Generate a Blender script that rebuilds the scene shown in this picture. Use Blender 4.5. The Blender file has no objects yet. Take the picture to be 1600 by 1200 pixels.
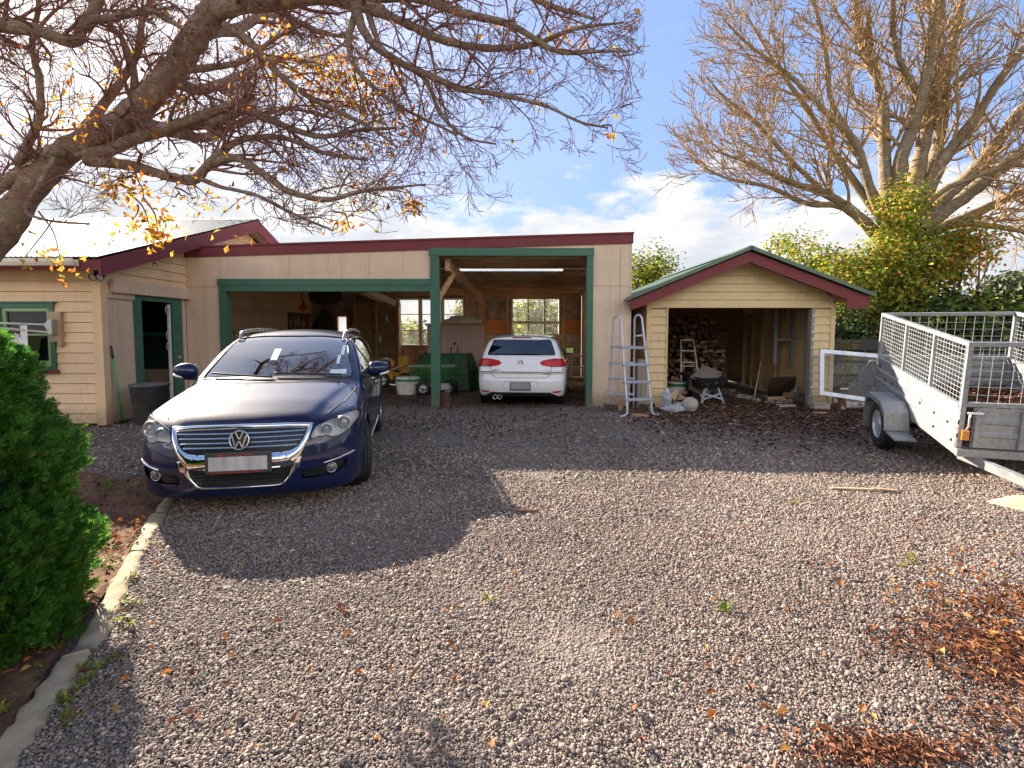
import bpy, bmesh, math, random
import numpy as np
from mathutils import Vector, Matrix, Euler
from mathutils.bvhtree import BVHTree

random.seed(7)
RNG = np.random.default_rng(7)
scene = bpy.context.scene
COL = scene.collection
R = math.radians

# ------------------------------------------------------------------ camera
F_PX, CAM_H, PITCH = 813.0, 1.52, R(3.5)
SHIFT_PX = 35.0
cam_d = bpy.data.cameras.new('camera')
cam = bpy.data.objects.new('camera', cam_d)
COL.objects.link(cam)
cam.location = (0, 0, CAM_H)
cam.rotation_euler = (math.pi / 2 - PITCH, 0, 0)
cam_d.sensor_width = 36.0
cam_d.sensor_fit = 'HORIZONTAL'
cam_d.lens = F_PX / 1600 * 36.0
cam_d.shift_y = -SHIFT_PX / 1600
cam_d.clip_start = 0.05
cam_d.clip_end = 3000
scene.camera = cam


def at(px, py, Y):
    """world point seen at photo pixel (px,py) at distance Y in front of the camera"""
    u = (px - 800) / F_PX
    v = (600 - SHIFT_PX - py) / F_PX
    d = (u, math.cos(PITCH) + v * math.sin(PITCH), -math.sin(PITCH) + v * math.cos(PITCH))
    t = Y / d[1]
    return Vector((d[0] * t, Y, CAM_H + d[2] * t))


def gnd(px, py, z=0.0):
    u = (px - 800) / F_PX
    v = (600 - SHIFT_PX - py) / F_PX
    d = (u, math.cos(PITCH) + v * math.sin(PITCH), -math.sin(PITCH) + v * math.cos(PITCH))
    t = (z - CAM_H) / d[2]
    return Vector((d[0] * t, d[1] * t, z))


# ------------------------------------------------------------------ node helpers
def new_mat(name):
    m = bpy.data.materials.new(name)
    m.use_nodes = True
    nt = m.node_tree
    nt.nodes.clear()
    out = nt.nodes.new('ShaderNodeOutputMaterial')
    return m, nt, out


def N(nt, typ, **kw):
    n = nt.nodes.new(typ)
    for k, v in kw.items():
        if k in n.inputs.keys():
            n.inputs[k].default_value = v
        else:
            setattr(n, k, v)
    return n


def L(nt, a, b):
    nt.links.new(a, b)


def c4(c):
    return (c[0], c[1], c[2], 1.0)


def ramp(nt, fac, stops, interp='LINEAR'):
    r = nt.nodes.new('ShaderNodeValToRGB')
    r.color_ramp.interpolation = interp
    el = r.color_ramp.elements
    while len(el) < len(stops):
        el.new(0.5)
    for e, (p, c) in zip(el, stops):
        e.position = p
        e.color = c4(c) if not isinstance(c, (int, float)) else (c, c, c, 1)
    if fac is not None:
        L(nt, fac, r.inputs['Fac'])
    return r.outputs['Color']


def mixc(nt, fac, a, b, mode='MIX'):
    m = nt.nodes.new('ShaderNodeMix')
    m.data_type = 'RGBA'
    m.blend_type = mode
    for sock, val in ((m.inputs[0], fac), (m.inputs[6], a), (m.inputs[7], b)):
        if hasattr(val, 'is_linked') or hasattr(val, 'links'):
            L(nt, val, sock)
        elif isinstance(val, (int, float)):
            sock.default_value = val
        else:
            sock.default_value = c4(val)
    return m.outputs[2]


def mth(nt, op, a, b=None, c=None, clamp=False):
    m = nt.nodes.new('ShaderNodeMath')
    m.operation = op
    m.use_clamp = clamp
    for i, val in enumerate((a, b, c)):
        if val is None:
            continue
        if hasattr(val, 'links'):
            L(nt, val, m.inputs[i])
        else:
            m.inputs[i].default_value = val
    return m.outputs[0]


def coords(nt, scale=(1, 1, 1), kind='Object', rot=(0, 0, 0)):
    tc = nt.nodes.new('ShaderNodeTexCoord')
    mp = nt.nodes.new('ShaderNodeMapping')
    mp.inputs['Scale'].default_value = scale
    mp.inputs['Rotation'].default_value = rot
    L(nt, tc.outputs[kind], mp.inputs['Vector'])
    return mp.outputs['Vector']


def noise(nt, vec, scale=5, detail=4, rough=0.6, out='Fac', dist=0.0):
    n = nt.nodes.new('ShaderNodeTexNoise')
    n.inputs['Scale'].default_value = scale
    n.inputs['Detail'].default_value = detail
    n.inputs['Roughness'].default_value = rough
    n.inputs['Distortion'].default_value = dist
    if vec is not None:
        L(nt, vec, n.inputs['Vector'])
    return n.outputs[out]


def bump(nt, height, strength=0.3, dist=0.01, normal=None):
    b = nt.nodes.new('ShaderNodeBump')
    b.inputs['Strength'].default_value = strength
    b.inputs['Distance'].default_value = dist
    L(nt, height, b.inputs['Height'])
    if normal is not None:
        L(nt, normal, b.inputs['Normal'])
    return b.outputs['Normal']


def principled(nt, out, base=(0.5, 0.5, 0.5), rough=0.6, metal=0.0, normal=None, coat=0.0, coat_rough=0.03, spec=0.5):
    p = nt.nodes.new('ShaderNodeBsdfPrincipled')
    for sock, val in (('Base Color', base), ('Roughness', rough), ('Metallic', metal)):
        if hasattr(val, 'links'):
            L(nt, val, p.inputs[sock])
        elif sock == 'Base Color':
            p.inputs[sock].default_value = c4(val)
        else:
            p.inputs[sock].default_value = val
    p.inputs['Coat Weight'].default_value = coat
    p.inputs['Coat Roughness'].default_value = coat_rough
    p.inputs['Specular IOR Level'].default_value = spec
    if normal is not None:
        L(nt, normal, p.inputs['Normal'])
    if out is not None:
        L(nt, p.outputs[0], out.inputs['Surface'])
    return p


MATS = {}


def simple(name, base, rough=0.6, metal=0.0, var=0.12, scale=6, bmp=0.0, coat=0.0, spec=0.5, bscale=60):
    """plain material with a soft tonal mottling of its own colour"""
    if name in MATS:
        return MATS[name]
    m, nt, out = new_mat(name)
    v = coords(nt)
    f = noise(nt, v, scale, 5, 0.65)
    lo = tuple(max(0, x * (1 - var * 1.6)) for x in base)
    hi = tuple(min(1, x * (1 + var * 1.2)) for x in base)
    col = ramp(nt, f, [(0.3, lo), (0.7, hi)])
    nrm = None
    if bmp:
        nrm = bump(nt, noise(nt, v, bscale, 4), bmp, 0.004)
    rg = ramp(nt, noise(nt, v, scale * 2.3, 4), [(0.3, max(0.02, rough * 0.8)), (0.7, min(1, rough * 1.2))])
    principled(nt, out, col, rg, metal, nrm, coat, 0.05, spec)
    MATS[name] = m
    return m


def painted(name, base, stain=(0.25, 0.17, 0.09), amount=0.35, rough=0.55, streak=(7, 7, 0.7), bare=None, green=0.0, splash=0.0, rough_bump=0.05):
    """weathered exterior paint: vertical run-off streaks, blotches, fine chalking"""
    if name in MATS:
        return MATS[name]
    m, nt, out = new_mat(name)
    v = coords(nt)
    vs = coords(nt, streak)
    f1 = noise(nt, v, 1.6, 6, 0.65)
    f2 = noise(nt, vs, 3.0, 5, 0.7)
    f3 = noise(nt, v, 14, 5, 0.7)
    col = ramp(nt, f1, [(0.3, tuple(x * 0.88 for x in base)), (0.7, tuple(min(1, x * 1.05) for x in base))])
    st = mth(nt, 'MULTIPLY', ramp(nt, f2, [(0.50, 0.0), (0.85, 1.0)]), amount)
    col = mixc(nt, st, col, stain)
    st2 = mth(nt, 'MULTIPLY', ramp(nt, f3, [(0.55, 0.0), (0.75, 1.0)]), amount * 0.45)
    col = mixc(nt, st2, col, tuple(x * 0.6 for x in base))
    if splash:
        so_ = nt.nodes.new('ShaderNodeSeparateXYZ')
        L(nt, v, so_.inputs[0])
        sp_ = mth(nt, 'SUBTRACT', mth(nt, 'MULTIPLY_ADD', f3, 0.5, 0.12), so_.outputs['Z'])
        col = mixc(nt, mth(nt, 'MULTIPLY', ramp(nt, sp_, [(0.0, 0.0), (0.3, 1.0)]), splash), col, (0.17, 0.12, 0.075))
    if green:
        f4 = noise(nt, v, 2.3, 5, 0.7)
        col = mixc(nt, mth(nt, 'MULTIPLY', ramp(nt, f4, [(0.55, 0.0), (0.7, 1.0)]), green), col, (0.12, 0.13, 0.05))
    if bare is not None:
        f5 = noise(nt, coords(nt, (1, 1, 1)), 30, 4, 0.75)
        col = mixc(nt, mth(nt, 'MULTIPLY', ramp(nt, f5, [(0.66, 0.0), (0.7, 1.0)]), 0.8), col, bare)
    nrm = bump(nt, f3, rough_bump, 0.005 if rough_bump < 0.1 else 0.02)
    principled(nt, out, col, rough, 0, nrm)
    MATS[name] = m
    return m


def timber(name, base, dark=None, axis=2, rough=0.8, scale=1.0, knots=0.3):
    """sawn timber with grain running along the given axis"""
    if name in MATS:
        return MATS[name]
    dark = dark or tuple(x * 0.45 for x in base)
    m, nt, out = new_mat(name)
    sc = [14 * scale] * 3
    sc[axis] = 0.9 * scale
    g = noise(nt, coords(nt, tuple(sc)), 1.6, 6, 0.7, dist=0.6)
    b = noise(nt, coords(nt), 1.1, 4, 0.6)
    col = ramp(nt, g, [(0.25, dark), (0.55, base), (0.8, tuple(min(1, x * 1.25) for x in base))])
    col = mixc(nt, mth(nt, 'MULTIPLY', ramp(nt, b, [(0.45, 0.0), (0.7, 1.0)]), knots), col, dark)
    isl = nt.nodes.new('ShaderNodeNewGeometry')
    tone = ramp(nt, isl.outputs['Random Per Island'], [(0, 0.72), (1, 1.2)])
    col = mixc(nt, 1.0, col, tone, 'MULTIPLY')
    principled(nt, out, col, rough, 0, bump(nt, g, 0.35, 0.004))
    MATS[name] = m
    return m


def glass_mat(name, tint=(0.75, 0.82, 0.8), refl=1.0, rough=0.0, dirt=0.0):
    if name in MATS:
        return MATS[name]
    m, nt, out = new_mat(name)
    fr = N(nt, 'ShaderNodeFresnel', IOR=1.55)
    tr = nt.nodes.new('ShaderNodeBsdfTransparent')
    tr.inputs[0].default_value = c4(tint)
    gl = nt.nodes.new('ShaderNodeBsdfGlossy')
    gl.inputs['Roughness'].default_value = rough
    gl.inputs['Color'].default_value = (1, 1, 1, 1)
    mx = nt.nodes.new('ShaderNodeMixShader')
    L(nt, mth(nt, 'MULTIPLY', fr.outputs[0], refl, clamp=True), mx.inputs[0])
    L(nt, tr.outputs[0], mx.inputs[1])
    L(nt, gl.outputs[0], mx.inputs[2])
    last = mx.outputs[0]
    if dirt:  # pale film: grime on windows, whitening on the headlight covers
        df = nt.nodes.new('ShaderNodeBsdfTranslucent')
        df.inputs[0].default_value = (0.75, 0.72, 0.65, 1)
        d2 = nt.nodes.new('ShaderNodeBsdfDiffuse')
        d2.inputs[0].default_value = (0.5, 0.48, 0.42, 1)
        ad = nt.nodes.new('ShaderNodeMixShader')
        L(nt, df.outputs[0], ad.inputs[1])
        L(nt, d2.outputs[0], ad.inputs[2])
        mx2 = nt.nodes.new('ShaderNodeMixShader')
        f = ramp(nt, noise(nt, coords(nt), 6, 6, 0.7), [(0.4, dirt * 0.3), (0.7, dirt)])
        L(nt, f, mx2.inputs[0])
        L(nt, last, mx2.inputs[1])
        L(nt, ad.outputs[0], mx2.inputs[2])
        last = mx2.outputs[0]
    L(nt, last, out.inputs['Surface'])
    MATS[name] = m
    return m


def leafy(name, stops, trans=0.45, rough=0.55):
    """leaf material: colour varies leaf by leaf, light shines through"""
    if name in MATS:
        return MATS[name]
    m, nt, out = new_mat(name)
    g = nt.nodes.new('ShaderNodeNewGeometry')
    col = ramp(nt, g.outputs['Random Per Island'], stops)
    p = principled(nt, None, col, rough, 0, None, spec=0.3)
    t = nt.nodes.new('ShaderNodeBsdfTranslucent')
    L(nt, col, t.inputs[0])
    mx = nt.nodes.new('ShaderNodeMixShader')
    mx.inputs[0].default_value = trans
    L(nt, p.outputs[0], mx.inputs[1])
    L(nt, t.outputs[0], mx.inputs[2])
    L(nt, mx.outputs[0], out.inputs['Surface'])
    MATS[name] = m
    return m


# ------------------------------------------------------------------ objects
def tag(o, label=None, cat=None, group=None, kind=None):
    if label:
        o['label'] = label
    if cat:
        o['category'] = cat
    if group:
        o['group'] = group
    if kind:
        o['kind'] = kind
    return o


def thing(name, label, cat, loc=(0, 0, 0), rot=(0, 0, 0), group=None):
    o = bpy.data.objects.new(name, None)
    COL.objects.link(o)
    o.empty_display_size = 0.1
    o.location = loc
    o.rotation_euler = rot
    return tag(o, label, cat, group)


def root_matrix(o):
    m = Matrix.Identity(4)
    while o is not None:
        m = Matrix.LocRotScale(o.location, o.rotation_euler, o.scale) @ m
        o = o.parent
    return m


def link_mesh(name, me, mat=None, parent=None, world=True):
    """link a mesh; world=True means its coordinates are world ones and get moved into the parent's space"""
    if parent is not None and world:
        me.transform(root_matrix(parent).inverted())
    o = bpy.data.objects.new(name, me)
    COL.objects.link(o)
    if mat is not None:
        me.materials.append(mat)
    if parent is not None:
        o.parent = parent
    return o


def own_origin(o, p):
    """give a one-mesh thing its origin at world point p"""
    o.data.transform(Matrix.Translation(-Vector(p)))
    o.location = p
    return o


class MB:
    """collects shapes into ONE mesh"""
    def __init__(s):
        s.v, s.f, s.sm = [], [], []

    def add(s, vs, fs, smooth=False):
        b = len(s.v)
        s.v += [tuple(p) for p in vs]
        s.f += [tuple(b + i for i in f) for f in fs]
        s.sm += [smooth] * len(fs)
        return s

    def box(s, lo, hi, m=None, c=0.0):
        (x0, y0, z0), (x1, y1, z1) = lo, hi
        if c:
            bm = bmesh.new()
            bmesh.ops.create_cube(bm, size=1)
            for v in bm.verts:
                v.co = Vector(((x0 + x1) / 2 + v.co.x * (x1 - x0), (y0 + y1) / 2 + v.co.y * (y1 - y0), (z0 + z1) / 2 + v.co.z * (z1 - z0)))
            bmesh.ops.bevel(bm, geom=bm.edges[:], offset=c, segments=2, affect='EDGES', profile=0.5)
            bm.verts.index_update()
            vs = [v.co.copy() for v in bm.verts]
            fs = [[v.index for v in f.verts] for f in bm.faces]
            bm.free()
        else:
            vs = [Vector(p) for p in ((x0, y0, z0), (x1, y0, z0), (x1, y1, z0), (x0, y1, z0), (x0, y0, z1), (x1, y0, z1), (x1, y1, z1), (x0, y1, z1))]
            fs = [(0, 3, 2, 1), (4, 5, 6, 7), (0, 1, 5, 4), (1, 2, 6, 5), (2, 3, 7, 6), (3, 0, 4, 7)]
        if m is not None:
            vs = [m @ v for v in vs]
        return s.add(vs, fs)

    def bar(s, a, b, w, h, up=(0, 0, 1), c=0.0):
        """rectangular bar from a to b, w across, h along up"""
        a, b = Vector(a), Vector(b)
        d = (b - a)
        ln = d.length
        d.normalize()
        up = Vector(up)
        if abs(d.dot(up)) > 0.98:
            up = Vector((0, 1, 0)) if abs(d.y) < 0.9 else Vector((1, 0, 0))
        sx = d.cross(up).normalized()
        uz = sx.cross(d).normalized()
        m = Matrix((sx, d, uz)).transposed().to_4x4()
        m.translation = a
        return s.box((-w / 2, 0, -h / 2), (w / 2, ln, h / 2), m, c)

    def prism(s, poly, axis, a, b):
        """2-D polygon extruded along axis from a to b; poly coords are the two other axes in order"""
        def put(p, t):
            q = [0, 0, 0]
            o = [i for i in range(3) if i != axis]
            q[o[0]], q[o[1]], q[axis] = p[0], p[1], t
            return q
        n = len(poly)
        vs = [put(p, a) for p in poly] + [put(p, b) for p in poly]
        fs = [tuple(range(n))[::-1], tuple(range(n, 2 * n))] + [(i, (i + 1) % n, n + (i + 1) % n, n + i) for i in range(n)]
        return s.add(vs, fs)

    def tube(s, pts, rad, n=8, smooth=True, caps=True):
        pts = [Vector(p) for p in pts]
        if not isinstance(rad, (list, tuple)):
            rad = [rad] * len(pts)
        t = (pts[1] - pts[0]).normalized()
        ref = Vector((0, 0, 1)) if abs(t.z) < 0.9 else Vector((1, 0, 0))
        u = t.cross(ref).normalized()
        vs = []
        for i, p in enumerate(pts):
            if i == 0:
                t = pts[1] - pts[0]
            elif i == len(pts) - 1:
                t = pts[-1] - pts[-2]
            else:
                t = (pts[i + 1] - p).normalized() + (p - pts[i - 1]).normalized()
            t.normalize()
            u = (u - t * u.dot(t)).normalized()
            w = t.cross(u)
            for k in range(n):
                a = 2 * math.pi * k / n
                vs.append(p + (u * math.cos(a) + w * math.sin(a)) * rad[i])
        fs = []
        for i in range(len(pts) - 1):
            for k in range(n):
                k2 = (k + 1) % n
                fs.append((i * n + k, i * n + k2, (i + 1) * n + k2, (i + 1) * n + k))
        s.add(vs, fs, smooth)
        if caps:
            b = len(s.v) - len(vs)
            s.f += [tuple(b + k for k in range(n))[::-1], tuple(b + (len(pts) - 1) * n + k for k in range(n))]
            s.sm += [False, False]
        return s

    def lathe(s, prof, m=None, n=32, smooth=True, sweep=2 * math.pi):
        """profile [(r, h)] turned about local z"""
        vs, fs = [], []
        full = sweep > 6.28
        cnt = n if full else n + 1
        for k in range(cnt):
            a = sweep * k / n
            for r, h in prof:
                vs.append(Vector((r * math.cos(a), r * math.sin(a), h)))
        q = len(prof)
        for k in range(n):
            k2 = (k + 1) % cnt
            for i in range(q - 1):
                fs.append((k * q + i, k2 * q + i, k2 * q + i + 1, k * q + i + 1))
        if m is not None:
            vs = [m @ v for v in vs]
        return s.add(vs, fs, smooth)

    def quad(s, a, b, c, d):
        return s.add([a, b, c, d], [(0, 1, 2, 3)])

    def mesh(s, name):
        me = bpy.data.meshes.new(name)
        me.from_pydata(s.v, [], s.f)
        me.polygons.foreach_set('use_smooth', s.sm)
        me.update()
        return me

    def build_each(s, name, mat=None, parent=None, world=True):
        """one object for every separate piece collected"""
        up = list(range(len(s.v)))

        def find(i):
            while up[i] != i:
                up[i] = up[up[i]]
                i = up[i]
            return i
        for f in s.f:
            for i in f[1:]:
                up[find(i)] = find(f[0])
        groups = {}
        for f, q in zip(s.f, s.sm):
            groups.setdefault(find(f[0]), []).append((f, q))
        res = []
        for g in groups.values():
            m, ids = MB(), {}
            for f, q in g:
                for i in f:
                    if i not in ids:
                        ids[i] = len(ids)
                        m.v.append(s.v[i])
                m.f.append(tuple(ids[i] for i in f))
                m.sm.append(q)
            res.append(m.build(name, mat, parent, world))
        return res

    def build(s, name, mat=None, parent=None, world=True, weld=False):
        me = s.mesh(name)
        if weld:
            bm = bmesh.new()
            bm.from_mesh(me)
            bmesh.ops.remove_doubles(bm, verts=bm.verts, dist=1e-5)
            bmesh.ops.recalc_face_normals(bm, faces=bm.faces)
            bm.to_mesh(me)
            bm.free()
        return link_mesh(name, me, mat, parent, world)


def np_mesh(name, V, F, mat=None, parent=None, world=True, smooth=False):
    """fast mesh from arrays: V (n,3), F (m,k) constant face size"""
    V = np.asarray(V, dtype=np.float32)
    F = np.asarray(F, dtype=np.int32)
    me = bpy.data.meshes.new(name)
    me.vertices.add(len(V))
    me.vertices.foreach_set('co', V.ravel())
    m, k = F.shape
    me.loops.add(m * k)
    me.loops.foreach_set('vertex_index', F.ravel())
    me.polygons.add(m)
    me.polygons.foreach_set('loop_start', np.arange(0, m * k, k, dtype=np.int32))
    me.polygons.foreach_set('use_smooth', np.full(m, smooth))
    me.update(calc_edges=True)
    return link_mesh(name, me, mat, parent, world)


def copy_thing(root, loc, rot=None, label=None, group=None):
    r = root.copy()
    COL.objects.link(r)
    r.location = loc
    if rot is not None:
        r.rotation_euler = rot
    if label:
        r['label'] = label
    if group:
        r['group'] = group
    for ch in list(root.children):
        c = ch.copy()
        COL.objects.link(c)
        c.parent = r
        for g in list(ch.children):
            d = g.copy()
            COL.objects.link(d)
            d.parent = c
    return r


# ------------------------------------------------------------------ light and sky
FILL_CLOUD = (8.0, 7.3, 6.5)
SUN_AZ, SUN_EL = R(-43.3), R(26.7)          # from +Y, negative to the left; behind the buildings
SUN_DIR = Vector((math.sin(SUN_AZ) * math.cos(SUN_EL), math.cos(SUN_AZ) * math.cos(SUN_EL), math.sin(SUN_EL)))
sd = bpy.data.lights.new('sun', 'SUN')
sd.energy = 4.6
sd.angle = R(0.53)
sd.color = (1.0, 0.88, 0.72)
so = bpy.data.objects.new('sun', sd)
COL.objects.link(so)
so.location = SUN_DIR * 60
so.rotation_euler = SUN_DIR.to_track_quat('Z', 'Y').to_euler()

world = bpy.data.worlds.new('World')
scene.world = world
world.use_nodes = True
wn = world.node_tree
wn.nodes.clear()
wout = wn.nodes.new('ShaderNodeOutputWorld')
bg = wn.nodes.new('ShaderNodeBackground')
bg.inputs['Strength'].default_value = 0.142
sky = wn.nodes.new('ShaderNodeTexSky')
sky.sky_type = 'NISHITA'
sky.sun_disc = False
sky.sun_elevation = SUN_EL
sky.sun_rotation = SUN_AZ
sky.air_density = 1.0
sky.dust_density = 0.5
sky.ozone_density = 1.5
tcw = wn.nodes.new('ShaderNodeTexCoord')
dirv = tcw.outputs['Generated']
sep = wn.nodes.new('ShaderNodeSeparateXYZ')
L(wn, dirv, sep.inputs[0])
elev = sep.outputs['Z']
mpw = wn.nodes.new('ShaderNodeMapping')
mpw.inputs['Scale'].default_value = (1.0, 1.0, 2.4)
mpw.inputs['Location'].default_value = (0.35, 0.2, 0.0)
L(wn, dirv, mpw.inputs['Vector'])
big = noise(wn, mpw.outputs['Vector'], 2.6, 2, 0.5)
fine = noise(wn, mpw.outputs['Vector'], 9.0, 9, 0.62)
# bank of cumulus low over the horizon, its top edge billowing
top = mth(wn, 'MULTIPLY_ADD', big, 0.34, 0.085)
dens = mth(wn, 'SUBTRACT', top, elev)
dens = mth(wn, 'ADD', dens, mth(wn, 'MULTIPLY', mth(wn, 'SUBTRACT', fine, 0.5), 0.30))
cloud = ramp(wn, dens, [(0.0, 0.0), (0.045, 1.0)])
wisp = mth(wn, 'MULTIPLY', ramp(wn, noise(wn, mpw.outputs['Vector'], 4.0, 8, 0.6), [(0.58, 0.0), (0.8, 1.0)]), 0.18)
cloud = mth(wn, 'MAXIMUM', cloud, wisp)
shade = ramp(wn, noise(wn, mpw.outputs['Vector'], 6.0, 6, 0.6), [(0.35, (1.36, 1.43, 1.56)), (0.62, (1.95, 1.95, 1.95))])
# thin bright veil of cloud and haze toward the sun
dot = wn.nodes.new('ShaderNodeVectorMath')
dot.operation = 'DOT_PRODUCT'
L(wn, dirv, dot.inputs[0])
dot.inputs[1].default_value = SUN_DIR
veil = mth(wn, 'POWER', mth(wn, 'MAXIMUM', dot.outputs['Value'], 0.0), 10.0)
# soft shoulder so the bright sky near the horizon keeps its blue
sc_ = wn.nodes.new('ShaderNodeSeparateColor')
L(wn, sky.outputs[0], sc_.inputs[0])
cc_ = wn.nodes.new('ShaderNodeCombineColor')
for i_, k_ in enumerate((1.15, 1.70, 3.35)):
    L(wn, mth(wn, 'DIVIDE', sc_.outputs[i_], mth(wn, 'MULTIPLY_ADD', sc_.outputs[i_], 1.0 / k_, 1.0)), cc_.inputs[i_])
skyc = mixc(wn, mth(wn, 'MULTIPLY', veil, 1.0, clamp=True), cc_.outputs[0], (2.6, 2.45, 2.4))
# unseen bright cloud added behind the viewer to fill the shaded fronts with light
back_ = ramp(wn, mth(wn, 'MULTIPLY', sep.outputs['Y'], -1.0), [(0.05, 0.0), (0.4, 1.0)])
lowb = ramp(wn, elev, [(0.30, 1.0), (0.62, 0.0)])
cum = ramp(wn, noise(wn, mpw.outputs['Vector'], 3.2, 7, 0.6), [(0.40, 0.0), (0.52, 1.0)])
cum = mth(wn, 'MULTIPLY', mth(wn, 'MULTIPLY', cum, lowb), back_)
skyc = mixc(wn, cum, skyc, FILL_CLOUD)
skyc = mixc(wn, cloud, skyc, shade)
L(wn, skyc, bg.inputs['Color'])
L(wn, bg.outputs[0], wout.inputs['Surface'])

scene.view_settings.view_transform = 'Standard'
scene.view_settings.look = 'None'
scene.view_settings.exposure = 2.0
scene.view_settings.gamma = 1.0
scene.view_settings.use_curve_mapping = False
scene.cycles.max_bounces = 10
scene.cycles.diffuse_bounces = 5
scene.cycles.transparent_max_bounces = 24
scene.cycles.use_denoising = True
scene.cycles.sample_clamp_indirect = 8.0
# ------------------------------------------------------------------ ground, gravel, garden bed
KERB_A, KERB_B = gnd(-60, 1290), gnd(252, 815)      # line of the concrete edging
KDIR = (KERB_B - KERB_A).normalized()
KNRM = Vector((KDIR.y, -KDIR.x, 0))                   # to the driveway side
BED_BACK = 5.35


def gravel_color(nt, vec, fine=True):
    vo = nt.nodes.new('ShaderNodeTexVoronoi')
    vo.inputs['Scale'].default_value = 85
    L(nt, vec, vo.inputs['Vector'])
    s1 = nt.nodes.new('ShaderNodeSeparateColor')
    L(nt, vo.outputs['Color'], s1.inputs[0])
    col = ramp(nt, s1.outputs[0], [(0.0, (0.13, 0.108, 0.094)), (0.35, (0.20, 0.165, 0.140)), (0.75, (0.275, 0.226, 0.19)), (1.0, (0.37, 0.307, 0.26))])
    return col, vo.outputs['Distance']


m, nt, out = new_mat('gravel')
v = coords(nt)
col, dist = gravel_color(nt, v)
col = mixc(nt, ramp(nt, dist, [(0.3, 0.0), (0.7, 0.7)]), col, (0.11, 0.092, 0.08))
big_ = noise(nt, v, 0.55, 5, 0.6)
col = mixc(nt, 1.0, col, ramp(nt, big_, [(0.3, 0.70), (0.7, 1.15)]), 'MULTIPLY')
# fine brown litter trodden into the stones, thick near the woodshed
sx = nt.nodes.new('ShaderNodeSeparateXYZ')
L(nt, v, sx.inputs[0])
dx = mth(nt, 'DIVIDE', mth(nt, 'SUBTRACT', sx.outputs['X'], 5.6), 4.2)
dy = mth(nt, 'DIVIDE', mth(nt, 'SUBTRACT', sx.outputs['Y'], 9.6), 3.2)
rr = mth(nt, 'SQRT', mth(nt, 'ADD', mth(nt, 'MULTIPLY', dx, dx), mth(nt, 'MULTIPLY', dy, dy)))
lit = mth(nt, 'ADD', mth(nt, 'SUBTRACT', 1.0, rr), mth(nt, 'MULTIPLY', mth(nt, 'SUBTRACT', noise(nt, v, 3.0, 8, 0.75), 0.5), 1.6))
inside = mth(nt, 'MULTIPLY', ramp(nt, mth(nt, 'SUBTRACT', sx.outputs['Y'], 10.0), [(0.0, 0.0), (0.5, 1.0)]),
             ramp(nt, noise(nt, v, 5, 8, 0.75), [(0.42, 0.0), (0.55, 1.0)]))
lit = mth(nt, 'MAXIMUM', ramp(nt, lit, [(0.1, 0.0), (0.5, 1.0)]), mth(nt, 'MULTIPLY', inside, 0.8))
thin = ramp(nt, noise(nt, v, 9, 8, 0.8), [(0.66, 0.0), (0.7, 0.7)])
lit = mth(nt, 'MAXIMUM', lit, thin)
brown = ramp(nt, noise(nt, v, 70, 4, 0.7), [(0.3, (0.045, 0.024, 0.016)), (0.55, (0.13, 0.07, 0.042)), (0.75, (0.27, 0.15, 0.085))])
col = mixc(nt, lit, col, brown)
# grass far outside the yard
far = ramp(nt, mth(nt, 'ADD', mth(nt, 'DIVIDE', sx.outputs['Y'], 40.0), mth(nt, 'MULTIPLY', noise(nt, v, 1.5, 5), 0.06)), [(0.47, 0.0), (0.5, 1.0)])
behind = ramp(nt, mth(nt, 'DIVIDE', mth(nt, 'MULTIPLY', sx.outputs['Y'], -1.0), 40.0), [(0.13, 0.0), (0.15, 1.0)])
far = mth(nt, 'MAXIMUM', far, behind)
gr = ramp(nt, noise(nt, v, 6, 8, 0.75), [(0.3, (0.035, 0.055, 0.015)), (0.7, (0.10, 0.13, 0.035))])
col = mixc(nt, far, col, gr)
hgt = mth(nt, 'ADD', mth(nt, 'MULTIPLY', dist, -1.0), mth(nt, 'MULTIPLY', noise(nt, v, 160, 3), 0.3))
nrm = bump(nt, hgt, 0.9, 0.012)
principled(nt, out, col, 0.85, 0, nrm, spec=0.3)
M_GRAVEL = m

mb = MB()
xs = [-700, -200, -60, -20, -10, 0, 10, 20, 60, 200, 700]
ys = [-300, -60, -10, 0, 10, 20, 40, 100, 300, 1200]
vs = [(x, y, 0) for y in ys for x in xs]
fs = [(j * len(xs) + i, j * len(xs) + i + 1, (j + 1) * len(xs) + i + 1, (j + 1) * len(xs) + i) for j in range(len(ys) - 1) for i in range(len(xs) - 1)]
tag(mb.add(vs, fs).build('ground', M_GRAVEL), kind='structure')


def in_bed(x, y, margin=0.0):
    """left of the edging and in front of the bed's far end"""
    s = (x - KERB_A.x) * KNRM.x + (y - KERB_A.y) * KNRM.y
    return (s < margin) & (y < BED_BACK + margin + 0.12 * np.sin(x * 2.1) + 0.06 * np.sin(x * 6.7))


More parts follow.
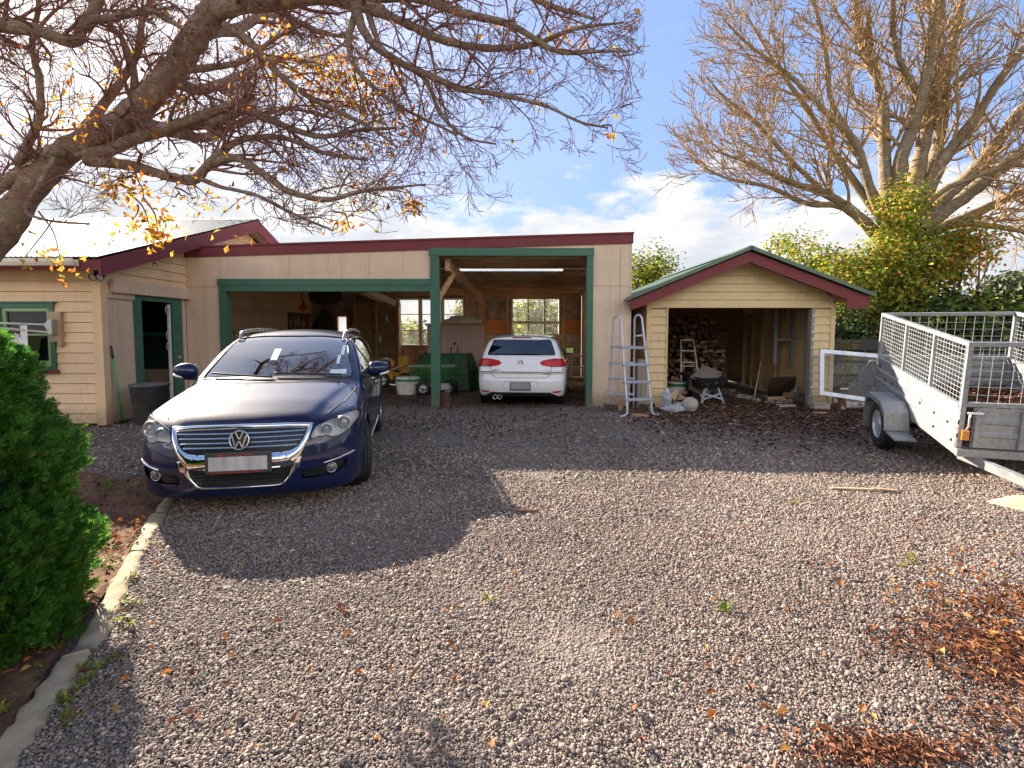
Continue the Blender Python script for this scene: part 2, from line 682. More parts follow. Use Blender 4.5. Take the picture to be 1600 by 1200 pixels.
# pebbles: real stones over the nearer driveway, thinning into the textured sheet
def pebbles():
    base, tri = [], []
    bm = bmesh.new()
    bmesh.ops.create_icosphere(bm, subdivisions=1, radius=1)
    bm.verts.ensure_lookup_table()
    keep = [v.index for v in bm.verts if v.co.z > -0.5]
    idx = {k: i for i, k in enumerate(keep)}
    bv = np.array([bm.verts[k].co[:] for k in keep])
    bf = np.array([[idx[v.index] for v in f.verts] for f in bm.faces if all(v.index in idx for v in f.verts)])
    bm.free()
    P, S = [], []
    for (y0, y1, rho, s0) in ((0.5, 1.55, 9000, 0.0056), (1.55, 2.2, 19500, 0.0042), (2.2, 3.0, 16000, 0.0046), (3.0, 4.0, 10500, 0.0054), (4.0, 5.2, 5600, 0.0068), (5.2, 6.6, 2300, 0.0088), (6.6, 9.5, 600, 0.0098)):
        w = y1 * 1.03 + 1.1
        n = int(2 * w * (y1 - y0) * rho)
        x = RNG.uniform(-w, w, n)
        y = RNG.uniform(y0, y1, n)
        track = np.sin(x * 0.9 + 0.6 * np.sin(y * 0.8)) * np.sin(y * 0.55 + x * 0.35 + 1.0) + 0.5 * np.sin(x * 2.7 + y * 1.9) * np.sin(y * 2.2 - x)
        ok = ~in_bed(x, y, 0.02) & (np.abs(x) < y * 1.02 + 0.3 + 0.8 * RNG.uniform(0, 1, n) ** 2) & (RNG.uniform(0, 1, n) > 0.45 * np.clip(track, 0, 1))
        x, y = x[ok], y[ok]
        P.append(np.stack([x, y], 1))
        S.append(s0 * np.exp(RNG.normal(0, 0.36, len(x))))
    # a few larger stones
    n = 900
    y = RNG.uniform(1.6, 6.5, n)
    x = RNG.uniform(-1, 1, n) * (y * 1.02)
    ok = ~in_bed(x, y, 0.05)
    P.append(np.stack([x[ok], y[ok]], 1))
    S.append(RNG.uniform(0.009, 0.018, ok.sum()))
    P = np.concatenate(P)
    S = np.concatenate(S)
    n = len(P)
    a = RNG.uniform(0, 6.283, n)
    sx_ = S * RNG.uniform(0.85, 1.5, n)
    sy_ = S * RNG.uniform(0.7, 1.1, n)
    sz_ = S * RNG.uniform(0.34, 0.68, n)
    und = 0.006 * np.sin(P[:, 0] * 2.3 + 1) * np.sin(P[:, 1] * 1.9) + 0.004 * np.sin(P[:, 0] * 5.1) * np.sin(P[:, 1] * 6.3 + 2)
    vv = bv[None] * (1 + RNG.normal(0, 0.13, (n, len(bv), 1)))
    X = vv[..., 0] * sx_[:, None]
    Y = vv[..., 1] * sy_[:, None]
    Z = vv[..., 2] * sz_[:, None]
    tl = RNG.normal(0, 0.35, n)
    X, Z = X * np.cos(tl)[:, None] - Z * np.sin(tl)[:, None], X * np.sin(tl)[:, None] + Z * np.cos(tl)[:, None]
    ca, sa = np.cos(a)[:, None], np.sin(a)[:, None]
    V = np.stack([P[:, :1] + X * ca - Y * sa, P[:, 1:] + X * sa + Y * ca, Z + (sz_ * 0.45 + 0.004 + und + RNG.uniform(-0.002, 0.006, n))[:, None]], -1)
    F = bf[None] + (np.arange(n) * len(bv))[:, None, None]
    m, nt, out = new_mat('pebbles')
    g = nt.nodes.new('ShaderNodeNewGeometry')
    col = ramp(nt, g.outputs['Random Per Island'], [(0.0, (0.10, 0.082, 0.074)), (0.22, (0.19, 0.148, 0.124)), (0.5, (0.285, 0.22, 0.180)), (0.74, (0.36, 0.277, 0.226)), (0.9, (0.44, 0.345, 0.28)), (0.96, (0.27, 0.15, 0.11)), (1.0, (0.58, 0.52, 0.46))])
    v = coords(nt)
    col = mixc(nt, 1.0, col, ramp(nt, noise(nt, v, 0.6, 5, 0.6), [(0.3, 0.74), (0.7, 1.1)]), 'MULTIPLY')
    col = mixc(nt, ramp(nt, noise(nt, v, 90, 3), [(0.5, 0.0), (0.8, 0.5)]), col, (0.12, 0.09, 0.07))
    principled(nt, out, col, 0.75, 0, bump(nt, noise(nt, v, 260, 3), 0.3, 0.002), spec=0.35)
    o = np_mesh('gravel', V.reshape(-1, 3), F.reshape(-1, 3), m, smooth=True)
    tag(o, kind='stuff', label='grey and beige loose pebbles covering the driveway', cat='gravel')


pebbles()

# garden bed: loose brown soil
m, nt, out = new_mat('soil')
v = coords(nt)
f = noise(nt, v, 9, 10, 0.75)
col = ramp(nt, f, [(0.3, (0.08, 0.042, 0.025)), (0.5, (0.19, 0.10, 0.06)), (0.7, (0.30, 0.17, 0.10)), (0.85, (0.40, 0.28, 0.19))])
principled(nt, out, col, 0.95, 0, bump(nt, noise(nt, v, 38, 8, 0.75), 1.0, 0.03), spec=0.2)
M_SOIL = m
nx, ny = 150, 150
V, F = [], []
for j in range(ny):
    y = 0.9 + (BED_BACK - 0.9) * j / (ny - 1)
    t = (y - KERB_A.y) / KDIR.y
    xr = KERB_A.x + KDIR.x * t - 0.06
    for i in range(nx):
        x = xr - 4.5 * (1 - i / (nx - 1)) ** 1.3
        yy = y + (0.12 * math.sin(x * 2.1) + 0.06 * math.sin(x * 6.7)) * (j / (ny - 1))
        V.append((x, yy, 0.012 + 0.018 * math.sin(x * 7 + y * 3) * math.sin(y * 9 + x) * min(1, (nx - 1 - i) / 8)))
V = np.array(V)
V[:, 2] += RNG.uniform(0, 0.016, len(V))
F = [(j * nx + i, j * nx + i + 1, (j + 1) * nx + i + 1, (j + 1) * nx + i) for j in range(ny - 1) for i in range(nx - 1)]
tag(np_mesh('garden_bed', V, F, M_SOIL, smooth=True), kind='structure')

# concrete edging: separate cast lengths, cracked and mossy
M_CONC = painted('edging_concrete', (0.36, 0.28, 0.185), (0.30, 0.24, 0.06), 0.8, 0.9, (5, 5, 5), green=0.5, rough_bump=0.5)
ln = (KERB_B - KERB_A).length + 0.5
s = 0.0
k = 0
edging = thing('concrete_edging', 'low mossy concrete edging strip between garden bed and gravel', 'edging', KERB_A)
while s < ln:
    seg = 0.7 + 0.6 * random.random()
    mb = MB()
    nseg = 22
    prof = [(-0.06, -0.02), (-0.055, 0.026), (-0.04, 0.038), (0.025, 0.036), (0.045, 0.026), (0.06, -0.02)]
    vs, fs = [], []
    off = random.uniform(-0.012, 0.012)
    rz = random.uniform(-0.02, 0.02)
    for i in range(nseg + 1):
        c = KERB_A + KDIR * (s + (seg - 0.012) * i / nseg)
        lateral = off + rz * (i / nseg - 0.5) + 0.03 * math.sin((s + seg * i / nseg) * 1.7)
        for (a, b) in prof:
            j1 = random.uniform(-0.013, 0.013)
            vs.append(c + KNRM * (a + lateral + j1) + Vector((0, 0, b + (random.uniform(-0.014, 0.004) if b > 0 else 0))))
    q = len(prof)
    for i in range(nseg):
        for j in range(q - 1):
            fs.append((i * q + j, i * q + j + 1, (i + 1) * q + j + 1, (i + 1) * q + j))
    fs += [tuple(range(q)), tuple(range(nseg * q, nseg * q + q))[::-1]]
    mb.add(vs, fs, True).build('edging_length', M_CONC, edging)
    s += seg
    k += 1
# ------------------------------------------------------------------ buildings
YF = 10.2                      # garage facade
XW = -6.36                     # house gable wall plane
YB = 16.6                      # garage back wall
M_CREAM = painted('cream_boards', (0.78, 0.56, 0.335), (0.30, 0.19, 0.09), 0.34, 0.5, bare=(0.36, 0.26, 0.17), green=0.10, splash=0.6)
M_CREAM2 = painted('cream_sheet', (0.66, 0.50, 0.36), (0.28, 0.17, 0.08), 0.55, 0.6, (3, 3, 0.3), green=0.08, splash=0.6)
M_STUCCO = painted('facade_sheet', (0.72, 0.555, 0.405), (0.42, 0.27, 0.14), 0.62, 0.65, (2.2, 2.2, 0.22), splash=0.7, green=0.0)
M_SHEDB = painted('shed_boards', (0.70, 0.53, 0.285), (0.25, 0.15, 0.07), 0.34, 0.55, bare=(0.36, 0.26, 0.17), green=0.14, splash=0.6)
M_RED = painted('red_fascia', (0.185, 0.032, 0.036), (0.085, 0.03, 0.028), 0.5, 0.7, (3, 3, 1), bare=(0.36, 0.15, 0.13))
M_GREEN = painted('green_frame', (0.045, 0.15, 0.095), (0.03, 0.06, 0.04), 0.45, 0.5, (5, 5, 1), bare=(0.16, 0.17, 0.13), splash=0.4)
M_PALEGREEN = painted('pale_green_sash', (0.30, 0.46, 0.24), (0.15, 0.2, 0.1), 0.3, 0.5)
M_WHITEP = painted('white_sash', (0.72, 0.68, 0.58), (0.3, 0.22, 0.12), 0.45, 0.5)
M_DARK = simple('dark_void', (0.02, 0.018, 0.016), 0.9)
M_TIMB = timber('rough_timber', (0.58, 0.34, 0.18), (0.14, 0.07, 0.035), 1)
M_TIMBZ = timber('rough_stud', (0.58, 0.37, 0.21), (0.13, 0.07, 0.04), 2)
M_TIMBX = timber('rough_purlin', (0.56, 0.34, 0.19), (0.11, 0.06, 0.03), 0)
M_ORANGE = timber('orange_board', (0.62, 0.26, 0.08), (0.28, 0.09, 0.025), 0)
M_PAPER = simple('building_paper', (0.36, 0.30, 0.26), 0.85, var=0.35, scale=3)
M_GLASS = glass_mat('window_glass', (0.9, 0.92, 0.9), 1.0, 0.0, 0.22)
M_GLASSC = glass_mat('house_glass', (0.8, 0.85, 0.82), 1.0)
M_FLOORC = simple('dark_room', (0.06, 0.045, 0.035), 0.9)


def corrug_mat(name, base, rust=0.5, metal=0.4, rough=0.5, rustcol=(0.16, 0.07, 0.03)):
    m, nt, out = new_mat(name)
    v = coords(nt)
    f = noise(nt, v, 2.2, 8, 0.75)
    f2 = noise(nt, coords(nt, (8, 1.0, 1)), 2.0, 6, 0.7)
    col = ramp(nt, f, [(0.3, tuple(x * 0.8 for x in base)), (0.7, tuple(min(1, x * 1.15) for x in base))])
    rs = mth(nt, 'MULTIPLY', ramp(nt, f2, [(0.5, 0.0), (0.62, 1.0)]), rust)
    col = mixc(nt, rs, col, rustcol)
    principled(nt, out, col, rough, metal)
    return m


M_CORR_IN = corrug_mat('rusty_roof_iron', (0.70, 0.58, 0.46), 0.85, 0.2, 0.6, (0.085, 0.04, 0.02))
M_CORR_WALL = corrug_mat('grey_wall_iron', (0.46, 0.39, 0.32), 0.55, 0.2, 0.55, (0.12, 0.07, 0.04))
M_ROOF_HOUSE = corrug_mat('pale_roof_iron', (0.22, 0.25, 0.235), 0.4, 0.1, 0.58)
M_ROOF_GREEN = corrug_mat('green_roof_iron', (0.10, 0.16, 0.11), 0.3, 0.1, 0.4)


def corrugated(a, b, c, pitch=0.076, depth=0.018, per=6):
    """corrugated sheet: ridges run a->b, waves stacked along a->c"""
    a, b, c = Vector(a), Vector(b), Vector(c)
    e = (b - a)
    w = (c - a)
    n = e.cross(w).normalized()
    k = int(w.length / pitch * per)
    i = np.arange(k + 1)
    h = np.sin(i / per * 2 * math.pi) * depth / 2
    base = np.array(a)[None] + np.outer(i / k, np.array(w)) + np.outer(h, np.array(n))
    seg = 8
    V = np.concatenate([base + np.array(e)[None] * (s / seg) for s in range(seg + 1)])
    F = [(s * (k + 1) + j, s * (k + 1) + j + 1, (s + 1) * (k + 1) + j + 1, (s + 1) * (k + 1) + j) for s in range(seg) for j in range(k)]
    return V, np.array(F)


def clapboard(mb, o, u, n, spans, z0, z1, pitch=0.165, top=None, lap=0.024):
    """lapped boards on a wall: o origin on the ground, u along, n outwards; spans(z)->list of (s0,s1)
    top(s)->max height for a gable"""
    o, u, n = Vector(o), Vector(u), Vector(n)
    z = z0
    while z < z1 - 0.01:
        zt = min(z + pitch, z1)
        for (s0, s1) in spans((z + zt) / 2):
            lo0, lo1, hi0, hi1 = s0, s1, s0, s1
            if top is not None:
                lo0, lo1 = top(z, s0, s1)
                hi0, hi1 = top(zt, s0, s1)
                if lo1 - lo0 < 0.03:
                    continue
                if hi1 - hi0 < 0.01:
                    mid = (hi0 + hi1) / 2
                    hi0, hi1 = mid - 0.005, mid + 0.005
            j = random.uniform(-0.002, 0.002)
            P = lambda s, zz, d: o + u * s + n * d + Vector((0, 0, zz))
            g = 0.010
            zc = zt - g
            vs = [P(lo0, z, lap + j), P(lo1, z, lap + j), P(hi1, zc, 0.004), P(hi0, zc, 0.004),
                  P(hi0, zc, -0.010), P(hi1, zc, -0.010), P(hi0, zt + 0.012, -0.010), P(hi1, zt + 0.012, -0.010),
                  P(hi0, zt + 0.012, -0.02), P(hi1, zt + 0.012, -0.02), P(lo0, z, -0.02), P(lo1, z, -0.02)]
            if zt >= z1 - 0.001:
                vs[6:10] = [P(hi0, zt, -0.010), P(hi1, zt, -0.010), P(hi0, zt, -0.02), P(hi1, zt, -0.02)]
            mb.add(vs, [(0, 1, 2, 3), (3, 2, 5, 4), (4, 5, 7, 6), (6, 7, 9, 8), (8, 9, 11, 10), (10, 11, 1, 0), (0, 3, 4, 6, 8, 10), (1, 11, 9, 7, 5, 2)])
        z = zt


def wall_holes(mb, x0, x1, z0, z1, y0, y1, holes):
    xs = sorted({x0, x1, *[h[0] for h in holes], *[h[1] for h in holes]})
    zs = sorted({z0, z1, *[min(z1, max(z0, h[2])) for h in holes], *[min(z1, max(z0, h[3])) for h in holes]})
    for i in range(len(xs) - 1):
        for j in range(len(zs) - 1):
            cx, cz = (xs[i] + xs[i + 1]) / 2, (zs[j] + zs[j + 1]) / 2
            if any(h[0] < cx < h[1] and h[2] < cz < h[3] for h in holes):
                continue
            mb.box((xs[i], y0, zs[j]), (xs[i + 1], y1, zs[j + 1]))


# ================= weatherboard house on the left =================
house = thing('weatherboard_house', 'cream weatherboard building with pale iron roof and red barge boards', 'building', (XW, 8.08, 0))
YH = 8.08                      # front wall
RIDGE_Y, RIDGE_Z = 12.45, 4.02
EAVE_Y, EAVE_Z = 7.68, 2.50
slope = (RIDGE_Z - EAVE_Z) / (RIDGE_Y - EAVE_Y)
YHB = 2 * RIDGE_Y - YH         # rear wall
XL = -17.0
mb = MB()
# front wall boards, s runs to -x from the corner; window hole
wx0, wx1, wz0, wz1 = -8.78, -7.06, 0.90, 1.93
def sp(z):
    a, b = XW - wx1, XW - wx0
    if wz0 < z < wz1:
        return [(0.11, a), (b, XW - XL)]
    return [(0.11, XW - XL)]
clapboard(mb, (XW, YH, 0), (-1, 0, 0), (0, -1, 0), sp, 0.06, 2.50, 0.158)
# gable boards on the wall facing the yard, above the sliding door
def gtop(z, s0, s1):
    # s measured along +y from YH ; roof underside line
    zr = lambda s: 2.50 + (s - 0.0) * slope - 0.02
    smin = max(s0, (z - 2.50 + 0.02) / slope)
    smax = min(s1, 2 * (RIDGE_Y - YH) - max(0, (z - 2.50 + 0.02) / slope))
    return (smin, smax)
def gsp(z):
    if z < 2.32:
        return [(2.12, 2.55), (8.05, 2 * (RIDGE_Y - YH) - 0.1)] if z < 2.1 else [(0.1, 8.9)]
    return [(0.1, 2 * (RIDGE_Y - YH) - 0.1)]
clapboard(mb, (XW, YH, 0), (0, 1, 0), (1, 0, 0), lambda z: [(0.10, 2 * (RIDGE_Y - YH) - 0.1)], 2.10, 3.95, 0.165, gtop)
clapboard(mb, (XW, YH, 0), (0, 1, 0), (1, 0, 0), lambda z: [(6.45, 8.6)], 0.06, 2.10, 0.165)
mb.build('wall', M_CREAM, house)
mb = MB()
mb.box((XW - 0.115, YH - 0.028, 0.03), (XW - 0.002, YH + 0.01, 2.5)).box((XW - 0.002, YH - 0.028, 0.03), (XW + 0.03, YH + 0.10, 2.5))
mb.build('corner_board', M_CREAM, house)
# inner lining (dark room)
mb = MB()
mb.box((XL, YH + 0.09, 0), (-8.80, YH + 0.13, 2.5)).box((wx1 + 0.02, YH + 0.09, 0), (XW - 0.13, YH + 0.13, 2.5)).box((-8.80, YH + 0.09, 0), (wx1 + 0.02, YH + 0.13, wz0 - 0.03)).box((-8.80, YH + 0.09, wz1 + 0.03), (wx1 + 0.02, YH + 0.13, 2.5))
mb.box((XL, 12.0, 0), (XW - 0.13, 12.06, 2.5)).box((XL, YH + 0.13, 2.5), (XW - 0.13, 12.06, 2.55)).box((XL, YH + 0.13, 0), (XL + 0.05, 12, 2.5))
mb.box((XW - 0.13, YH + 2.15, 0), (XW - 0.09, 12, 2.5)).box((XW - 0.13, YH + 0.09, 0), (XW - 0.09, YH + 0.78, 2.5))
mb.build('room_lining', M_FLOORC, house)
# plain sheet walls at the base of the gable wall
mb = MB()
mb.box((XW - 0.08, YH + 0.10, 0.04), (XW - 0.01, YH + 0.70, 2.10))
mb.box((XW - 0.08, YH + 1.95, 0.04), (XW - 0.01, YF - 0.002, 2.10))
mb.box((XW - 0.06, 10.32, 0.04), (XW - 0.01, YH + 6.45, 2.10))
for yy in (11.6, 12.9):
    mb.box((XW - 0.01, yy, 0.04), (XW - 0.002, yy + 0.03, 2.1))
mb.build('wall_sheet', M_CREAM2, house)
# door opening: green frame + green leaf swung open + track box
mb = MB()
y0, y1 = YH + 0.70, YH + 1.95
mb.box((XW - 0.05, y0, 0.03), (XW + 0.025, y0 + 0.16, 2.02)).box((XW - 0.05, y1 - 0.30, 0.03), (XW + 0.025, y1, 2.02)).box((XW - 0.05, y0, 2.02), (XW + 0.025, y1, 2.12))
fr = mb.build('door_frame', M_GREEN, house)
MB().box((XW + 0.026, y1 - 0.20, 0.98), (XW + 0.045, y1 - 0.10, 1.02)).build('latch', simple('latch_metal', (0.7, 0.68, 0.62), 0.35, 0.8), fr)
mb = MB()
mb.bar((XW + 0.04, y1 - 0.42, 0.05), (XW + 0.03, y1 - 0.40, 1.98), 0.035, 0.045)
for zc in (1.88, 1.42, 1.22):
    ring = [(XW + 0.05, y1 - 0.40 + 0.05 * math.cos(a) - 0.07, zc + 0.07 * math.sin(a)) for a in np.linspace(0, 6.283, 14)]
    mb.tube(ring, 0.006, 5)
mb.build('door_edge', simple('pale_strip', (0.72, 0.70, 0.64), 0.5), house)
mb = MB()
mb.box((XW + 0.03, YH + 0.16, 2.11), (XW + 0.10, YF - 0.01, 2.31))
mb.box((XW - 0.006, YH + 0.10, 2.02), (XW + 0.03, YH + 0.70, 2.105))
mb.build('track_cover', M_CREAM2, house)
mb = MB()
mb.box((XW + 0.02, 11.0, 2.02), (XW + 0.14, 14.6, 2.26))
mb.build('track_cover', M_CREAM2, house)
# vent hole
mb = MB()
mb.lathe([(0.001, 0), (0.045, 0), (0.05, 0.012), (0.06, 0.0)], Matrix.Translation((XW + 0.012, YH + 1.25, 2.66)) @ Matrix.Rotation(math.pi / 2, 4, 'Y'), 16)
mb.build('vent', M_DARK, house)
# front window
win = MB()
for (a, b) in (((wx0, wx0 + 0.07), (wz0, wz1)), ((wx1 - 0.07, wx1), (wz0, wz1))):
    win.box((a[0], YH - 0.045, b[0]), (a[1], YH + 0.06, b[1]))
win.box((wx0 + 0.07, YH - 0.045, wz1 - 0.07), (wx1 - 0.07, YH + 0.06, wz1)).box((wx0 + 0.07, YH - 0.045, wz0), (wx1 - 0.07, YH + 0.06, wz0 + 0.05))
xm = (wx0 + wx1) / 2
win.box((xm - 0.045, YH - 0.045, wz0 + 0.05), (xm + 0.045, YH + 0.06, wz1 - 0.07))
w = win.build('window', M_GREEN, house)
s = MB()
for (a, b) in ((wx0 + 0.07, xm - 0.045), (xm + 0.045, wx1 - 0.07)):
    s.box((a, YH - 0.02, wz0 + 0.05), (a + 0.055, YH + 0.03, wz1 - 0.07)).box((b - 0.055, YH - 0.02, wz0 + 0.05), (b, YH + 0.03, wz1 - 0.07))
    s.box((a + 0.055, YH - 0.02, wz1 - 0.125), (b - 0.055, YH + 0.03, wz1 - 0.07)).box((a + 0.055, YH - 0.02, wz0 + 0.05), (b - 0.055, YH + 0.03, wz0 + 0.14))
    s.box((a + 0.055, YH - 0.015, 1.43), (b - 0.055, YH + 0.025, 1.46))
s.build('sash', M_PALEGREEN, w)
MB().quad((wx0 + 0.1, YH + 0.01, wz0 + 0.1), (wx1 - 0.1, YH + 0.01, wz0 + 0.1), (wx1 - 0.1, YH + 0.01, wz1 - 0.1), (wx0 + 0.1, YH + 0.01, wz1 - 0.1)).build('pane', M_GLASSC, w)
MB().box((wx0 - 0.04, YH - 0.075, wz0 - 0.05), (wx1 + 0.04, YH + 0.0, wz0 - 0.002)).build('sill', M_RED, w)
MB().box((wx0 - 0.03, YH - 0.065, wz1 + 0.002), (wx1 + 0.03, YH + 0.0, wz1 + 0.025)).build('head_flashing', M_GREEN, w)
# curtain just inside the left sash
mb = MB()
vs = []
for i in range(41):
    x = wx0 + 0.12 + 0.6 * i / 40
    vs += [(x, YH + 0.16 + 0.02 * math.sin(i * 1.3), wz0), (x, YH + 0.16 + 0.02 * math.sin(i * 1.3), wz1)]
mb.add(vs, [(2 * i, 2 * i + 2, 2 * i + 3, 2 * i + 1) for i in range(40)], True)
mb.build('curtain', simple('curtain_cloth', (0.75, 0.72, 0.66), 0.8), w)
# roof: two corrugated slopes, ridge cap, barge boards, gutter
XR_ = XW + 0.36
V1, F1 = corrugated((XR_, EAVE_Y - 0.08, EAVE_Z + 0.10 - 0.03), (XR_, RIDGE_Y, RIDGE_Z + 0.10), (XL, EAVE_Y - 0.08, EAVE_Z + 0.10 - 0.03))
V2, F2 = corrugated((XR_, 2 * RIDGE_Y - EAVE_Y, EAVE_Z + 0.10), (XR_, RIDGE_Y, RIDGE_Z + 0.10), (XL, 2 * RIDGE_Y - EAVE_Y, EAVE_Z + 0.10))
roof = np_mesh('roof', np.concatenate([V1, V2]), np.concatenate([F1, F2 + len(V1)]), M_ROOF_HOUSE, house, smooth=True)
mb = MB()
mb.prism([(RIDGE_Y - 0.16, RIDGE_Z + 0.065), (RIDGE_Y, RIDGE_Z + 0.125), (RIDGE_Y + 0.16, RIDGE_Z + 0.065), (RIDGE_Y, RIDGE_Z + 0.112)], 0, XL, XR_ + 0.01)
mb.build('ridge_cap', M_ROOF_HOUSE, roof)
mb = MB()
hb = 0.25
yb2 = 2 * RIDGE_Y - EAVE_Y
for (xa, xb) in ((XR_ - 0.035, XR_ - 0.002),):
    mb.prism([(EAVE_Y - 0.02, EAVE_Z + 0.055), (RIDGE_Y, RIDGE_Z + 0.075), (RIDGE_Y, RIDGE_Z - hb + 0.06), (EAVE_Y - 0.02, EAVE_Z - hb + 0.05)], 0, xa, xb)
    mb.prism([(RIDGE_Y, RIDGE_Z + 0.075), (yb2, EAVE_Z + 0.055), (yb2, EAVE_Z - hb + 0.05), (RIDGE_Y, RIDGE_Z - hb + 0.06)], 0, xa, xb)
mb.build('barge_board', M_RED, house)
mb = MB()
mb.prism([(EAVE_Y, EAVE_Z), (RIDGE_Y, RIDGE_Z), (yb2, EAVE_Z), (yb2, EAVE_Z - 0.03), (RIDGE_Y, RIDGE_Z - 0.03), (EAVE_Y, EAVE_Z - 0.03)], 0, XW - 0.05, XR_ - 0.037)
mb.build('soffit', M_CREAM2, house)
mb = MB()
mb.box((XL, EAVE_Y - 0.02, EAVE_Z - 0.11), (XR_ - 0.037, EAVE_Y + 0.01, EAVE_Z + 0.05))
mb.build('fascia', M_RED, house)
mb = MB()
mb.box((XL, EAVE_Y + 0.011, EAVE_Z - 0.06), (XW - 0.0, YH - 0.03, EAVE_Z - 0.04))
mb.build('eave_lining', M_CREAM2, house)
mb = MB()
gut = [(0.0, 0.09), (0.0, 0.0), (-0.03, -0.012), (-0.095, 0.0), (-0.115, 0.05), (-0.115, 0.1), (-0.10, 0.1), (-0.10, 0.05), (-0.085, 0.015), (-0.03, 0.005), (-0.01, 0.01), (-0.01, 0.09)]
mb.prism([(EAVE_Y - 0.022 + a, EAVE_Z - 0.05 + b) for a, b in gut], 0, XL, XW + 0.05)
mb.build('gutter', M_WHITEP, house)
mb = MB()
wall_holes(mb, XL, XW - 0.02, 0, 2.5, YHB, YHB + 0.1, [])
mb.box((XL, YH, 0), (XL + 0.1, YHB, 2.6))
mb.build('rear_wall', M_CREAM, house)

# security light on the corner
sl = thing('security_light', 'small black twin security light fixed under the house eave corner', 'light', (XW + 0.03, YH - 0.0, 2.3))
mb = MB()
mb.box((XW - 0.02, YH - 0.09, 2.38), (XW + 0.09, YH - 0.03, 2.46), c=0.01)
mb.build('housing', simple('black_plastic', (0.03, 0.03, 0.035), 0.4), sl)
for dx in (0.0, 0.11):
    m4 = Matrix.Translation((XW + dx, YH - 0.10, 2.33)) @ Matrix.Rotation(R(115), 4, 'X') @ Matrix.Rotation(R(15), 4, 'Z')
    lamp = MB().lathe([(0.001, -0.07), (0.03, -0.065), (0.04, -0.02), (0.055, 0.03), (0.055, 0.045), (0.048, 0.03)], m4, 18).build('lamp_head', MATS['black_plastic'], sl)
    MB().lathe([(0.001, 0.028), (0.05, 0.03)], m4, 18).build('lens', simple('lamp_lens', (0.6, 0.62, 0.62), 0.1), lamp)

# wall clothesline with a shirt
cl = thing('clothesline', 'grey fold-out clothesline bracketed to timber board beside the green window', 'clothesline', at(88, 500, YH))
mb = MB()
p = at(97, 500, YH)
mb.box((p.x - 0.035, YH - 0.07, 1.27), (p.x + 0.035, YH - 0.02, 1.80), c=0.004)
mb.box((p.x - 0.16, YH - 0.05, 1.33), (p.x - 0.04, YH - 0.02, 1.80), c=0.004)
mb.build('mounting_board', M_CREAM, cl)
M_ALU = simple('dull_aluminium', (0.50, 0.50, 0.48), 0.4, 0.7)
mb = MB()
mb.prism([(p.x - 0.03, 1.68), (p.x - 0.09, 1.66), (p.x - 0.15, 1.60), (p.x - 0.06, 1.44), (p.x - 0.03, 1.46)], 1, YH - 0.16, YH - 0.07)
mb.build('bracket', M_ALU, cl)
mb = MB()
q = at(-60, 497, YH - 0.5)
a0 = Vector((p.x - 0.12, YH - 0.14, 1.60))
mb.bar(a0, (q.x, YH - 0.35, 1.635), 0.03, 0.03)
mb.bar(a0 + Vector((0.04, -0.0, -0.12)), a0 + Vector((-1.0, -0.75, 0.04)), 0.025, 0.03)
mb.bar(a0 + Vector((-0.9, -0.12, 0.015)), a0 + Vector((-0.95, -0.75, 0.03)), 0.02, 0.02)
for k in range(3):
    mb.tube([a0 + Vector((-0.25 - 0.25 * k, -0.06, 0.0)), a0 + Vector((-0.25 - 0.25 * k, -0.2 - 0.15 * k, -0.04))], 0.003, 4)
mb.build('arm', M_ALU, cl)
# hanging white singlet
vs, fs = [], []
o0 = Vector((a0.x - 0.14, YH - 0.27, 1.585))
for i in range(13):
    for j in range(17):
        t = j / 16
        wid = (0.30 + 0.10 * t) * (1 if j > 4 else 0.75)
        neck = 0.10 * max(0, 1 - (abs(i - 3) / 4.0) ** 2) if i < 8 else 0
        vs.append(o0 + Vector((-wid + wid * i / 12, 0.025 * math.sin(i * 1.4 + t * 2) + 0.06 * math.sin(i * .5), -(0.68 * t) - (neck * 2.2 if j < 5 else 0) * (1 - j / 5))))
for i in range(12):
    for j in range(16):
        fs.append((i * 17 + j, (i + 1) * 17 + j, (i + 1) * 17 + j + 1, i * 17 + j + 1))
sh = MB().add(vs, fs, True).build('shirt', simple('white_cloth', (0.82, 0.80, 0.82), 0.8))
tag(own_origin(sh, o0), 'white sleeveless shirt hanging from the clothesline arm', 'shirt')

# ================= open garage =================
gar = thing('open_garage', 'cream flat-roofed open garage with green framed bays and red parapet', 'garage', (-2.0, YF, 0))
zl = at(300, 386, YF).z
zr = at(984, 364, YF).z
XE = 2.31
zpar = lambda x: zl + (zr - zl) * (x - XW) / (XE - XW)
LOW, HIGH = 2.42, 3.05
XA, XM0, XM1, XB = at(356, 500, YF).x, at(673, 500, YF).x, at(687, 500, YF).x, at(926, 500, YF).x
mb = MB()
poly = [(XW + 0.0, 0), (XA - 0.13, 0), (XA - 0.13, LOW), (XM0, LOW), (XM0, HIGH), (XB, HIGH), (XB, 0), (XE, 0), (XE, zpar(XE) - 0.02), (XW, zpar(XW) - 0.02)]
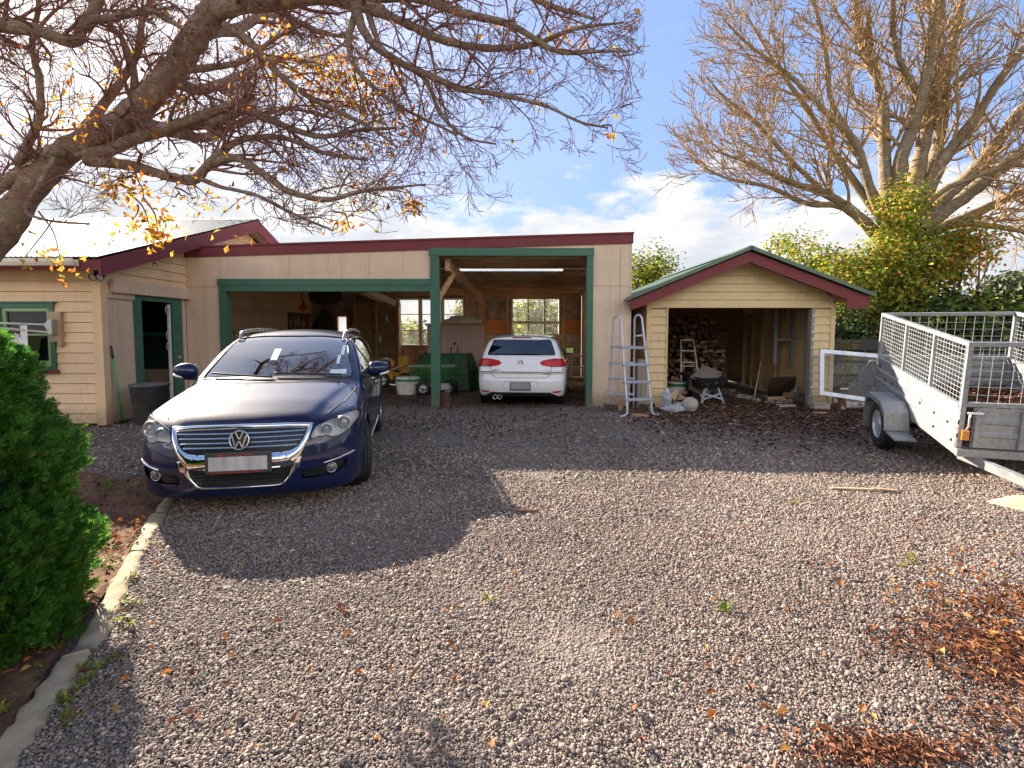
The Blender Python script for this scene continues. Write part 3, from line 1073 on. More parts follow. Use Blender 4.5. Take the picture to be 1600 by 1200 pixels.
# split into convex pieces so the sheet stays clean
for pl in ([(XW, 0), (XA - 0.13, 0), (XA - 0.13, LOW), (XW, LOW)], [(XW, LOW), (XM0, LOW), (XM0, zpar(XM0) - 0.02), (XW, zpar(XW) - 0.02)],
           [(XM0, HIGH), (XB, HIGH), (XB, zpar(XB) - 0.02), (XM0, zpar(XM0) - 0.02)], [(XB, 0), (XE, 0), (XE, zpar(XE) - 0.02), (XB, zpar(XB) - 0.02)]):
    mb.prism(pl, 1, YF, YF + 0.11)
mb.build('facade', M_STUCCO, gar)
mb = MB()
def strip(x0, z0, x1, z1):
    mb.box((min(x0, x1), YF - 0.008, min(z0, z1)), (max(x0, x1), YF - 0.001, max(z0, z1)))
strip(XW + 0.02, LOW - 0.07, XA - 0.14, LOW - 0.06)
strip(XB + 0.01, at(950, 447, YF).z, XE, at(950, 447, YF).z + 0.008)
for px in (452, 577):
    xx = at(px, 420, YF).x
    strip(xx, LOW + 0.16, xx + 0.006, zpar(xx) - 0.25)
strip(at(968, 500, YF).x, 0.05, at(968, 500, YF).x + 0.006, zr - 0.25)
mb.build_each('sheet_joint', simple('joint_strip', (0.48, 0.36, 0.25), 0.8), gar)  # thin tan strips laid over the sheet joints
mb = MB()
mb.box((XE - 0.012, YF - 0.012, 0.03), (XE + 0.014, YF + 0.115, zr - 0.03))
mb.build('corner_trim', M_CREAM2, gar)
# side wall toward woodshed, back wall with windows and a door
mb = MB()
mb.prism([(YF + 0.116, 0), (YB + 0.1, 0), (YB + 0.1, 2.75), (YF + 0.116, 3.02)], 0, XE - 0.09, XE - 0.0)
mb.build('side_wall', M_CREAM2, gar)
p1, p2 = at(622, 466, YB), at(726, 541, YB)
q1, q2 = at(799, 462, YB), at(875, 545, YB)
d1, d2 = at(524, 490, YB), at(550, 620, YB)
W1 = (p1.x, p2.x, p2.z, p1.z)
W2 = (q1.x, q2.x, q2.z, q1.z)
DR = (d1.x, d2.x, 0.85, d1.z)
mb = MB()
wall_holes(mb, XW + 0.0, XE - 0.1, 1.35, 2.72, YB + 0.02, YB + 0.06, [W1, W2, DR])
wall_holes(mb, XW + 0.0, XE - 0.1, 0.0, 1.35, YB + 0.02, YB + 0.06, [W1, W2, DR])
mb.build('back_wall', M_PAPER, gar)
# studs, plates
mb = MB()
for px in (472, 518, 553, 604, 619, 730, 757, 793, 880, 915):
    xx = at(px, 500, YB).x
    mb.box((xx - 0.05, YB - 0.08, 0.0), (xx + 0.05, YB + 0.018, 2.6))
mb.build_each('stud', M_TIMBZ, gar)
mb = MB()
mb.box((XW, YB - 0.09, 2.6), (XE - 0.1, YB + 0.018, 2.76))
mb.box((-1.0, YB - 0.07, 2.61 - 0.12), (XE - 0.12, YB - 0.081 + 0.09, 2.598))
mb.build_each('wall_plate', M_TIMBX, gar)
mb = MB()
z0, z1 = at(780, 521, YB).z, at(780, 499, YB).z
mb.box((at(757, 500, YB).x + 0.06, YB - 0.03, z0), (W2[0] - 0.02, YB + 0.012, z1 - 0.22)).box((at(757, 500, YB).x + 0.06, YB - 0.03, z1 - 0.21), (W2[0] - 0.02, YB + 0.012, z1))
mb.box((W2[1] + 0.02, YB - 0.03, z0), (XE - 0.11, YB + 0.012, z1 - 0.2)).box((W2[1] + 0.02, YB - 0.03, z1 - 0.19), (XE - 0.11, YB + 0.012, z1))
mb.build_each('orange_board', M_ORANGE, gar)
V, F = corrugated((at(700, 500, YB).x, YB - 0.05, 0.1), (XE - 0.11, YB - 0.05, 0.1), (at(700, 500, YB).x, YB - 0.05, z0 - 0.02), 0.10, 0.03)
np_mesh('iron_lining', V, F, M_CORR_WALL, gar, smooth=True)
mb = MB()
x = at(610, 500, YB).x
while x < at(700, 500, YB).x:
    mb.box((x, YB - 0.03, 0.0), (x + 0.17, YB + 0.015 + random.uniform(-0.004, 0.002), W1[2] - 0.07))
    x += 0.178
mb.build('lining_board', M_TIMBZ, gar)


def garage_window(W, cols, rows, mat, transom=None):
    x0, x1, z0, z1 = W
    f = MB()
    f.box((x0, YB - 0.04, z0), (x0 + 0.05, YB + 0.08, z1)).box((x1 - 0.05, YB - 0.04, z0), (x1, YB + 0.08, z1))
    f.box((x0 + 0.05, YB - 0.04, z1 - 0.05), (x1 - 0.05, YB + 0.08, z1)).box((x0 + 0.05, YB - 0.05, z0), (x1 - 0.05, YB + 0.08, z0 + 0.05))
    w = f.build('window', mat, gar)
    s = MB()
    for i in range(1, cols):
        xx = x0 + (x1 - x0) * i / cols
        hw = 0.06 if (transom == 'casement' and i == 2) or (transom == 'casement' and i == 1) else 0.016
        s.box((xx - hw, YB - 0.02, z0 + 0.05), (xx + hw, YB + 0.05, z1 - 0.05))
    for j in range(1, rows):
        zz = z0 + (z1 - z0) * j / rows
        hw = 0.012
        if transom == 'mid' and j == 1:
            hw = 0.04
        for i in range(cols):
            a = x0 + (x1 - x0) * i / cols + (0.051 if i == 0 else (0.061 if transom == 'casement' else 0.017))
            b = x0 + (x1 - x0) * (i + 1) / cols - (0.051 if i == cols - 1 else (0.061 if transom == 'casement' else 0.017))
            s.box((a, YB - 0.015, zz - hw), (b, YB + 0.045, zz + hw))
    s.build('glazing_bar', mat, w)
    MB().quad((x0 + 0.04, YB + 0.02, z0 + 0.04), (x1 - 0.04, YB + 0.02, z0 + 0.04), (x1 - 0.04, YB + 0.02, z1 - 0.04), (x0 + 0.04, YB + 0.02, z1 - 0.04)).build('pane', M_GLASS, w)


garage_window(W1, 3, 3, M_WHITEP, 'casement')
garage_window(W2, 3, 2, M_WHITEP, 'mid')
f = MB()
f.box((DR[0], YB - 0.05, 0.0), (DR[0] + 0.07, YB + 0.08, DR[3])).box((DR[1] - 0.12, YB - 0.05, 0.0), (DR[1], YB + 0.08, DR[3])).box((DR[0] + 0.07, YB - 0.05, DR[3] - 0.10), (DR[1] - 0.12, YB + 0.08, DR[3])).box((DR[0] + 0.07, YB - 0.03, 0.85), (DR[1] - 0.12, YB + 0.06, 0.95))
dr = f.build('back_door', M_ORANGE, gar)
MB().quad((DR[0] + 0.06, YB + 0.02, 0.94), (DR[1] - 0.11, YB + 0.02, 0.94), (DR[1] - 0.11, YB + 0.02, DR[3] - 0.09), (DR[0] + 0.06, YB + 0.02, DR[3] - 0.09)).build('pane', M_GLASS, dr)
# roof sheets with a narrow open lap, purlins, rafters
zroof = lambda y: 3.0 - (y - YF) * (3.0 - 2.77) / (YB - YF)
Vs, Fs, nb = [], [], 0
for (x0, x1, ya, yb, dz) in ((XW, XE - 0.0, YF + 0.115, 12.95, 0.125), (XW, XE, 12.85, YB + 0.25, 0.05)):
    V, F = corrugated((x0, ya, zroof(ya) + dz), (x0, yb, zroof(yb) + dz), (x1, ya, zroof(ya) + dz))
    Vs.append(V)
    Fs.append(F + nb)
    nb += len(V)
np_mesh('roof', np.concatenate(Vs), np.concatenate(Fs), M_CORR_IN, gar, smooth=True)
mb = MB()
for y in (10.7, 11.3, 11.95, 13.3, 14.2, 15.1, 15.9):
    up_ = 0.075 if y < 12.8 else 0.0
    mb.box((XW + 0.02, y, zroof(y) - 0.10 + up_), (XE - 0.1, y + 0.05, zroof(y) + 0.035 + up_))
mb.box((XW + 0.02, 12.88, zroof(12.9) - 0.06), (-1.35, 12.93, zroof(12.9) + 0.11)).box((1.25, 12.88, zroof(12.9) - 0.06), (XE - 0.1, 12.93, zroof(12.9) + 0.11))
mb.build_each('purlin', M_TIMBX, gar)
mb = MB()
for (xa, xb) in ((-1.27, -0.95), (-4.2, -3.9)):
    mb.bar((xa, YF + 0.12, 2.80), (xb, 15.6, 2.46), 0.09, 0.24)
mb.bar((XM1 - 0.1, YF + 0.16, 2.05), (-1.18, YF + 0.5, 2.68), 0.05, 0.11)
mb.bar((-0.95, 15.65, 2.5), (-0.9, 16.4, 1.75), 0.09, 0.12)
mb.box((-1.0, 15.55, 0.0), (-0.89, 15.66, 2.36))
mb.build_each('rafter', M_TIMB, gar)
mb = MB()
mb.bar(at(575, 455, 12.0), at(617, 474, 13.2), 0.06, 0.14)
mb.build('brace', M_WHITEP, gar)
# fascia with capping
mb = MB()
for (x0, x1) in ((XW + 0.001, -0.9), (-0.897, XE + 0.03)):
    mb.prism([(x0, zpar(x0) - 0.20), (x1, zpar(x1) - 0.20), (x1, zpar(x1) - 0.022), (x0, zpar(x0) - 0.022)], 1, YF - 0.030, YF - 0.001)
mb.prism([(XW + 0.0, zpar(XW) - 0.02), (XE + 0.045, zpar(XE + 0.045) - 0.02), (XE + 0.045, zpar(XE + 0.045) + 0.012), (XW, zpar(XW) + 0.012)], 1, YF - 0.05, YF + 0.16)
mb.build('parapet_fascia', M_RED, gar)
mb = MB()
mb.box((XE + 0.015, YF - 0.030, zr - 0.20), (XE + 0.032, YF + 0.112, zr - 0.022))
mb.build('fascia_return', M_RED, gar)
# green bay frames
mb = MB()
d0 = YF - 0.04
mb.box((XA - 0.14, d0, 0.0), (XA, YF + 0.13, LOW - 0.16))
zb = at(500, 460, YF).z
mb.box((XA - 0.14, d0, LOW - 0.155), (XM0 - 0.001, YF + 0.13, LOW - 0.035))
mb.box((XA - 0.16, d0 - 0.012, LOW - 0.033), (XM0 - 0.001, YF - 0.001, LOW + 0.085))
mb.build('low_bay_frame', M_GREEN, gar)
mb = MB()
mb.box((XM0, d0, 0.0), (XM1, YF + 0.10, HIGH - 0.105))
mb.box((XB - 0.125, d0, 0.0), (XB, YF + 0.13, HIGH - 0.105))
mb.box((XM0 - 0.02, d0 - 0.012, HIGH - 0.10), (XB + 0.01, YF + 0.13, HIGH + 0.045))
mb.build('high_bay_frame', M_GREEN, gar)

# ================= woodshed =================
YS = 10.3
SX0, SX1 = at(1012, 520, YS).x, at(1300, 520, YS).x
OX0, OX1 = at(1043, 520, YS).x, at(1268, 520, YS).x
OZ = at(1150, 481, YS).z
YSO = 9.92
ap = at(1171, 393, YSO)
el, er = at(984, 470, YSO), at(1357, 464, YSO)
shed = thing('woodshed', 'small cream weatherboard woodshed with red barge boards and wide open front', 'shed', ((SX0 + SX1) / 2, YS, 0))
AX, AZ = ap.x, ap.z
sl_l = (AZ - el.z) / (AX - el.x)
sl_r = (AZ - er.z) / (er.x - AX)
SYB = 15.2
mb = MB()
def stop(z, s0, s1):
    xl = AX - (AZ - 0.10 - z) / sl_l
    xr = AX + (AZ - 0.10 - z) / sl_r
    return (max(s0, xl - SX0), min(s1, xr - SX0))
clapboard(mb, (SX0, YS, 0), (1, 0, 0), (0, -1, 0), lambda z: [(0.0, OX0 - SX0), (OX1 - SX0, SX1 - SX0)] if z < OZ else [(0.0, SX1 - SX0)], 0.05, OZ, 0.157)
clapboard(mb, (SX0, YS, 0), (1, 0, 0), (0, -1, 0), lambda z: [(0.0, SX1 - SX0)], OZ, AZ - 0.12, 0.157, stop)
clapboard(mb, (SX0, SYB, 0), (0, -1, 0), (-1, 0, 0), lambda z: [(0.0, SYB - YS - 0.01)], 0.05, 2.19, 0.157)
clapboard(mb, (SX1, YS, 0), (0, 1, 0), (1, 0, 0), lambda z: [(0.01, SYB - YS)], 0.05, 2.22, 0.157)
mb.build('wall', M_SHEDB, shed)
mb = MB()
mb.prism([(SX0 - 0.02, 0), (SX1 + 0.02, 0), (SX1 + 0.02, AZ - 0.05 - (SX1 - AX) * sl_r), (AX, AZ - 0.05), (SX0 - 0.02, AZ - 0.05 - (AX - SX0) * sl_l)], 1, SYB + 0.002, SYB + 0.05)
mb.build('rear_wall', M_TIMBX, shed)
mb = MB()
mb.box((SX1 - 0.05, YS - 0.035, 0.03), (SX1 + 0.035, YS + 0.03, 2.02)).box((SX0 - 0.03, YS - 0.035, 0.03), (SX0 + 0.03, YS + 0.03, 2.02))
mb.box((OX0 - 0.03, YS - 0.03, 0.03), (OX0, YS + 0.08, OZ - 0.001)).box((OX0 - 0.03, YS - 0.03, OZ), (OX1 + 0.03, YS + 0.08, OZ + 0.05))
mb.build('corner_board', M_SHEDB, shed)
M_GREYW = timber('grey_timber', (0.30, 0.29, 0.30), (0.15, 0.14, 0.14), 2)
mb = MB()
mb.box((OX1 - 0.02, YS - 0.02, 0.0), (OX1 + 0.04, YS + 0.10, OZ - 0.001))
mb.build('door_post', M_GREYW, shed)
# inner frame along the right side: studs with a framed window behind
mb = MB()
for (px, Y, w) in ((1176, 13.6, 0.09), (1196, 14.2, 0.09), (1214, 12.3, 0.07)):
    x = at(px, 550, Y).x
    mb.box((x - w / 2, Y, 0), (x + w / 2, Y + 0.09, 2.15))
for Y in (11.0, 12.0, 13.0, 14.0):
    mb.box((SX1 - 0.12, Y, 0), (SX1 - 0.022, Y + 0.06, 1.98))
x0 = at(1160, 488, 13.5).x
mb.box((x0, 13.5, 1.93), (SX1 - 0.05, 13.62, 2.1))
mb.build_each('stud', M_TIMBZ, shed)
mb = MB()
x0, x1 = at(1212, 540, 11.6).x, at(1262, 540, 11.6).x
for x in (x0, (x0 + x1) / 2 + 0.02, x1):
    mb.box((x - 0.035, 11.6, 0.75), (x + 0.035, 11.66, 1.98))
mb.box((x0 + 0.036, 11.61, 1.28), ((x0 + x1) / 2 - 0.016, 11.655, 1.33)).box(((x0 + x1) / 2 + 0.056, 11.61, 1.28), (x1 - 0.036, 11.655, 1.33))
mb.build('inner_frame', M_GREYW, shed)
# roof
zt = 0.05
Va, Fa = corrugated((el.x - 0.06, YSO - 0.06, el.z + zt - 0.06 * sl_l), (AX, YSO - 0.06, AZ + zt), (el.x - 0.06, SYB + 0.3, el.z + zt - 0.06 * sl_l))
Vb, Fb = corrugated((er.x + 0.06, YSO - 0.06, er.z + zt - 0.06 * sl_r), (AX, YSO - 0.06, AZ + zt), (er.x + 0.06, SYB + 0.3, er.z + zt - 0.06 * sl_r))
rf = np_mesh('roof', np.concatenate([Va, Vb]), np.concatenate([Fa, Fb + len(Va)]), M_ROOF_GREEN, shed, smooth=True)
mb = MB()
mb.prism([(AX - 0.16, AZ + zt - 0.03), (AX - 0.03, AZ + zt + 0.05), (AX + 0.03, AZ + zt + 0.05), (AX + 0.16, AZ + zt - 0.03), (AX, AZ + zt + 0.02)], 1, YSO - 0.09, SYB + 0.3)
# thick rolled edge flashings up both verges
mb.bar((el.x - 0.07, YSO - 0.065, el.z + zt - 0.02), (AX - 0.02, YSO - 0.065, AZ + zt + 0.005), 0.07, 0.065)
mb.bar((AX + 0.02, YSO - 0.065, AZ + zt + 0.005), (er.x + 0.07, YSO - 0.065, er.z + zt - 0.02), 0.07, 0.065)
mb.build('roof_flashing', M_ROOF_GREEN, rf)
mb = MB()
hb = 0.20
mb.prism([(el.x, el.z - 0.0), (AX, AZ), (AX, AZ - hb), (el.x + 0.30, el.z - hb + 0.30 * sl_l), (el.x, el.z - hb + 0.02)], 1, YSO - 0.025, YSO + 0.01)
mb.prism([(AX + 0.001, AZ), (er.x, er.z), (er.x, er.z - hb - 0.02), (er.x - 0.42, er.z - hb - 0.02), (er.x - 0.42, er.z + 0.42 * sl_r - hb), (AX + 0.001, AZ - hb)], 1, YSO - 0.025, YSO + 0.01)
mb.build('barge_board', M_RED, shed)
mb = MB()
mb.prism([(el.x, el.z - 0.03), (AX, AZ - 0.03), (er.x, er.z - 0.03), (er.x, er.z - 0.06), (AX, AZ - 0.06), (el.x, el.z - 0.06)], 1, YSO + 0.011, SYB + 0.2)
mb.build('roof_lining', M_TIMBX, shed)
# ------------------------------------------------------------------ cars
def sm(xs, ys, sig=0.03):
    """smoothed piecewise-linear profile"""
    t = np.linspace(min(xs) - 0.6, max(xs) + 0.6, 1600)
    v = np.interp(t, xs, ys)
    st = t[1] - t[0]
    k = int(max(1, 3 * sig / st))
    w = np.exp(-0.5 * (np.arange(-k, k + 1) * st / sig) ** 2)
    w /= w.sum()
    v = np.convolve(np.pad(v, k, mode='edge'), w, mode='valid')
    return lambda q: np.interp(q, t, v)


def smax(a, b, k):
    h = np.maximum(k - np.abs(a - b), 0) / k
    return np.maximum(a, b) + h * h * k * 0.25


def smin(a, b, k):
    return -smax(-a, -b, k)


def surface_nets(fn, lo, hi, h):
    lo, hi = np.array(lo), np.array(hi)
    n = np.ceil((hi - lo) / h).astype(int) + 1
    ax = [lo[i] + h * np.arange(n[i]) for i in range(3)]
    X, Y, Z = np.meshgrid(*ax, indexing='ij')
    D = fn(X, Y, Z).astype(np.float32)
    inside = D < 0
    s = np.zeros(tuple(n - 1), dtype=np.int8)
    for dx in (0, 1):
        for dy in (0, 1):
            for dz in (0, 1):
                s += inside[dx:n[0] - 1 + dx, dy:n[1] - 1 + dy, dz:n[2] - 1 + dz]
    cells = np.argwhere((s > 0) & (s < 8))
    idx = -np.ones(tuple(n - 1), dtype=np.int64)
    idx[tuple(cells.T)] = np.arange(len(cells))
    acc = np.zeros((len(cells), 3))
    cnt = np.zeros(len(cells))
    cor = [np.array(c) for c in ((0, 0, 0), (1, 0, 0), (0, 1, 0), (1, 1, 0), (0, 0, 1), (1, 0, 1), (0, 1, 1), (1, 1, 1))]
    for a in range(8):
        for b in range(a + 1, 8):
            if np.abs(cor[a] - cor[b]).sum() != 1:
                continue
            da = D[tuple((cells + cor[a]).T)]
            db = D[tuple((cells + cor[b]).T)]
            ok = (da < 0) != (db < 0)
            t = np.where(ok, da / np.where(ok, da - db, 1), 0)
            p = cor[a][None] + t[:, None] * (cor[b] - cor[a])[None]
            acc += p * ok[:, None]
            cnt += ok
    V = lo + h * (cells + acc / cnt[:, None])
    F = []
    for axis in range(3):
        o1, o2 = [i for i in range(3) if i != axis]
        sl0 = [slice(None)] * 3
        sl1 = [slice(None)] * 3
        sl0[axis] = slice(0, -1)
        sl1[axis] = slice(1, None)
        ch = inside[tuple(sl0)] != inside[tuple(sl1)]
        e = np.argwhere(ch)
        e = e[(e[:, o1] > 0) & (e[:, o2] > 0) & (e[:, o1] < n[o1] - 1) & (e[:, o2] < n[o2] - 1)]
        st = inside[tuple(e.T)]
        q = []
        for (d1, d2) in ((-1, -1), (0, -1), (0, 0), (-1, 0)):
            c = e.copy()
            c[:, o1] += d1
            c[:, o2] += d2
            q.append(idx[tuple(c.T)])
        q = np.stack(q, 1)
        flip = st if axis != 1 else ~st
        q[~flip] = q[~flip][:, ::-1]
        F.append(q)
    F = np.concatenate(F)
    # pull the vertices onto the exact surface
    e = h * 0.25
    for _ in range(3):
        d = fn(*V.T)
        g = np.stack([(fn(V[:, 0] + e, V[:, 1], V[:, 2]) - fn(V[:, 0] - e, V[:, 1], V[:, 2])),
                      (fn(V[:, 0], V[:, 1] + e, V[:, 2]) - fn(V[:, 0], V[:, 1] - e, V[:, 2])),
                      (fn(V[:, 0], V[:, 1], V[:, 2] + e) - fn(V[:, 0], V[:, 1], V[:, 2] - e))], 1) / (2 * e)
        g2 = np.maximum((g * g).sum(1), 0.3)
        V = V - np.clip(d / g2, -h * 0.5, h * 0.5)[:, None] * g
    return V, F


def in_poly(P, poly):
    poly = np.asarray(poly)
    r = np.zeros(len(P), bool)
    j = len(poly) - 1
    for i in range(len(poly)):
        xi, yi = poly[i]
        xj, yj = poly[j]
        c = ((yi > P[:, 1]) != (yj > P[:, 1])) & (P[:, 0] < (xj - xi) * (P[:, 1] - yi) / (yj - yi + 1e-12) + xi)
        r ^= c
        j = i
    return r


def round_poly(poly, r=0.03, n=3):
    """chamfer-round polygon corners"""
    out = []
    m = len(poly)
    for i in range(m):
        p = np.array(poly[i], float)
        a = np.array(poly[i - 1], float) - p
        b = np.array(poly[(i + 1) % m], float) - p
        la, lb = np.linalg.norm(a), np.linalg.norm(b)
        d = min(r, la * 0.45, lb * 0.45)
        p0, p2 = p + a / la * d, p + b / lb * d
        for k in range(n + 1):
            t = k / n
            out.append(tuple((1 - t) ** 2 * p0 + 2 * t * (1 - t) * p + t * t * p2))
    return out


class Shell:
    """car skin: can hand out regions of itself (windows, lamps, panels)"""
    def __init__(s, V, F):
        s.V, s.F = V, F
        s.bm = bmesh.new()
        vs = [s.bm.verts.new(v) for v in V]
        for f in F:
            try:
                s.bm.faces.new([vs[i] for i in f])
            except ValueError:
                pass
        s.bm.normal_update()
        s.bvh = BVHTree.FromBMesh(s.bm)
        for f in s.bm.faces:
            f.smooth = True

    @staticmethod
    def _split(bm, poly, axis, pred, margin=0.05):
        o = [i for i in range(3) if i != axis]
        P = np.array(poly)
        lo, hi = P.min(0) - margin, P.max(0) + margin
        n = len(poly)

        def near(c):
            return lo[0] <= c[o[0]] <= hi[0] and lo[1] <= c[o[1]] <= hi[1] and pred(c)
        faces = [f for f in bm.faces if near(f.calc_center_median())]
        for i in range(n):
            a, b = P[i], P[(i + 1) % n]
            d = b - a
            if np.hypot(*d) < 1e-6:
                continue
            co = [0, 0, 0]
            no = [0, 0, 0]
            co[o[0]], co[o[1]] = a
            no[o[0]], no[o[1]] = -d[1], d[0]
            elo, ehi = np.minimum(a, b) - 0.03, np.maximum(a, b) + 0.03
            sub = []
            for f in faces:
                if not f.is_valid:
                    continue
                c = f.calc_center_median()
                if elo[0] <= c[o[0]] <= ehi[0] and elo[1] <= c[o[1]] <= ehi[1]:
                    sub.append(f)
            geom = list({e for f in sub for e in f.edges}) + list({v for f in sub for v in f.verts}) + sub
            r = bmesh.ops.bisect_plane(bm, geom=geom, dist=1e-5, plane_co=co, plane_no=no)
            new = [g for g in r['geom'] if isinstance(g, bmesh.types.BMFace)]
            faces = list({f for f in faces if f.is_valid} | {f for f in new if f.is_valid})
        faces = [f for f in faces if f.is_valid]
        C = np.array([f.calc_center_median()[:] for f in faces])
        ok = in_poly(C[:, o], poly)
        return [f for f, k in zip(faces, ok) if k]

    @staticmethod
    def _to_mesh(faces, name, offset=0.0, normal_offset=True):
        vm, vs, fs, nr = {}, [], [], []
        for f in faces:
            idx = []
            for v in f.verts:
                if v not in vm:
                    vm[v] = len(vs)
                    vs.append(v.co.copy())
                    nr.append(v.normal.copy())
                idx.append(vm[v])
            fs.append(idx)
        if offset:
            vs = [p + n * offset for p, n in zip(vs, nr)]
        me = bpy.data.meshes.new(name)
        me.from_pydata(vs, [], fs)
        me.polygons.foreach_set('use_smooth', [True] * len(fs))
        me.update()
        return me

    def take(s, name, poly, axis, pred, mat, parent, offset=0.0):
        """cut the region out of the skin and return it as a part of its own"""
        faces = s._split(s.bm, poly, axis, pred)
        s.bm.normal_update()
        if faces:                       # keep the one connected patch
            left, best = set(faces), []
            while left:
                st = [left.pop()]
                comp = list(st)
                while st:
                    for e in st.pop().edges:
                        for g in e.link_faces:
                            if g in left:
                                left.remove(g)
                                st.append(g)
                                comp.append(g)
                if len(comp) > len(best):
                    best = comp
            faces = best
        me = s._to_mesh(faces, name, offset)
        bmesh.ops.delete(s.bm, geom=faces, context='FACES')
        return link_mesh(name, me, mat, parent, world=False)

    def lift(s, name, poly, axis, pred, mat, parent, offset=0.003, thick=0.0):
        """copy a region lying proud of the skin"""
        o = [i for i in range(3) if i != axis]
        P = np.array(poly)
        lo, hi = P.min(0) - 0.06, P.max(0) + 0.06
        C = s.V[s.F].mean(1)
        k = (C[:, o[0]] > lo[0]) & (C[:, o[0]] < hi[0]) & (C[:, o[1]] > lo[1]) & (C[:, o[1]] < hi[1])
        F = [f for f, c, q in zip(s.F, C, k) if q and pred(c)]
        bm = bmesh.new()
        vm = {}
        for f in F:
            vv = []
            for i in f:
                if i not in vm:
                    vm[i] = bm.verts.new(s.V[i])
                vv.append(vm[i])
            try:
                bm.faces.new(vv)
            except ValueError:
                pass
        bm.normal_update()
        faces = s._split(bm, poly, axis, lambda c: True)
        bm.normal_update()
        me = s._to_mesh(faces, name, offset)
        bm.free()
        if thick:
            b2 = bmesh.new()
            b2.from_mesh(me)
            b2.normal_update()
            nr = {v: v.normal.copy() for v in b2.verts}
            edges = [e for e in b2.edges if e.is_boundary]
            r = bmesh.ops.extrude_edge_only(b2, edges=edges)
            for g in r['geom']:
                if isinstance(g, bmesh.types.BMVert):
                    n = None
                    for e in g.link_edges:
                        w = e.other_vert(g)
                        if w in nr:
                            n = nr[w]
                    if n is not None:
                        g.co -= n * thick
            b2.to_mesh(me)
            b2.free()
        return link_mesh(name, me, mat, parent, world=False)

    def hit(s, p, d):
        r = s.bvh.ray_cast(Vector(p), Vector(d))
        return r[0], r[1]

    def line(s, pts, axis, sign, rad=0.004, n=24, off=0.0):
        """tube laid along the skin; pts are 2-D points seen along the axis"""
        o = [i for i in range(3) if i != axis]
        out = []
        for i in range(len(pts) - 1):
            for k in range(n if i == len(pts) - 2 else n):
                t = k / n
                p = [0, 0, 0]
                p[o[0]] = pts[i][0] * (1 - t) + pts[i + 1][0] * t
                p[o[1]] = pts[i][1] * (1 - t) + pts[i + 1][1] * t
                p[axis] = 8 * sign
                d = [0, 0, 0]
                d[axis] = -sign
                h, nn = s.hit(p, d)
                if h is not None:
                    q = h + nn * off
                    if not out or (q - out[-1]).length > 0.004:
                        out.append(q)
        return out


def car_function(c):
    def fn(x, y, z):
        ay = np.abs(y)
        # lower body
        g1 = (z - (c['top'](x) - c['crown'] * (ay / 0.9) ** 2.6 * (1 - 0.0 * x) + c['crease'](x, ay))) * 0.95
        g2 = (ay - c['wz'](z) * c['wx'](x)) * 0.97
        g3 = ((c['fx'](z) + c['fc'](ay)) - x) * 0.85
        g4 = (x - (c['rx'](z) - c['rc'](ay))) * 0.85
        g5 = c['zb'](x) - z
        a = smax(g1, g2, c['k_sh'])
        a = smax(a, g3, c['k_f'])
        a = smax(a, g4, c['k_r'])
        a = smax(a, g5, 0.05)
        # greenhouse
        h1 = ((c['ws'](z) + c['wsc'] * ay ** 2) - x) * c['ws_n']
        h2 = (z - (c['roof'](x) - c['rcrown'] * (ay / 0.6) ** 2.2)) * 0.98
        h3 = (ay - c['yg'](z) * c['ygx'](x)) * 0.93
        h4 = (x - (c['rw'](z) - c['rwc'] * ay ** 2)) * c['rw_n']
        b = smax(h2, h3, c['k_roof'])
        b = smax(b, h1, 0.05)
        b = smax(b, h4, 0.05)
        b = np.maximum(b, 0.7 - z)
        f = smin(a, b, c['k_u'])
        # wheel arches
        for xw in c['wheels']:
            dw = np.sqrt((x - xw) ** 2 + (z - c['wr']) ** 2)
            lip = 0.014 * np.exp(-((dw - c['arch'] - 0.03) / 0.045) ** 2)
            f = f - lip * (ay > 0.6) * (z < 0.75)
            f = np.maximum(f, -np.maximum(dw - c['arch'], 0.52 - ay))
        return f
    return fn


def car_paint(name, base, metal=0.0, rough=0.4, coat=1.0, dirt=(0.3, 0.27, 0.22), dirt_amt=0.15, spec=0.5):
    m, nt, out = new_mat(name)
    v = coords(nt)
    f = noise(nt, v, 3.5, 8, 0.7)
    f2 = noise(nt, v, 45, 4, 0.7)
    sp = noise(nt, v, 210, 2, 0.5)
    sx = nt.nodes.new('ShaderNodeSeparateXYZ')
    L(nt, v, sx.inputs[0])
    low = ramp(nt, sx.outputs['Z'], [(0.15, 1.0), (0.5, 0.25)])          # road dust on the sills
    dm = mth(nt, 'MULTIPLY', ramp(nt, f, [(0.35, 0.2), (0.7, 1.0)]), low)
    dm = mth(nt, 'MULTIPLY', dm, dirt_amt)
    specks = mth(nt, 'MULTIPLY', ramp(nt, sp, [(0.68, 0.0), (0.74, 1.0)]), dirt_amt * 1.5)
    dm = mth(nt, 'MAXIMUM', dm, specks)
    col = mixc(nt, dm, base, dirt)
    rg = mth(nt, 'ADD', mth(nt, 'MULTIPLY', ramp(nt, f2, [(0.3, 0.0), (0.7, 1.0)]), 0.10), rough)
    p = principled(nt, out, col, rg, metal, None, coat, 0.03, spec)
    cr = mth(nt, 'MULTIPLY_ADD', ramp(nt, f, [(0.35, 0.0), (0.7, 1.0)]), 0.06, 0.025)
    L(nt, cr, p.inputs['Coat Roughness'])
    return m


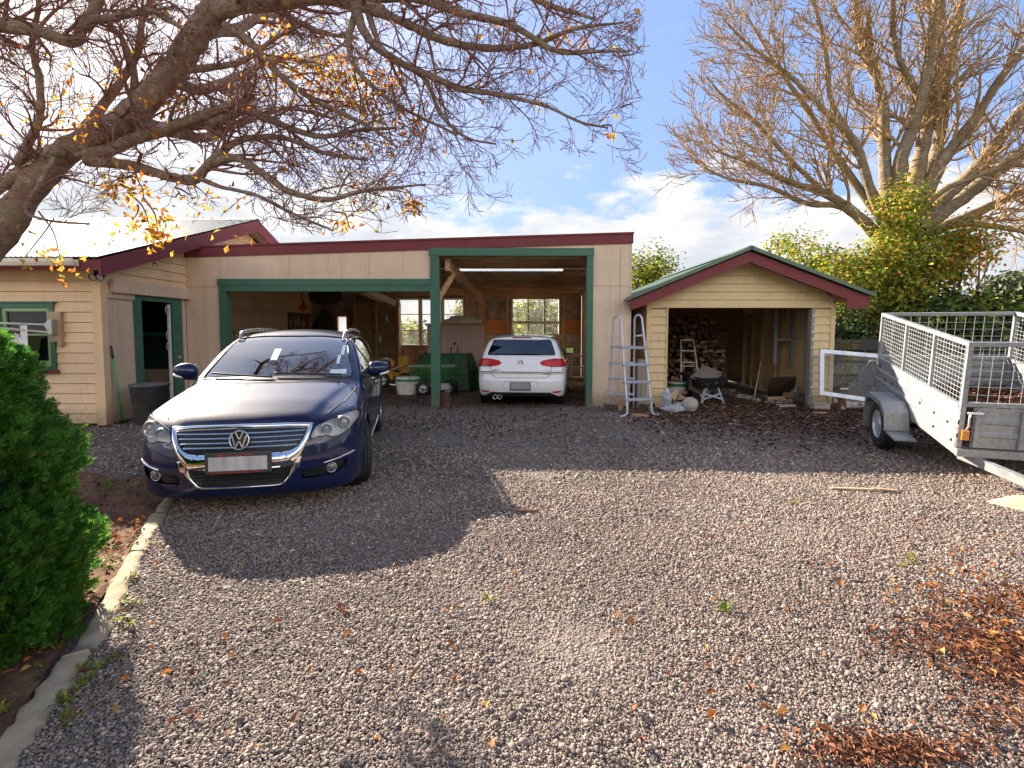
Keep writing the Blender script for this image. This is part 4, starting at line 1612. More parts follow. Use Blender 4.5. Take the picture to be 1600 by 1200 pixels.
M_CHROME = simple('chrome_trim', (0.82, 0.83, 0.85), 0.06, 1.0, var=0.03)
M_SILVER = simple('satin_silver', (0.62, 0.63, 0.65), 0.28, 1.0, var=0.05)
M_BLKP = simple('black_trim', (0.018, 0.018, 0.02), 0.45, 0, var=0.2)
M_GRILLE = simple('grille_black', (0.008, 0.008, 0.009), 0.5, 0)
M_RUB = simple('tyre_rubber', (0.028, 0.027, 0.027), 0.8, 0, var=0.3, scale=14, bmp=0.15)
M_ALLOY = simple('alloy_rim', (0.50, 0.51, 0.53), 0.32, 0.9, var=0.12)
M_CABIN = simple('cabin_trim', (0.11, 0.11, 0.115), 0.8)
M_SEAT = simple('seat_cloth', (0.06, 0.06, 0.065), 0.9, var=0.3)
M_CARGLASS = glass_mat('car_glass', (0.74, 0.80, 0.78), 1.25)
M_CLEARG = glass_mat('clear_glass', (0.93, 0.95, 0.93), 2.4)
M_SCREEN = glass_mat('windscreen_glass', (0.62, 0.70, 0.70), 3.0)
M_LENS = glass_mat('lamp_cover', (0.97, 0.98, 0.98), 1.1, 0.0, 0.42)  # milky haze mixed into the cover to whiten the headlights
M_SEAM = simple('panel_gap', (0.004, 0.004, 0.005), 0.7)


def lamp_red():
    m, nt, out = new_mat('tail_lamp_red')
    v = coords(nt)
    w = N(nt, 'ShaderNodeTexWave', Scale=22.0)
    L(nt, v, w.inputs['Vector'])
    col = ramp(nt, noise(nt, v, 9, 3), [(0.35, (0.34, 0.003, 0.006)), (0.7, (0.62, 0.012, 0.012))])
    principled(nt, out, col, 0.3, 0, bump(nt, w.outputs['Fac'], 0.15, 0.004), 0.35, 0.03, 0.2)
    return m


M_TAIL = lamp_red()


def wheel(parent, centre, r, w, rim_r, spokes=5, steer=0.0, outward=1, rim_mat=None, name='wheel'):
    """wheel as a part; tyre, rim sub-parts. centre in the parent's local space, axle along local y"""
    M = Matrix.Translation(centre) @ Matrix.Rotation(steer, 4, 'Z') @ Matrix.Rotation(-math.pi / 2 * outward, 4, 'X')
    hw = w / 2
    t = MB()
    prof = [(rim_r, -hw * 0.86), (rim_r + 0.02, -hw * 0.96), ((r + rim_r) / 2, -hw), (r - 0.025, -hw * 0.93), (r - 0.006, -hw * 0.78)]
    k = 5
    for i in range(k):
        a = -hw * 0.74 + (hw * 1.48) * i / k
        b = -hw * 0.74 + (hw * 1.48) * (i + 1) / k
        prof += [(r, a + 0.004), (r, b - 0.006), (r - 0.009, b - 0.004), (r - 0.009, b + 0.001)]
    prof += [(r - 0.006, hw * 0.78), (r - 0.025, hw * 0.93), ((r + rim_r) / 2, hw), (rim_r + 0.02, hw * 0.96), (rim_r, hw * 0.86)]
    t.lathe(prof, M, 48)
    hub = MB().lathe([(0.001, hw * 0.3), (rim_r * 0.35, hw * 0.3), (rim_r * 0.5, 0.0), (rim_r * 0.9, -hw * 0.3)], M, 30)
    wh = hub.build(name, M_BLKP, parent, world=False)
    t.build('tyre', M_RUB, wh, world=False)
    rim = MB()
    rim.lathe([(rim_r * 0.9, -hw * 0.8), (rim_r * 0.93, hw * 0.3), (rim_r * 0.92, hw * 0.78), (rim_r * 0.97, hw * 0.9), (rim_r + 0.006, hw * 0.86), (rim_r + 0.004, hw * 0.7)], M, 40)
    rim.lathe([(0.001, hw * 0.80), (0.03, hw * 0.80), (0.07, hw * 0.72), (0.075, hw * 0.4)], M, 24)
    for i in range(spokes):
        a = 2 * math.pi * i / spokes
        ca, sa = math.cos(a), math.sin(a)
        ss = 0.032 if spokes > 6 else 0.045
        vs = []
        for (rr, ww, hh) in ((0.05, ss * 1.0, hw * 0.72), (rim_r * 0.55, ss * 0.75, hw * 0.62), (rim_r * 0.94, ss, hw * 0.74)):
            for sgn in (-1, 1):
                vs.append(M @ Vector((rr * ca - sgn * ww * sa, rr * sa + sgn * ww * ca, hh)))
            for sgn in (-1, 1):
                vs.append(M @ Vector((rr * ca - sgn * ww * 1.15 * sa, rr * sa + sgn * ww * 1.15 * ca, hh - 0.03)))
        fs = []
        for j in (0, 4):
            fs += [(j, j + 4, j + 5, j + 1), (j + 2, j + 6, j + 4, j), (j + 1, j + 5, j + 7, j + 3)]
        rim.add(vs, fs)
    rim.build('rim', rim_mat or M_ALLOY, wh, world=False)
    return wh


def badge_round(parent, centre, u, v, n, r, name='badge', mat=None, back=None):
    """round maker's emblem: ring with stacked V and W strokes"""
    mat = mat or M_CHROME
    c, u, v, n = Vector(centre), Vector(u).normalized(), Vector(v).normalized(), Vector(n).normalized()
    M = Matrix((u, v, n)).transposed().to_4x4()
    M.translation = c
    d = MB().lathe([(0.0005, 0.004), (r * 0.97, 0.004), (r, 0.0)], M, 36).build(name, back or M_GRILLE, parent, world=False)
    g = MB()
    g.lathe([(r * 0.86, 0.0035), (r * 0.88, 0.012), (r * 0.97, 0.012), (r, 0.002)], M, 40)
    P = lambda x, y: c + u * (x * r) + v * (y * r) + n * 0.0085

    def stroke(a, b):
        g.bar(P(*a), P(*b), 0.135 * r, 0.009, up=n)
    stroke((-0.34, 0.80), (-0.03, 0.07))
    stroke((0.34, 0.80), (0.03, 0.07))
    stroke((-0.72, 0.50), (-0.32, -0.74))
    stroke((-0.32, -0.74), (-0.02, -0.08))
    stroke((0.02, -0.08), (0.32, -0.74))
    stroke((0.32, -0.74), (0.72, 0.50))
    g.build('emblem', M_SILVER, d, world=False)
    return d


def seat(parent, x, y, z, name='seat', sc=1.0):
    g = MB()
    M = Matrix.Translation((x, y, z))
    g.box((-0.5, -0.25, 0.0), (0.02, 0.25, 0.14), M, 0.03)
    g.box((0.0, -0.25, 0.05), (0.13, 0.25, 0.62), Matrix.Translation((x, y, z)) @ Matrix.Rotation(R(12), 4, 'Y'), 0.04)
    g.box((0.14, -0.13, 0.66), (0.24, 0.13, 0.86), Matrix.Translation((x, y, z)) @ Matrix.Rotation(R(5), 4, 'Y'), 0.045)
    g.box((0.13, -0.05, 0.55), (0.17, 0.05, 0.70), M)
    g.build(name, M_SEAT, parent, world=False)


# ======================= blue station wagon =======================
pa = dict(
    wheels=(0.93, 3.64), wr=0.315, arch=0.355,
    top=sm([-0.3, 0.10, 0.22, 0.5, 0.9, 1.25, 2.2, 3.6, 4.4, 4.9], [0.66, 0.725, 0.770, 0.858, 0.930, 0.98, 1.0, 1.03, 1.02, 0.99], 0.05),
    crown=0.085,
    crease=lambda x, ay: 0.020 * (1 / (1 + np.exp((ay - (0.47 + 0.25 * np.clip(x, 0, 1.3) / 1.2)) / 0.014))) * np.clip((1.5 - x) / 0.3, 0, 1),
    wz=sm([0.05, 0.16, 0.30, 0.45, 0.62, 0.80, 0.88, 0.95, 1.05], [0.84, 0.872, 0.890, 0.90, 0.910, 0.905, 0.895, 0.875, 0.835], 0.03),
    wx=sm([-0.2, 0.4, 0.9, 2.4, 3.9, 4.8], [0.985, 0.992, 1.0, 1.0, 0.995, 0.95], 0.2),
    fx=sm([0.06, 0.14, 0.22, 0.36, 0.46, 0.56, 0.66, 0.74, 0.80, 0.86, 1.0], [0.16, 0.085, 0.035, 0.008, 0.0, 0.015, 0.052, 0.10, 0.15, 0.22, 0.45], 0.02),
    fc=lambda ay: 0.20 * ay ** 2 + 0.52 * ay ** 6,
    rx=sm([0.15, 0.25, 0.4, 0.6, 0.75, 0.9, 1.05], [4.60, 4.72, 4.77, 4.77, 4.73, 4.70, 4.66], 0.03),
    rc=lambda ay: 0.12 * ay ** 2 + 0.30 * ay ** 6,
    zb=sm([0, 0.25, 0.6, 0.9, 3.8, 4.6, 4.8], [0.145, 0.135, 0.155, 0.20, 0.20, 0.25, 0.30], 0.06),
    k_sh=0.10, k_f=0.09, k_r=0.10, k_u=0.035, k_roof=0.09,
    ws=sm([0.7, 0.98, 1.2, 1.38, 1.5], [0.68, 1.16, 1.58, 1.98, 2.35], 0.04), wsc=0.30, ws_n=0.45,
    roof=sm([1.6, 2.0, 2.4, 2.9, 3.5, 4.1, 4.5], [1.395, 1.435, 1.472, 1.485, 1.472, 1.43, 1.37], 0.15), rcrown=0.062,
    yg=sm([0.7, 0.98, 1.15, 1.3, 1.40, 1.5], [0.885, 0.825, 0.765, 0.695, 0.64, 0.57], 0.03),
    ygx=sm([1.0, 2.2, 3.2, 4.6], [0.985, 1.0, 0.99, 0.90], 0.25),
    rw=sm([0.7, 1.0, 1.2, 1.4, 1.5], [4.86, 4.68, 4.52, 4.30, 4.18], 0.03), rwc=0.18, rw_n=0.72)
fn = car_function(pa)
wagon = thing('station_wagon', 'dark blue station wagon with chrome grille parked nose toward the garden bed', 'car', (-2.345, 4.99, 0.0), (0, 0, R(101)))
wagon.scale = (1, 1, 1.03)
WX = 0.93            # local origin is under the front axle
V, F = surface_nets(fn, (-0.06, -0.99, 0.1), (4.86, 0.99, 1.56), 0.0185)
V[:, 0] -= WX
sh = Shell(V, F)
M_BLUE = car_paint('navy_metallic', (0.0016, 0.0075, 0.048), 0.0, 0.5, 1.0, (0.2, 0.19, 0.19), 0.05, 0.12)
front = lambda c: c[0] < 0.1
sgn_pred = lambda s: (lambda c: c[1] * s > 0.3)

# glass
ws_poly = round_poly([(-0.735, 0.985), (0.735, 0.985), (0.60, 1.375), (0.35, 1.402), (-0.35, 1.402), (-0.60, 1.375)], 0.05)
screen = sh.take('windscreen', ws_poly, 0, lambda c: c[0] < 1.35 and c[2] > 0.95, M_SCREEN, wagon, 0.0)
rwp = round_poly([(-0.60, 1.03), (0.60, 1.03), (0.50, 1.36), (-0.50, 1.36)], 0.06)
sh.take('rear_window', rwp, 0, lambda c: c[0] > 3.1 and c[2] > 0.95, M_CARGLASS, wagon)
sidew = [round_poly([(a - WX, b) for a, b in p], 0.05) for p in (
    [(1.62, 1.035), (2.46, 1.04), (2.46, 1.375), (2.22, 1.355)],
    [(2.56, 1.04), (3.42, 1.05), (3.48, 1.365), (2.56, 1.38)],
    [(3.54, 1.055), (4.34, 1.08), (4.12, 1.33), (3.58, 1.36)])]
for s in (-1, 1):
    for p in sidew:
        sh.take('side_window', p, 1, lambda c, s=s: c[1] * s > 0.4 and c[2] > 0.99, M_CARGLASS, wagon)

# headlights: cut-out, reflector bowl, projectors, clear cover
hl = [(0.515, 0.605), (0.55, 0.690), (0.65, 0.728), (0.775, 0.760), (0.862, 0.772), (0.882, 0.725), (0.85, 0.672), (0.80, 0.625), (0.74, 0.592), (0.69, 0.590), (0.655, 0.612)]
M_REFL = simple('lamp_reflector', (0.78, 0.79, 0.78), 0.4, 0.15, var=0.15)
M_PROJ = simple('projector_glass', (0.25, 0.27, 0.28), 0.05, 0.3)
for s in (-1, 1):
    poly = round_poly([(a * s, b) for a, b in hl], 0.02, 2)
    lamp = sh.take('headlight', poly, 0, lambda c, s=s: c[0] < -0.40 and c[1] * s > 0.3, M_LENS, wagon)
    g = MB()
    g.tube(sh.line(poly + poly[:1], 0, -1, rad=0.003, n=3), 0.0045, 5)
    g.build('lamp_gap', M_SEAM, lamp, world=False)
    # reflector bowl: same outline set back, with side walls
    back = MB()
    ring = []
    for (a, b) in poly:
        h, nn = sh.hit((-3, a, b), (1, 0, 0))
        if h is None:
            h = Vector((-0.55, a, b))
        ring.append(h)
    n = len(ring)
    cen = sum(ring, Vector()) / n
    inner = [p * 0.86 + cen * 0.14 + Vector((0.055, -0.01 * s, 0)) for p in ring]
    back.add(ring + inner, [(i, (i + 1) % n, n + (i + 1) % n, n + i) for i in range(n)] + [tuple(range(n, 2 * n))])
    back.build('reflector', M_REFL, lamp, world=False)
    for (yy, zz, rr) in ((0.765, 0.682, 0.060), (0.64, 0.655, 0.046)):
        h, nn = sh.hit((-3, yy * s, zz), (1, 0, 0))
        c = h + Vector((0.022, -0.006 * s, 0))
        M = Matrix.Translation(c) @ Matrix.Rotation(-0.25 * s, 4, 'Z') @ Matrix.Rotation(-math.pi / 2, 4, 'Y')
        MB().lathe([(rr * 1.12, -0.03), (rr * 1.15, 0.004), (rr * 1.05, 0.014), (rr * 0.88, 0.004), (rr * 0.8, -0.006)], M, 28).build('lamp_ring', M_SILVER, lamp, world=False)
        MB().lathe([(0.0005, 0.012), (rr * 0.4, 0.009), (rr * 0.68, 0.0), (rr * 0.84, -0.014)], M, 24).build('bulb_glass', M_PROJ, lamp, world=False)

# upper grille opening and lower intakes
gr = [(-0.500, 0.690), (-0.47, 0.610), (-0.43, 0.553), (-0.38, 0.525), (-0.30, 0.518), (0.30, 0.518), (0.38, 0.525), (0.43, 0.553), (0.47, 0.610), (0.500, 0.690), (0.35, 0.700), (0.0, 0.705), (-0.35, 0.700)]
lowg = [(-0.385, 0.395), (-0.365, 0.335), (-0.315, 0.275), (-0.28, 0.262), (0.28, 0.262), (0.315, 0.275), (0.365, 0.335), (0.385, 0.395)]
grille = sh.take('grille', gr, 0, front, M_GRILLE, wagon)
for v in grille.data.vertices:
    v.co.x += 0.022
low = sh.take('lower_grille', lowg, 0, front, M_GRILLE, wagon)
for v in low.data.vertices:
    v.co.x += 0.02


def front_pt(y, z, off=0.0):
    h, nn = sh.hit((-3, y, z), (1, 0, 0))
    return (h + nn * off) if h is not None else Vector((-WX, y, z))


def strip_on_front(poly_a, poly_b, off, thick, mat, name, parent, closed=True):
    """raised band between two matching outlines on the nose"""
    n = len(poly_a)
    A = [front_pt(a, b, off) for a, b in poly_a]
    B = [front_pt(a, b, off) for a, b in poly_b]
    A2 = [p + Vector((thick, 0, 0)) for p in A]
    B2 = [p + Vector((thick, 0, 0)) for p in B]
    fs = []
    rng = range(n) if closed else range(n - 1)
    for i in rng:
        j = (i + 1) % n
        fs += [(i, j, n + j, n + i), (2 * n + i, 2 * n + j, j, i), (n + i, n + j, 3 * n + j, 3 * n + i)]
    return MB().add(A + B + A2 + B2, fs).build(name, mat, parent, world=False)


# slats, following the nose curve
def slat(y0, y1, z, h, d, off):
    n = 18
    vs, fs = [], []
    for i in range(n + 1):
        y = y0 + (y1 - y0) * i / n
        p = front_pt(y, z, 0) + Vector((off, 0, 0))
        vs += [p + Vector((0, 0, h / 2)), p + Vector((-0.004, 0, 0)), p + Vector((0, 0, -h / 2)), p + Vector((d, 0, -h / 2)), p + Vector((d, 0, h / 2))]
    for i in range(n):
        for k in range(5):
            fs.append((i * 5 + k, (i + 1) * 5 + k, (i + 1) * 5 + (k + 1) % 5, i * 5 + (k + 1) % 5))
    return vs, fs


for z, hw in ((0.668, 0.482), (0.634, 0.468), (0.600, 0.452), (0.566, 0.425)):
    for (a, b) in ((-hw, -0.0), (0.0, hw)):
        vs, fs = slat(a, b, z, 0.011, 0.02, 0.006)
        MB().add(vs, fs).build('slat', M_SILVER, grille, world=False)
for z, hw in ((0.352, 0.35), (0.325, 0.335), (0.298, 0.31)):
    vs, fs = slat(-hw, hw, z, 0.010, 0.02, 0.012)
    MB().add(vs, fs).build('slat', M_BLKP, low, world=False)
# chrome surround: top bar, sides flowing into the wide lower band, thin edge round the lower intake
outer = [(-0.545, 0.775), (-0.515, 0.640), (-0.475, 0.520), (-0.435, 0.400), (-0.432, 0.398), (-0.431, 0.3975), (0.431, 0.3975), (0.432, 0.398), (0.435, 0.400), (0.475, 0.520), (0.515, 0.640), (0.545, 0.775), (0.36, 0.783), (0.0, 0.788), (-0.36, 0.783)]


def dens(poly, k=4):
    out = []
    for i in range(len(poly)):
        a, b = np.array(poly[i]), np.array(poly[(i + 1) % len(poly)])
        for t in range(k):
            out.append(tuple(a + (b - a) * t / k))
    return out


sur = MB()
def band(pa_, pb_, off=0.006):
    A = [front_pt(*p, off) for p in pa_]
    B = [front_pt(*p, off + 0.004) for p in pb_]
    Bm = [front_pt((p[0] + q[0]) / 2, (p[1] + q[1]) / 2, off + 0.012) for p, q in zip(pa_, pb_)]
    n = len(A)
    A2 = [front_pt(*p, -0.02) for p in pa_]
    B2 = [front_pt(*p, -0.02) for p in pb_]
    fs = []
    for i in range(n - 1):
        fs += [(i, i + 1, n + i + 1, n + i), (n + i, n + i + 1, 2 * n + i + 1, 2 * n + i), (3 * n + i, 3 * n + i + 1, i + 1, i), (2 * n + i, 2 * n + i + 1, 4 * n + i + 1, 4 * n + i)]
    sur.add(A + Bm + B + A2 + B2, fs, True)


def lerp_line(pts, n):
    P = np.array(pts, float)
    d = np.r_[0, np.cumsum(np.hypot(*np.diff(P, axis=0).T))]
    t = np.linspace(0, d[-1], n)
    return list(zip(np.interp(t, d, P[:, 0]), np.interp(t, d, P[:, 1])))


band(lerp_line([(-0.500, 0.690), (-0.35, 0.700), (0, 0.705), (0.35, 0.700), (0.500, 0.690)], 25), lerp_line([(-0.538, 0.714), (-0.36, 0.725), (0, 0.729), (0.36, 0.725), (0.538, 0.714)], 25))
for s in (-1, 1):
    band(lerp_line([(0.500 * s, 0.690), (0.47 * s, 0.610), (0.43 * s, 0.553), (0.38 * s, 0.525), (0.30 * s, 0.518)], 14),
         lerp_line([(0.538 * s, 0.714), (0.513 * s, 0.62), (0.485 * s, 0.55), (0.455 * s, 0.46), (0.437 * s, 0.405)], 14))
    band(lerp_line([(0.385 * s, 0.397), (0.365 * s, 0.335), (0.315 * s, 0.275), (0.28 * s, 0.262), (0.0, 0.262)], 20),
         lerp_line([(0.437 * s, 0.397), (0.382 * s, 0.328), (0.327 * s, 0.264), (0.284 * s, 0.250), (0.0, 0.250)], 20))
band(lerp_line([(-0.30, 0.518), (0.30, 0.518)], 21), lerp_line([(-0.437, 0.40), (0.437, 0.40)], 21))
for s in (-1, 1):
    sh.lift('chrome_fill', [(0.40 * s, 0.385), (0.405 * s, 0.47), (0.46 * s, 0.47), (0.44 * s, 0.385)], 0, front, M_CHROME, wagon, 0.012, 0.02)
surr = sur.build('chrome_surround', M_CHROME, wagon, world=False)
p0_, n0_ = sh.hit((-3, 0, 0.622), (1, 0, 0))
badge_round(wagon, p0_ + Vector((-0.012, 0, 0)), (0, -1, 0), (0.2, 0, 1), (-1, 0, 0.22), 0.077)

# side intakes with fog lamps and chrome strips
for s in (-1, 1):
    poly = round_poly([(0.455 * s, 0.285), (0.46 * s, 0.355), (0.62 * s, 0.378), (0.80 * s, 0.405), (0.785 * s, 0.335), (0.70 * s, 0.29)], 0.02, 2)
    it = sh.take('bumper_intake', poly, 0, lambda c, s=s: c[0] < -0.42 and c[1] * s > 0.2, M_GRILLE, wagon)
    for v in it.data.vertices:
        v.co.x += 0.035
    for z, a, b in ((0.345, 0.47, 0.60), (0.322, 0.47, 0.60), (0.300, 0.47, 0.60)):
        vs, fs = slat(a * s, b * s, z, 0.008, 0.02, 0.02)
        MB().add(vs, fs).build('slat', M_BLKP, it, world=False)
    c = front_pt(0.675 * s, 0.340) + Vector((0.015, 0, 0))
    M = Matrix.Translation(c) @ Matrix.Rotation(-0.3 * s, 4, 'Z') @ Matrix.Rotation(-math.pi / 2, 4, 'Y')
    fog = MB().lathe([(0.0005, 0.010), (0.026, 0.008), (0.037, 0.0)], M, 22).build('fog_lamp', simple('fog_glass', (0.12, 0.125, 0.13), 0.08, 0.2), wagon, world=False)
    MB().lathe([(0.037, -0.03), (0.038, 0.004), (0.042, 0.003), (0.046, -0.03)], M, 22).build('bezel', M_SILVER, fog, world=False)
    sur = MB()
    band(lerp_line([(0.62 * s, 0.392), (0.72 * s, 0.408), (0.835 * s, 0.433)], 10), lerp_line([(0.62 * s, 0.403), (0.72 * s, 0.420), (0.84 * s, 0.447)], 10), 0.002)
    sur.build('chrome_strip', M_CHROME, wagon, world=False)

# number plate: dark holder, blurred plate face, red slogan lines
p = front_pt(0, 0.475) + Vector((-0.03, 0, 0))
pl = MB().box((p.x, -0.245, 0.370), (p.x + 0.03, 0.245, 0.540), c=0.012).build('number_plate', simple('plate_holder', (0.05, 0.05, 0.055), 0.5), wagon, world=False)


def plate_mat(name, base, blot=(0.42, 0.41, 0.43), sc=16.0):
    m, nt, out = new_mat(name)
    v = coords(nt, (1, 1, 0.25))
    f = noise(nt, v, sc, 1, 0.4)
    col = ramp(nt, f, [(0.30, blot), (0.70, base)])
    principled(nt, out, col, 0.5)
    return m


MB().box((p.x - 0.004, -0.215, 0.400), (p.x + 0.001, 0.215, 0.507)).build('plate_face', plate_mat('blurred_plate', (0.62, 0.60, 0.60)), pl, world=False)
for (a, b, z0, z1) in ((-0.10, 0.16, 0.511, 0.527), (-0.17, 0.20, 0.380, 0.396)):
    MB().box((p.x - 0.002, a, z0), (p.x + 0.001, b, z1)).build('slogan_strip', plate_mat('red_slogan', (0.42, 0.05, 0.03), (0.08, 0.03, 0.03), 60.0), pl, world=False)

# bonnet, wing and door shut lines
gaps = []
for s in (-1, 1):
    ln1 = sh.line([(-WX + 0.30, 0.62 * s), (-WX + 0.62, 0.735 * s), (-WX + 1.0, 0.785 * s), (-WX + 1.25, 0.79 * s)], 2, 1, n=14)
    g = MB()
    g.tube(ln1, 0.0042, 5)
    g.build('bonnet_gap', M_SEAM, wagon, world=False)
    g = MB()
    for pts in ([(0.62, 0.34), (0.60, 0.55), (0.56, 0.75), (0.50, 0.98)], [(1.56, 0.25), (1.58, 0.6), (1.57, 1.02)], [(2.36, 0.62), (2.52, 0.75), (2.56, 1.04)], [(-0.22, 0.545), (-0.42, 0.57), (-0.60, 0.60)]):
        g.tube(sh.line(pts, 1, s, n=14), 0.004, 5)
    g.build_each('door_gap', M_SEAM, wagon, world=False)
    g = MB()
    g.tube(sh.line([(0.62, 1.020), (1.6, 1.028), (2.6, 1.042), (3.42, 1.068)], 1, s, n=12, off=0.004), 0.008, 5)
    g.tube(sh.line([(0.68, 1.035), (1.0, 1.22), (1.27, 1.365), (1.62, 1.388), (2.5, 1.375), (3.2, 1.335), (3.42, 1.08)], 1, s, n=12, off=0.002), 0.006, 5)
    g.build('window_trim', M_CHROME, wagon, world=False)
    g = MB()
    g.tube(sh.line([(0.50, 0.285), (2.30, 0.30)], 1, s, n=30, off=0.004), 0.010, 6)
    g.build('sill_trim', M_CHROME, wagon, world=False)
    for x0 in (1.30, 2.20):
        h = sh.line([(x0, 0.845), (x0 + 0.2, 0.855)], 1, s, n=6, off=0.02)
        MB().tube(h, [0.008] + [0.014] * (len(h) - 2) + [0.008], 8).build('door_handle', M_CHROME, wagon, world=False)
    # black wheel-arch liner
    for xw in (0.0, 3.64 - WX):
        Ml = Matrix.Translation((xw, 0.50 * s, 0.315)) @ Matrix.Rotation(-math.pi / 2 * s, 4, 'X')
        MB().lathe([(0.01, 0.0), (0.352, 0.0), (0.352, 0.36)], Ml, 30).build('arch_liner', M_BLKP, wagon, world=False)
# body
me = bpy.data.meshes.new('body')
sh.bm.normal_update()
sh.bm.to_mesh(me)
body = link_mesh('body', me, M_BLUE, wagon, world=False)
cw = lambda x0: [(x0 + 0.24 * y * y, y) for y in np.linspace(-0.72, 0.72, 13)]
sh.lift('cowl', cw(0.125) + cw(0.30)[::-1], 2, lambda c: 0.88 < c[2] < 1.06, M_BLKP, wagon, 0.003)
# black rubber round the windscreen, wipers, cowl
g = MB()
ring = sh.line(ws_poly + ws_poly[:1], 0, -1, n=3, off=0.001)
g.tube(ring, 0.011, 5)
g.build('windscreen_seal', M_BLKP, wagon, world=False)
for pts in ([(-0.62, 1.002), (-0.30, 1.018), (0.05, 1.03)], [(0.02, 0.995), (0.35, 1.012), (0.66, 1.03)]):
    q = sh.line(pts, 0, -1, n=12, off=0.022)
    w = MB().tube(q, 0.010, 6).build('wiper', M_BLKP, wagon, world=False)
# roof rails
for s in (-1, 1):
    ln = sh.line([(2.02 - WX, 0.565 * s), (2.2 - WX, 0.585 * s), (4.0 - WX, 0.56 * s), (4.2 - WX, 0.54 * s)], 2, 1, n=12, off=0.0)
    n = len(ln)
    pts = [q + Vector((0, 0, 0.062 * min(1, i / 5, (n - 1 - i) / 5))) for i, q in enumerate(ln)]
    MB().tube(pts, [0.018] * n, 8).build('roof_rail', M_SILVER, wagon, world=False)
# door mirrors
M_MIRROR = simple('mirror_face', (0.8, 0.82, 0.85), 0.03, 1.0)


def door_mirror(parent, s, x, y, z, mat, cap=M_BLKP):
    bm = bmesh.new()
    bmesh.ops.create_uvsphere(bm, u_segments=24, v_segments=14, radius=1)
    for v in bm.verts:
        c = v.co
        bx = 0.085 * (1 - 0.0 * c.y) if c.x < 0 else 0.045
        taper = 1 - 0.22 * c.y
        v.co = Vector((x + c.x * bx, y * s + s * c.y * 0.125, z + c.z * 0.082 * taper + 0.012 * c.y))
    me = bpy.data.meshes.new('mirror')
    bm.to_mesh(me)
    bm.free()
    for q in me.polygons:
        q.use_smooth = True
    o = link_mesh('mirror', me, mat, parent, world=False)
    MB().box((x + 0.030, (y - 0.09) * s if s > 0 else (y + 0.09) * s, z - 0.06), (x + 0.047, (y + 0.09) * s if s > 0 else (y - 0.09) * s, z + 0.065), c=0.006).build('mirror_glass', M_MIRROR, o, world=False)
    MB().bar((x + 0.02, (y - 0.20) * s, z - 0.085), (x, (y + 0.02) * s, z - 0.072), 0.055, 0.035, c=0.008).build('mirror_arm', cap, o, world=False)
    g = MB()
    g.tube([(x - 0.055, (y + 0.02) * s, z - 0.058), (x - 0.045, (y + 0.07) * s, z - 0.05), (x + 0.0, (y + 0.115) * s, z - 0.035)], 0.013, 6)
    g.build('indicator', simple('clear_lens', (0.75, 0.76, 0.78), 0.1), o, world=False)


for s in (-1, 1):
    door_mirror(wagon, s, 1.62 - WX, 0.985, 1.055, M_BLUE)
# tail lamps
for s in (-1, 1):
    sh.lift('tail_light', round_poly([(0.55 * s, 0.78), (0.55 * s, 0.93), (0.84 * s, 0.95), (0.86 * s, 0.78)], 0.03), 0, lambda c: c[0] > 3.4, M_TAIL, wagon, 0.004, 0.006)
# cabin
cab = MB()
cab.box((0.30, -0.72, 0.60), (0.80, 0.72, 0.955), c=0.06)
cab.box((0.75, 0.22, 0.82), (1.0, 0.52, 0.985), c=0.04)
cab.build('dashboard', M_CABIN, wagon, world=False)
MB().box((0.3, -0.80, 0.34), (3.6, 0.80, 0.36)).build('cabin_floor', M_CABIN, wagon, world=False)
g = MB()
for s in (-1, 1):
    g.box((0.6, 0.80 * s - 0.01, 0.36), (3.5, 0.80 * s + 0.01, 0.98))
g.build_each('door_card', M_CABIN, wagon, world=False)
for y in (-0.37, 0.37):
    seat(wagon, 1.55, y, 0.42)
    seat(wagon, 2.45, y, 0.45, 'rear_seat')
st = [(0.93 + 0.06 * math.sin(a) * 0.6, 0.37 + 0.18 * math.cos(a), 0.93 + 0.17 * math.sin(a)) for a in np.linspace(0, 6.283, 26)]
MB().tube(st, 0.014, 6).build('steering_wheel', M_BLKP, wagon, world=False)
# screen furniture: rear-view mirror, permit labels
h, nn = sh.hit((-3, 0, 1.33), (1, 0, 0))
MB().box((h.x + 0.06, -0.11, 1.29), (h.x + 0.085, 0.11, 1.35), c=0.01).build('rear_view_mirror', M_BLKP, wagon, world=False)
M_LABEL = simple('paper_label', (0.62, 0.72, 0.74), 0.6)
for (ya, yb, za, zb_) in ((-0.665, -0.505, 1.02, 1.062), (-0.605, -0.575, 1.20, 1.30), (-0.58, -0.548, 1.115, 1.20), (0.055, 0.125, 1.16, 1.27)):
    sh.lift('screen_label', [(ya, za), (yb, za), (yb, zb_), (ya, zb_)], 0, lambda c: c[0] < 1.5, M_LABEL, wagon, 0.003)
for s in (-1, 1):
    wheel(wagon, (0.0, 0.79 * s, 0.315), 0.318, 0.225, 0.215, 9, R(17), outward=s)
    wheel(wagon, (3.64 - WX, 0.79 * s, 0.315), 0.318, 0.225, 0.215, 9, 0, outward=s)

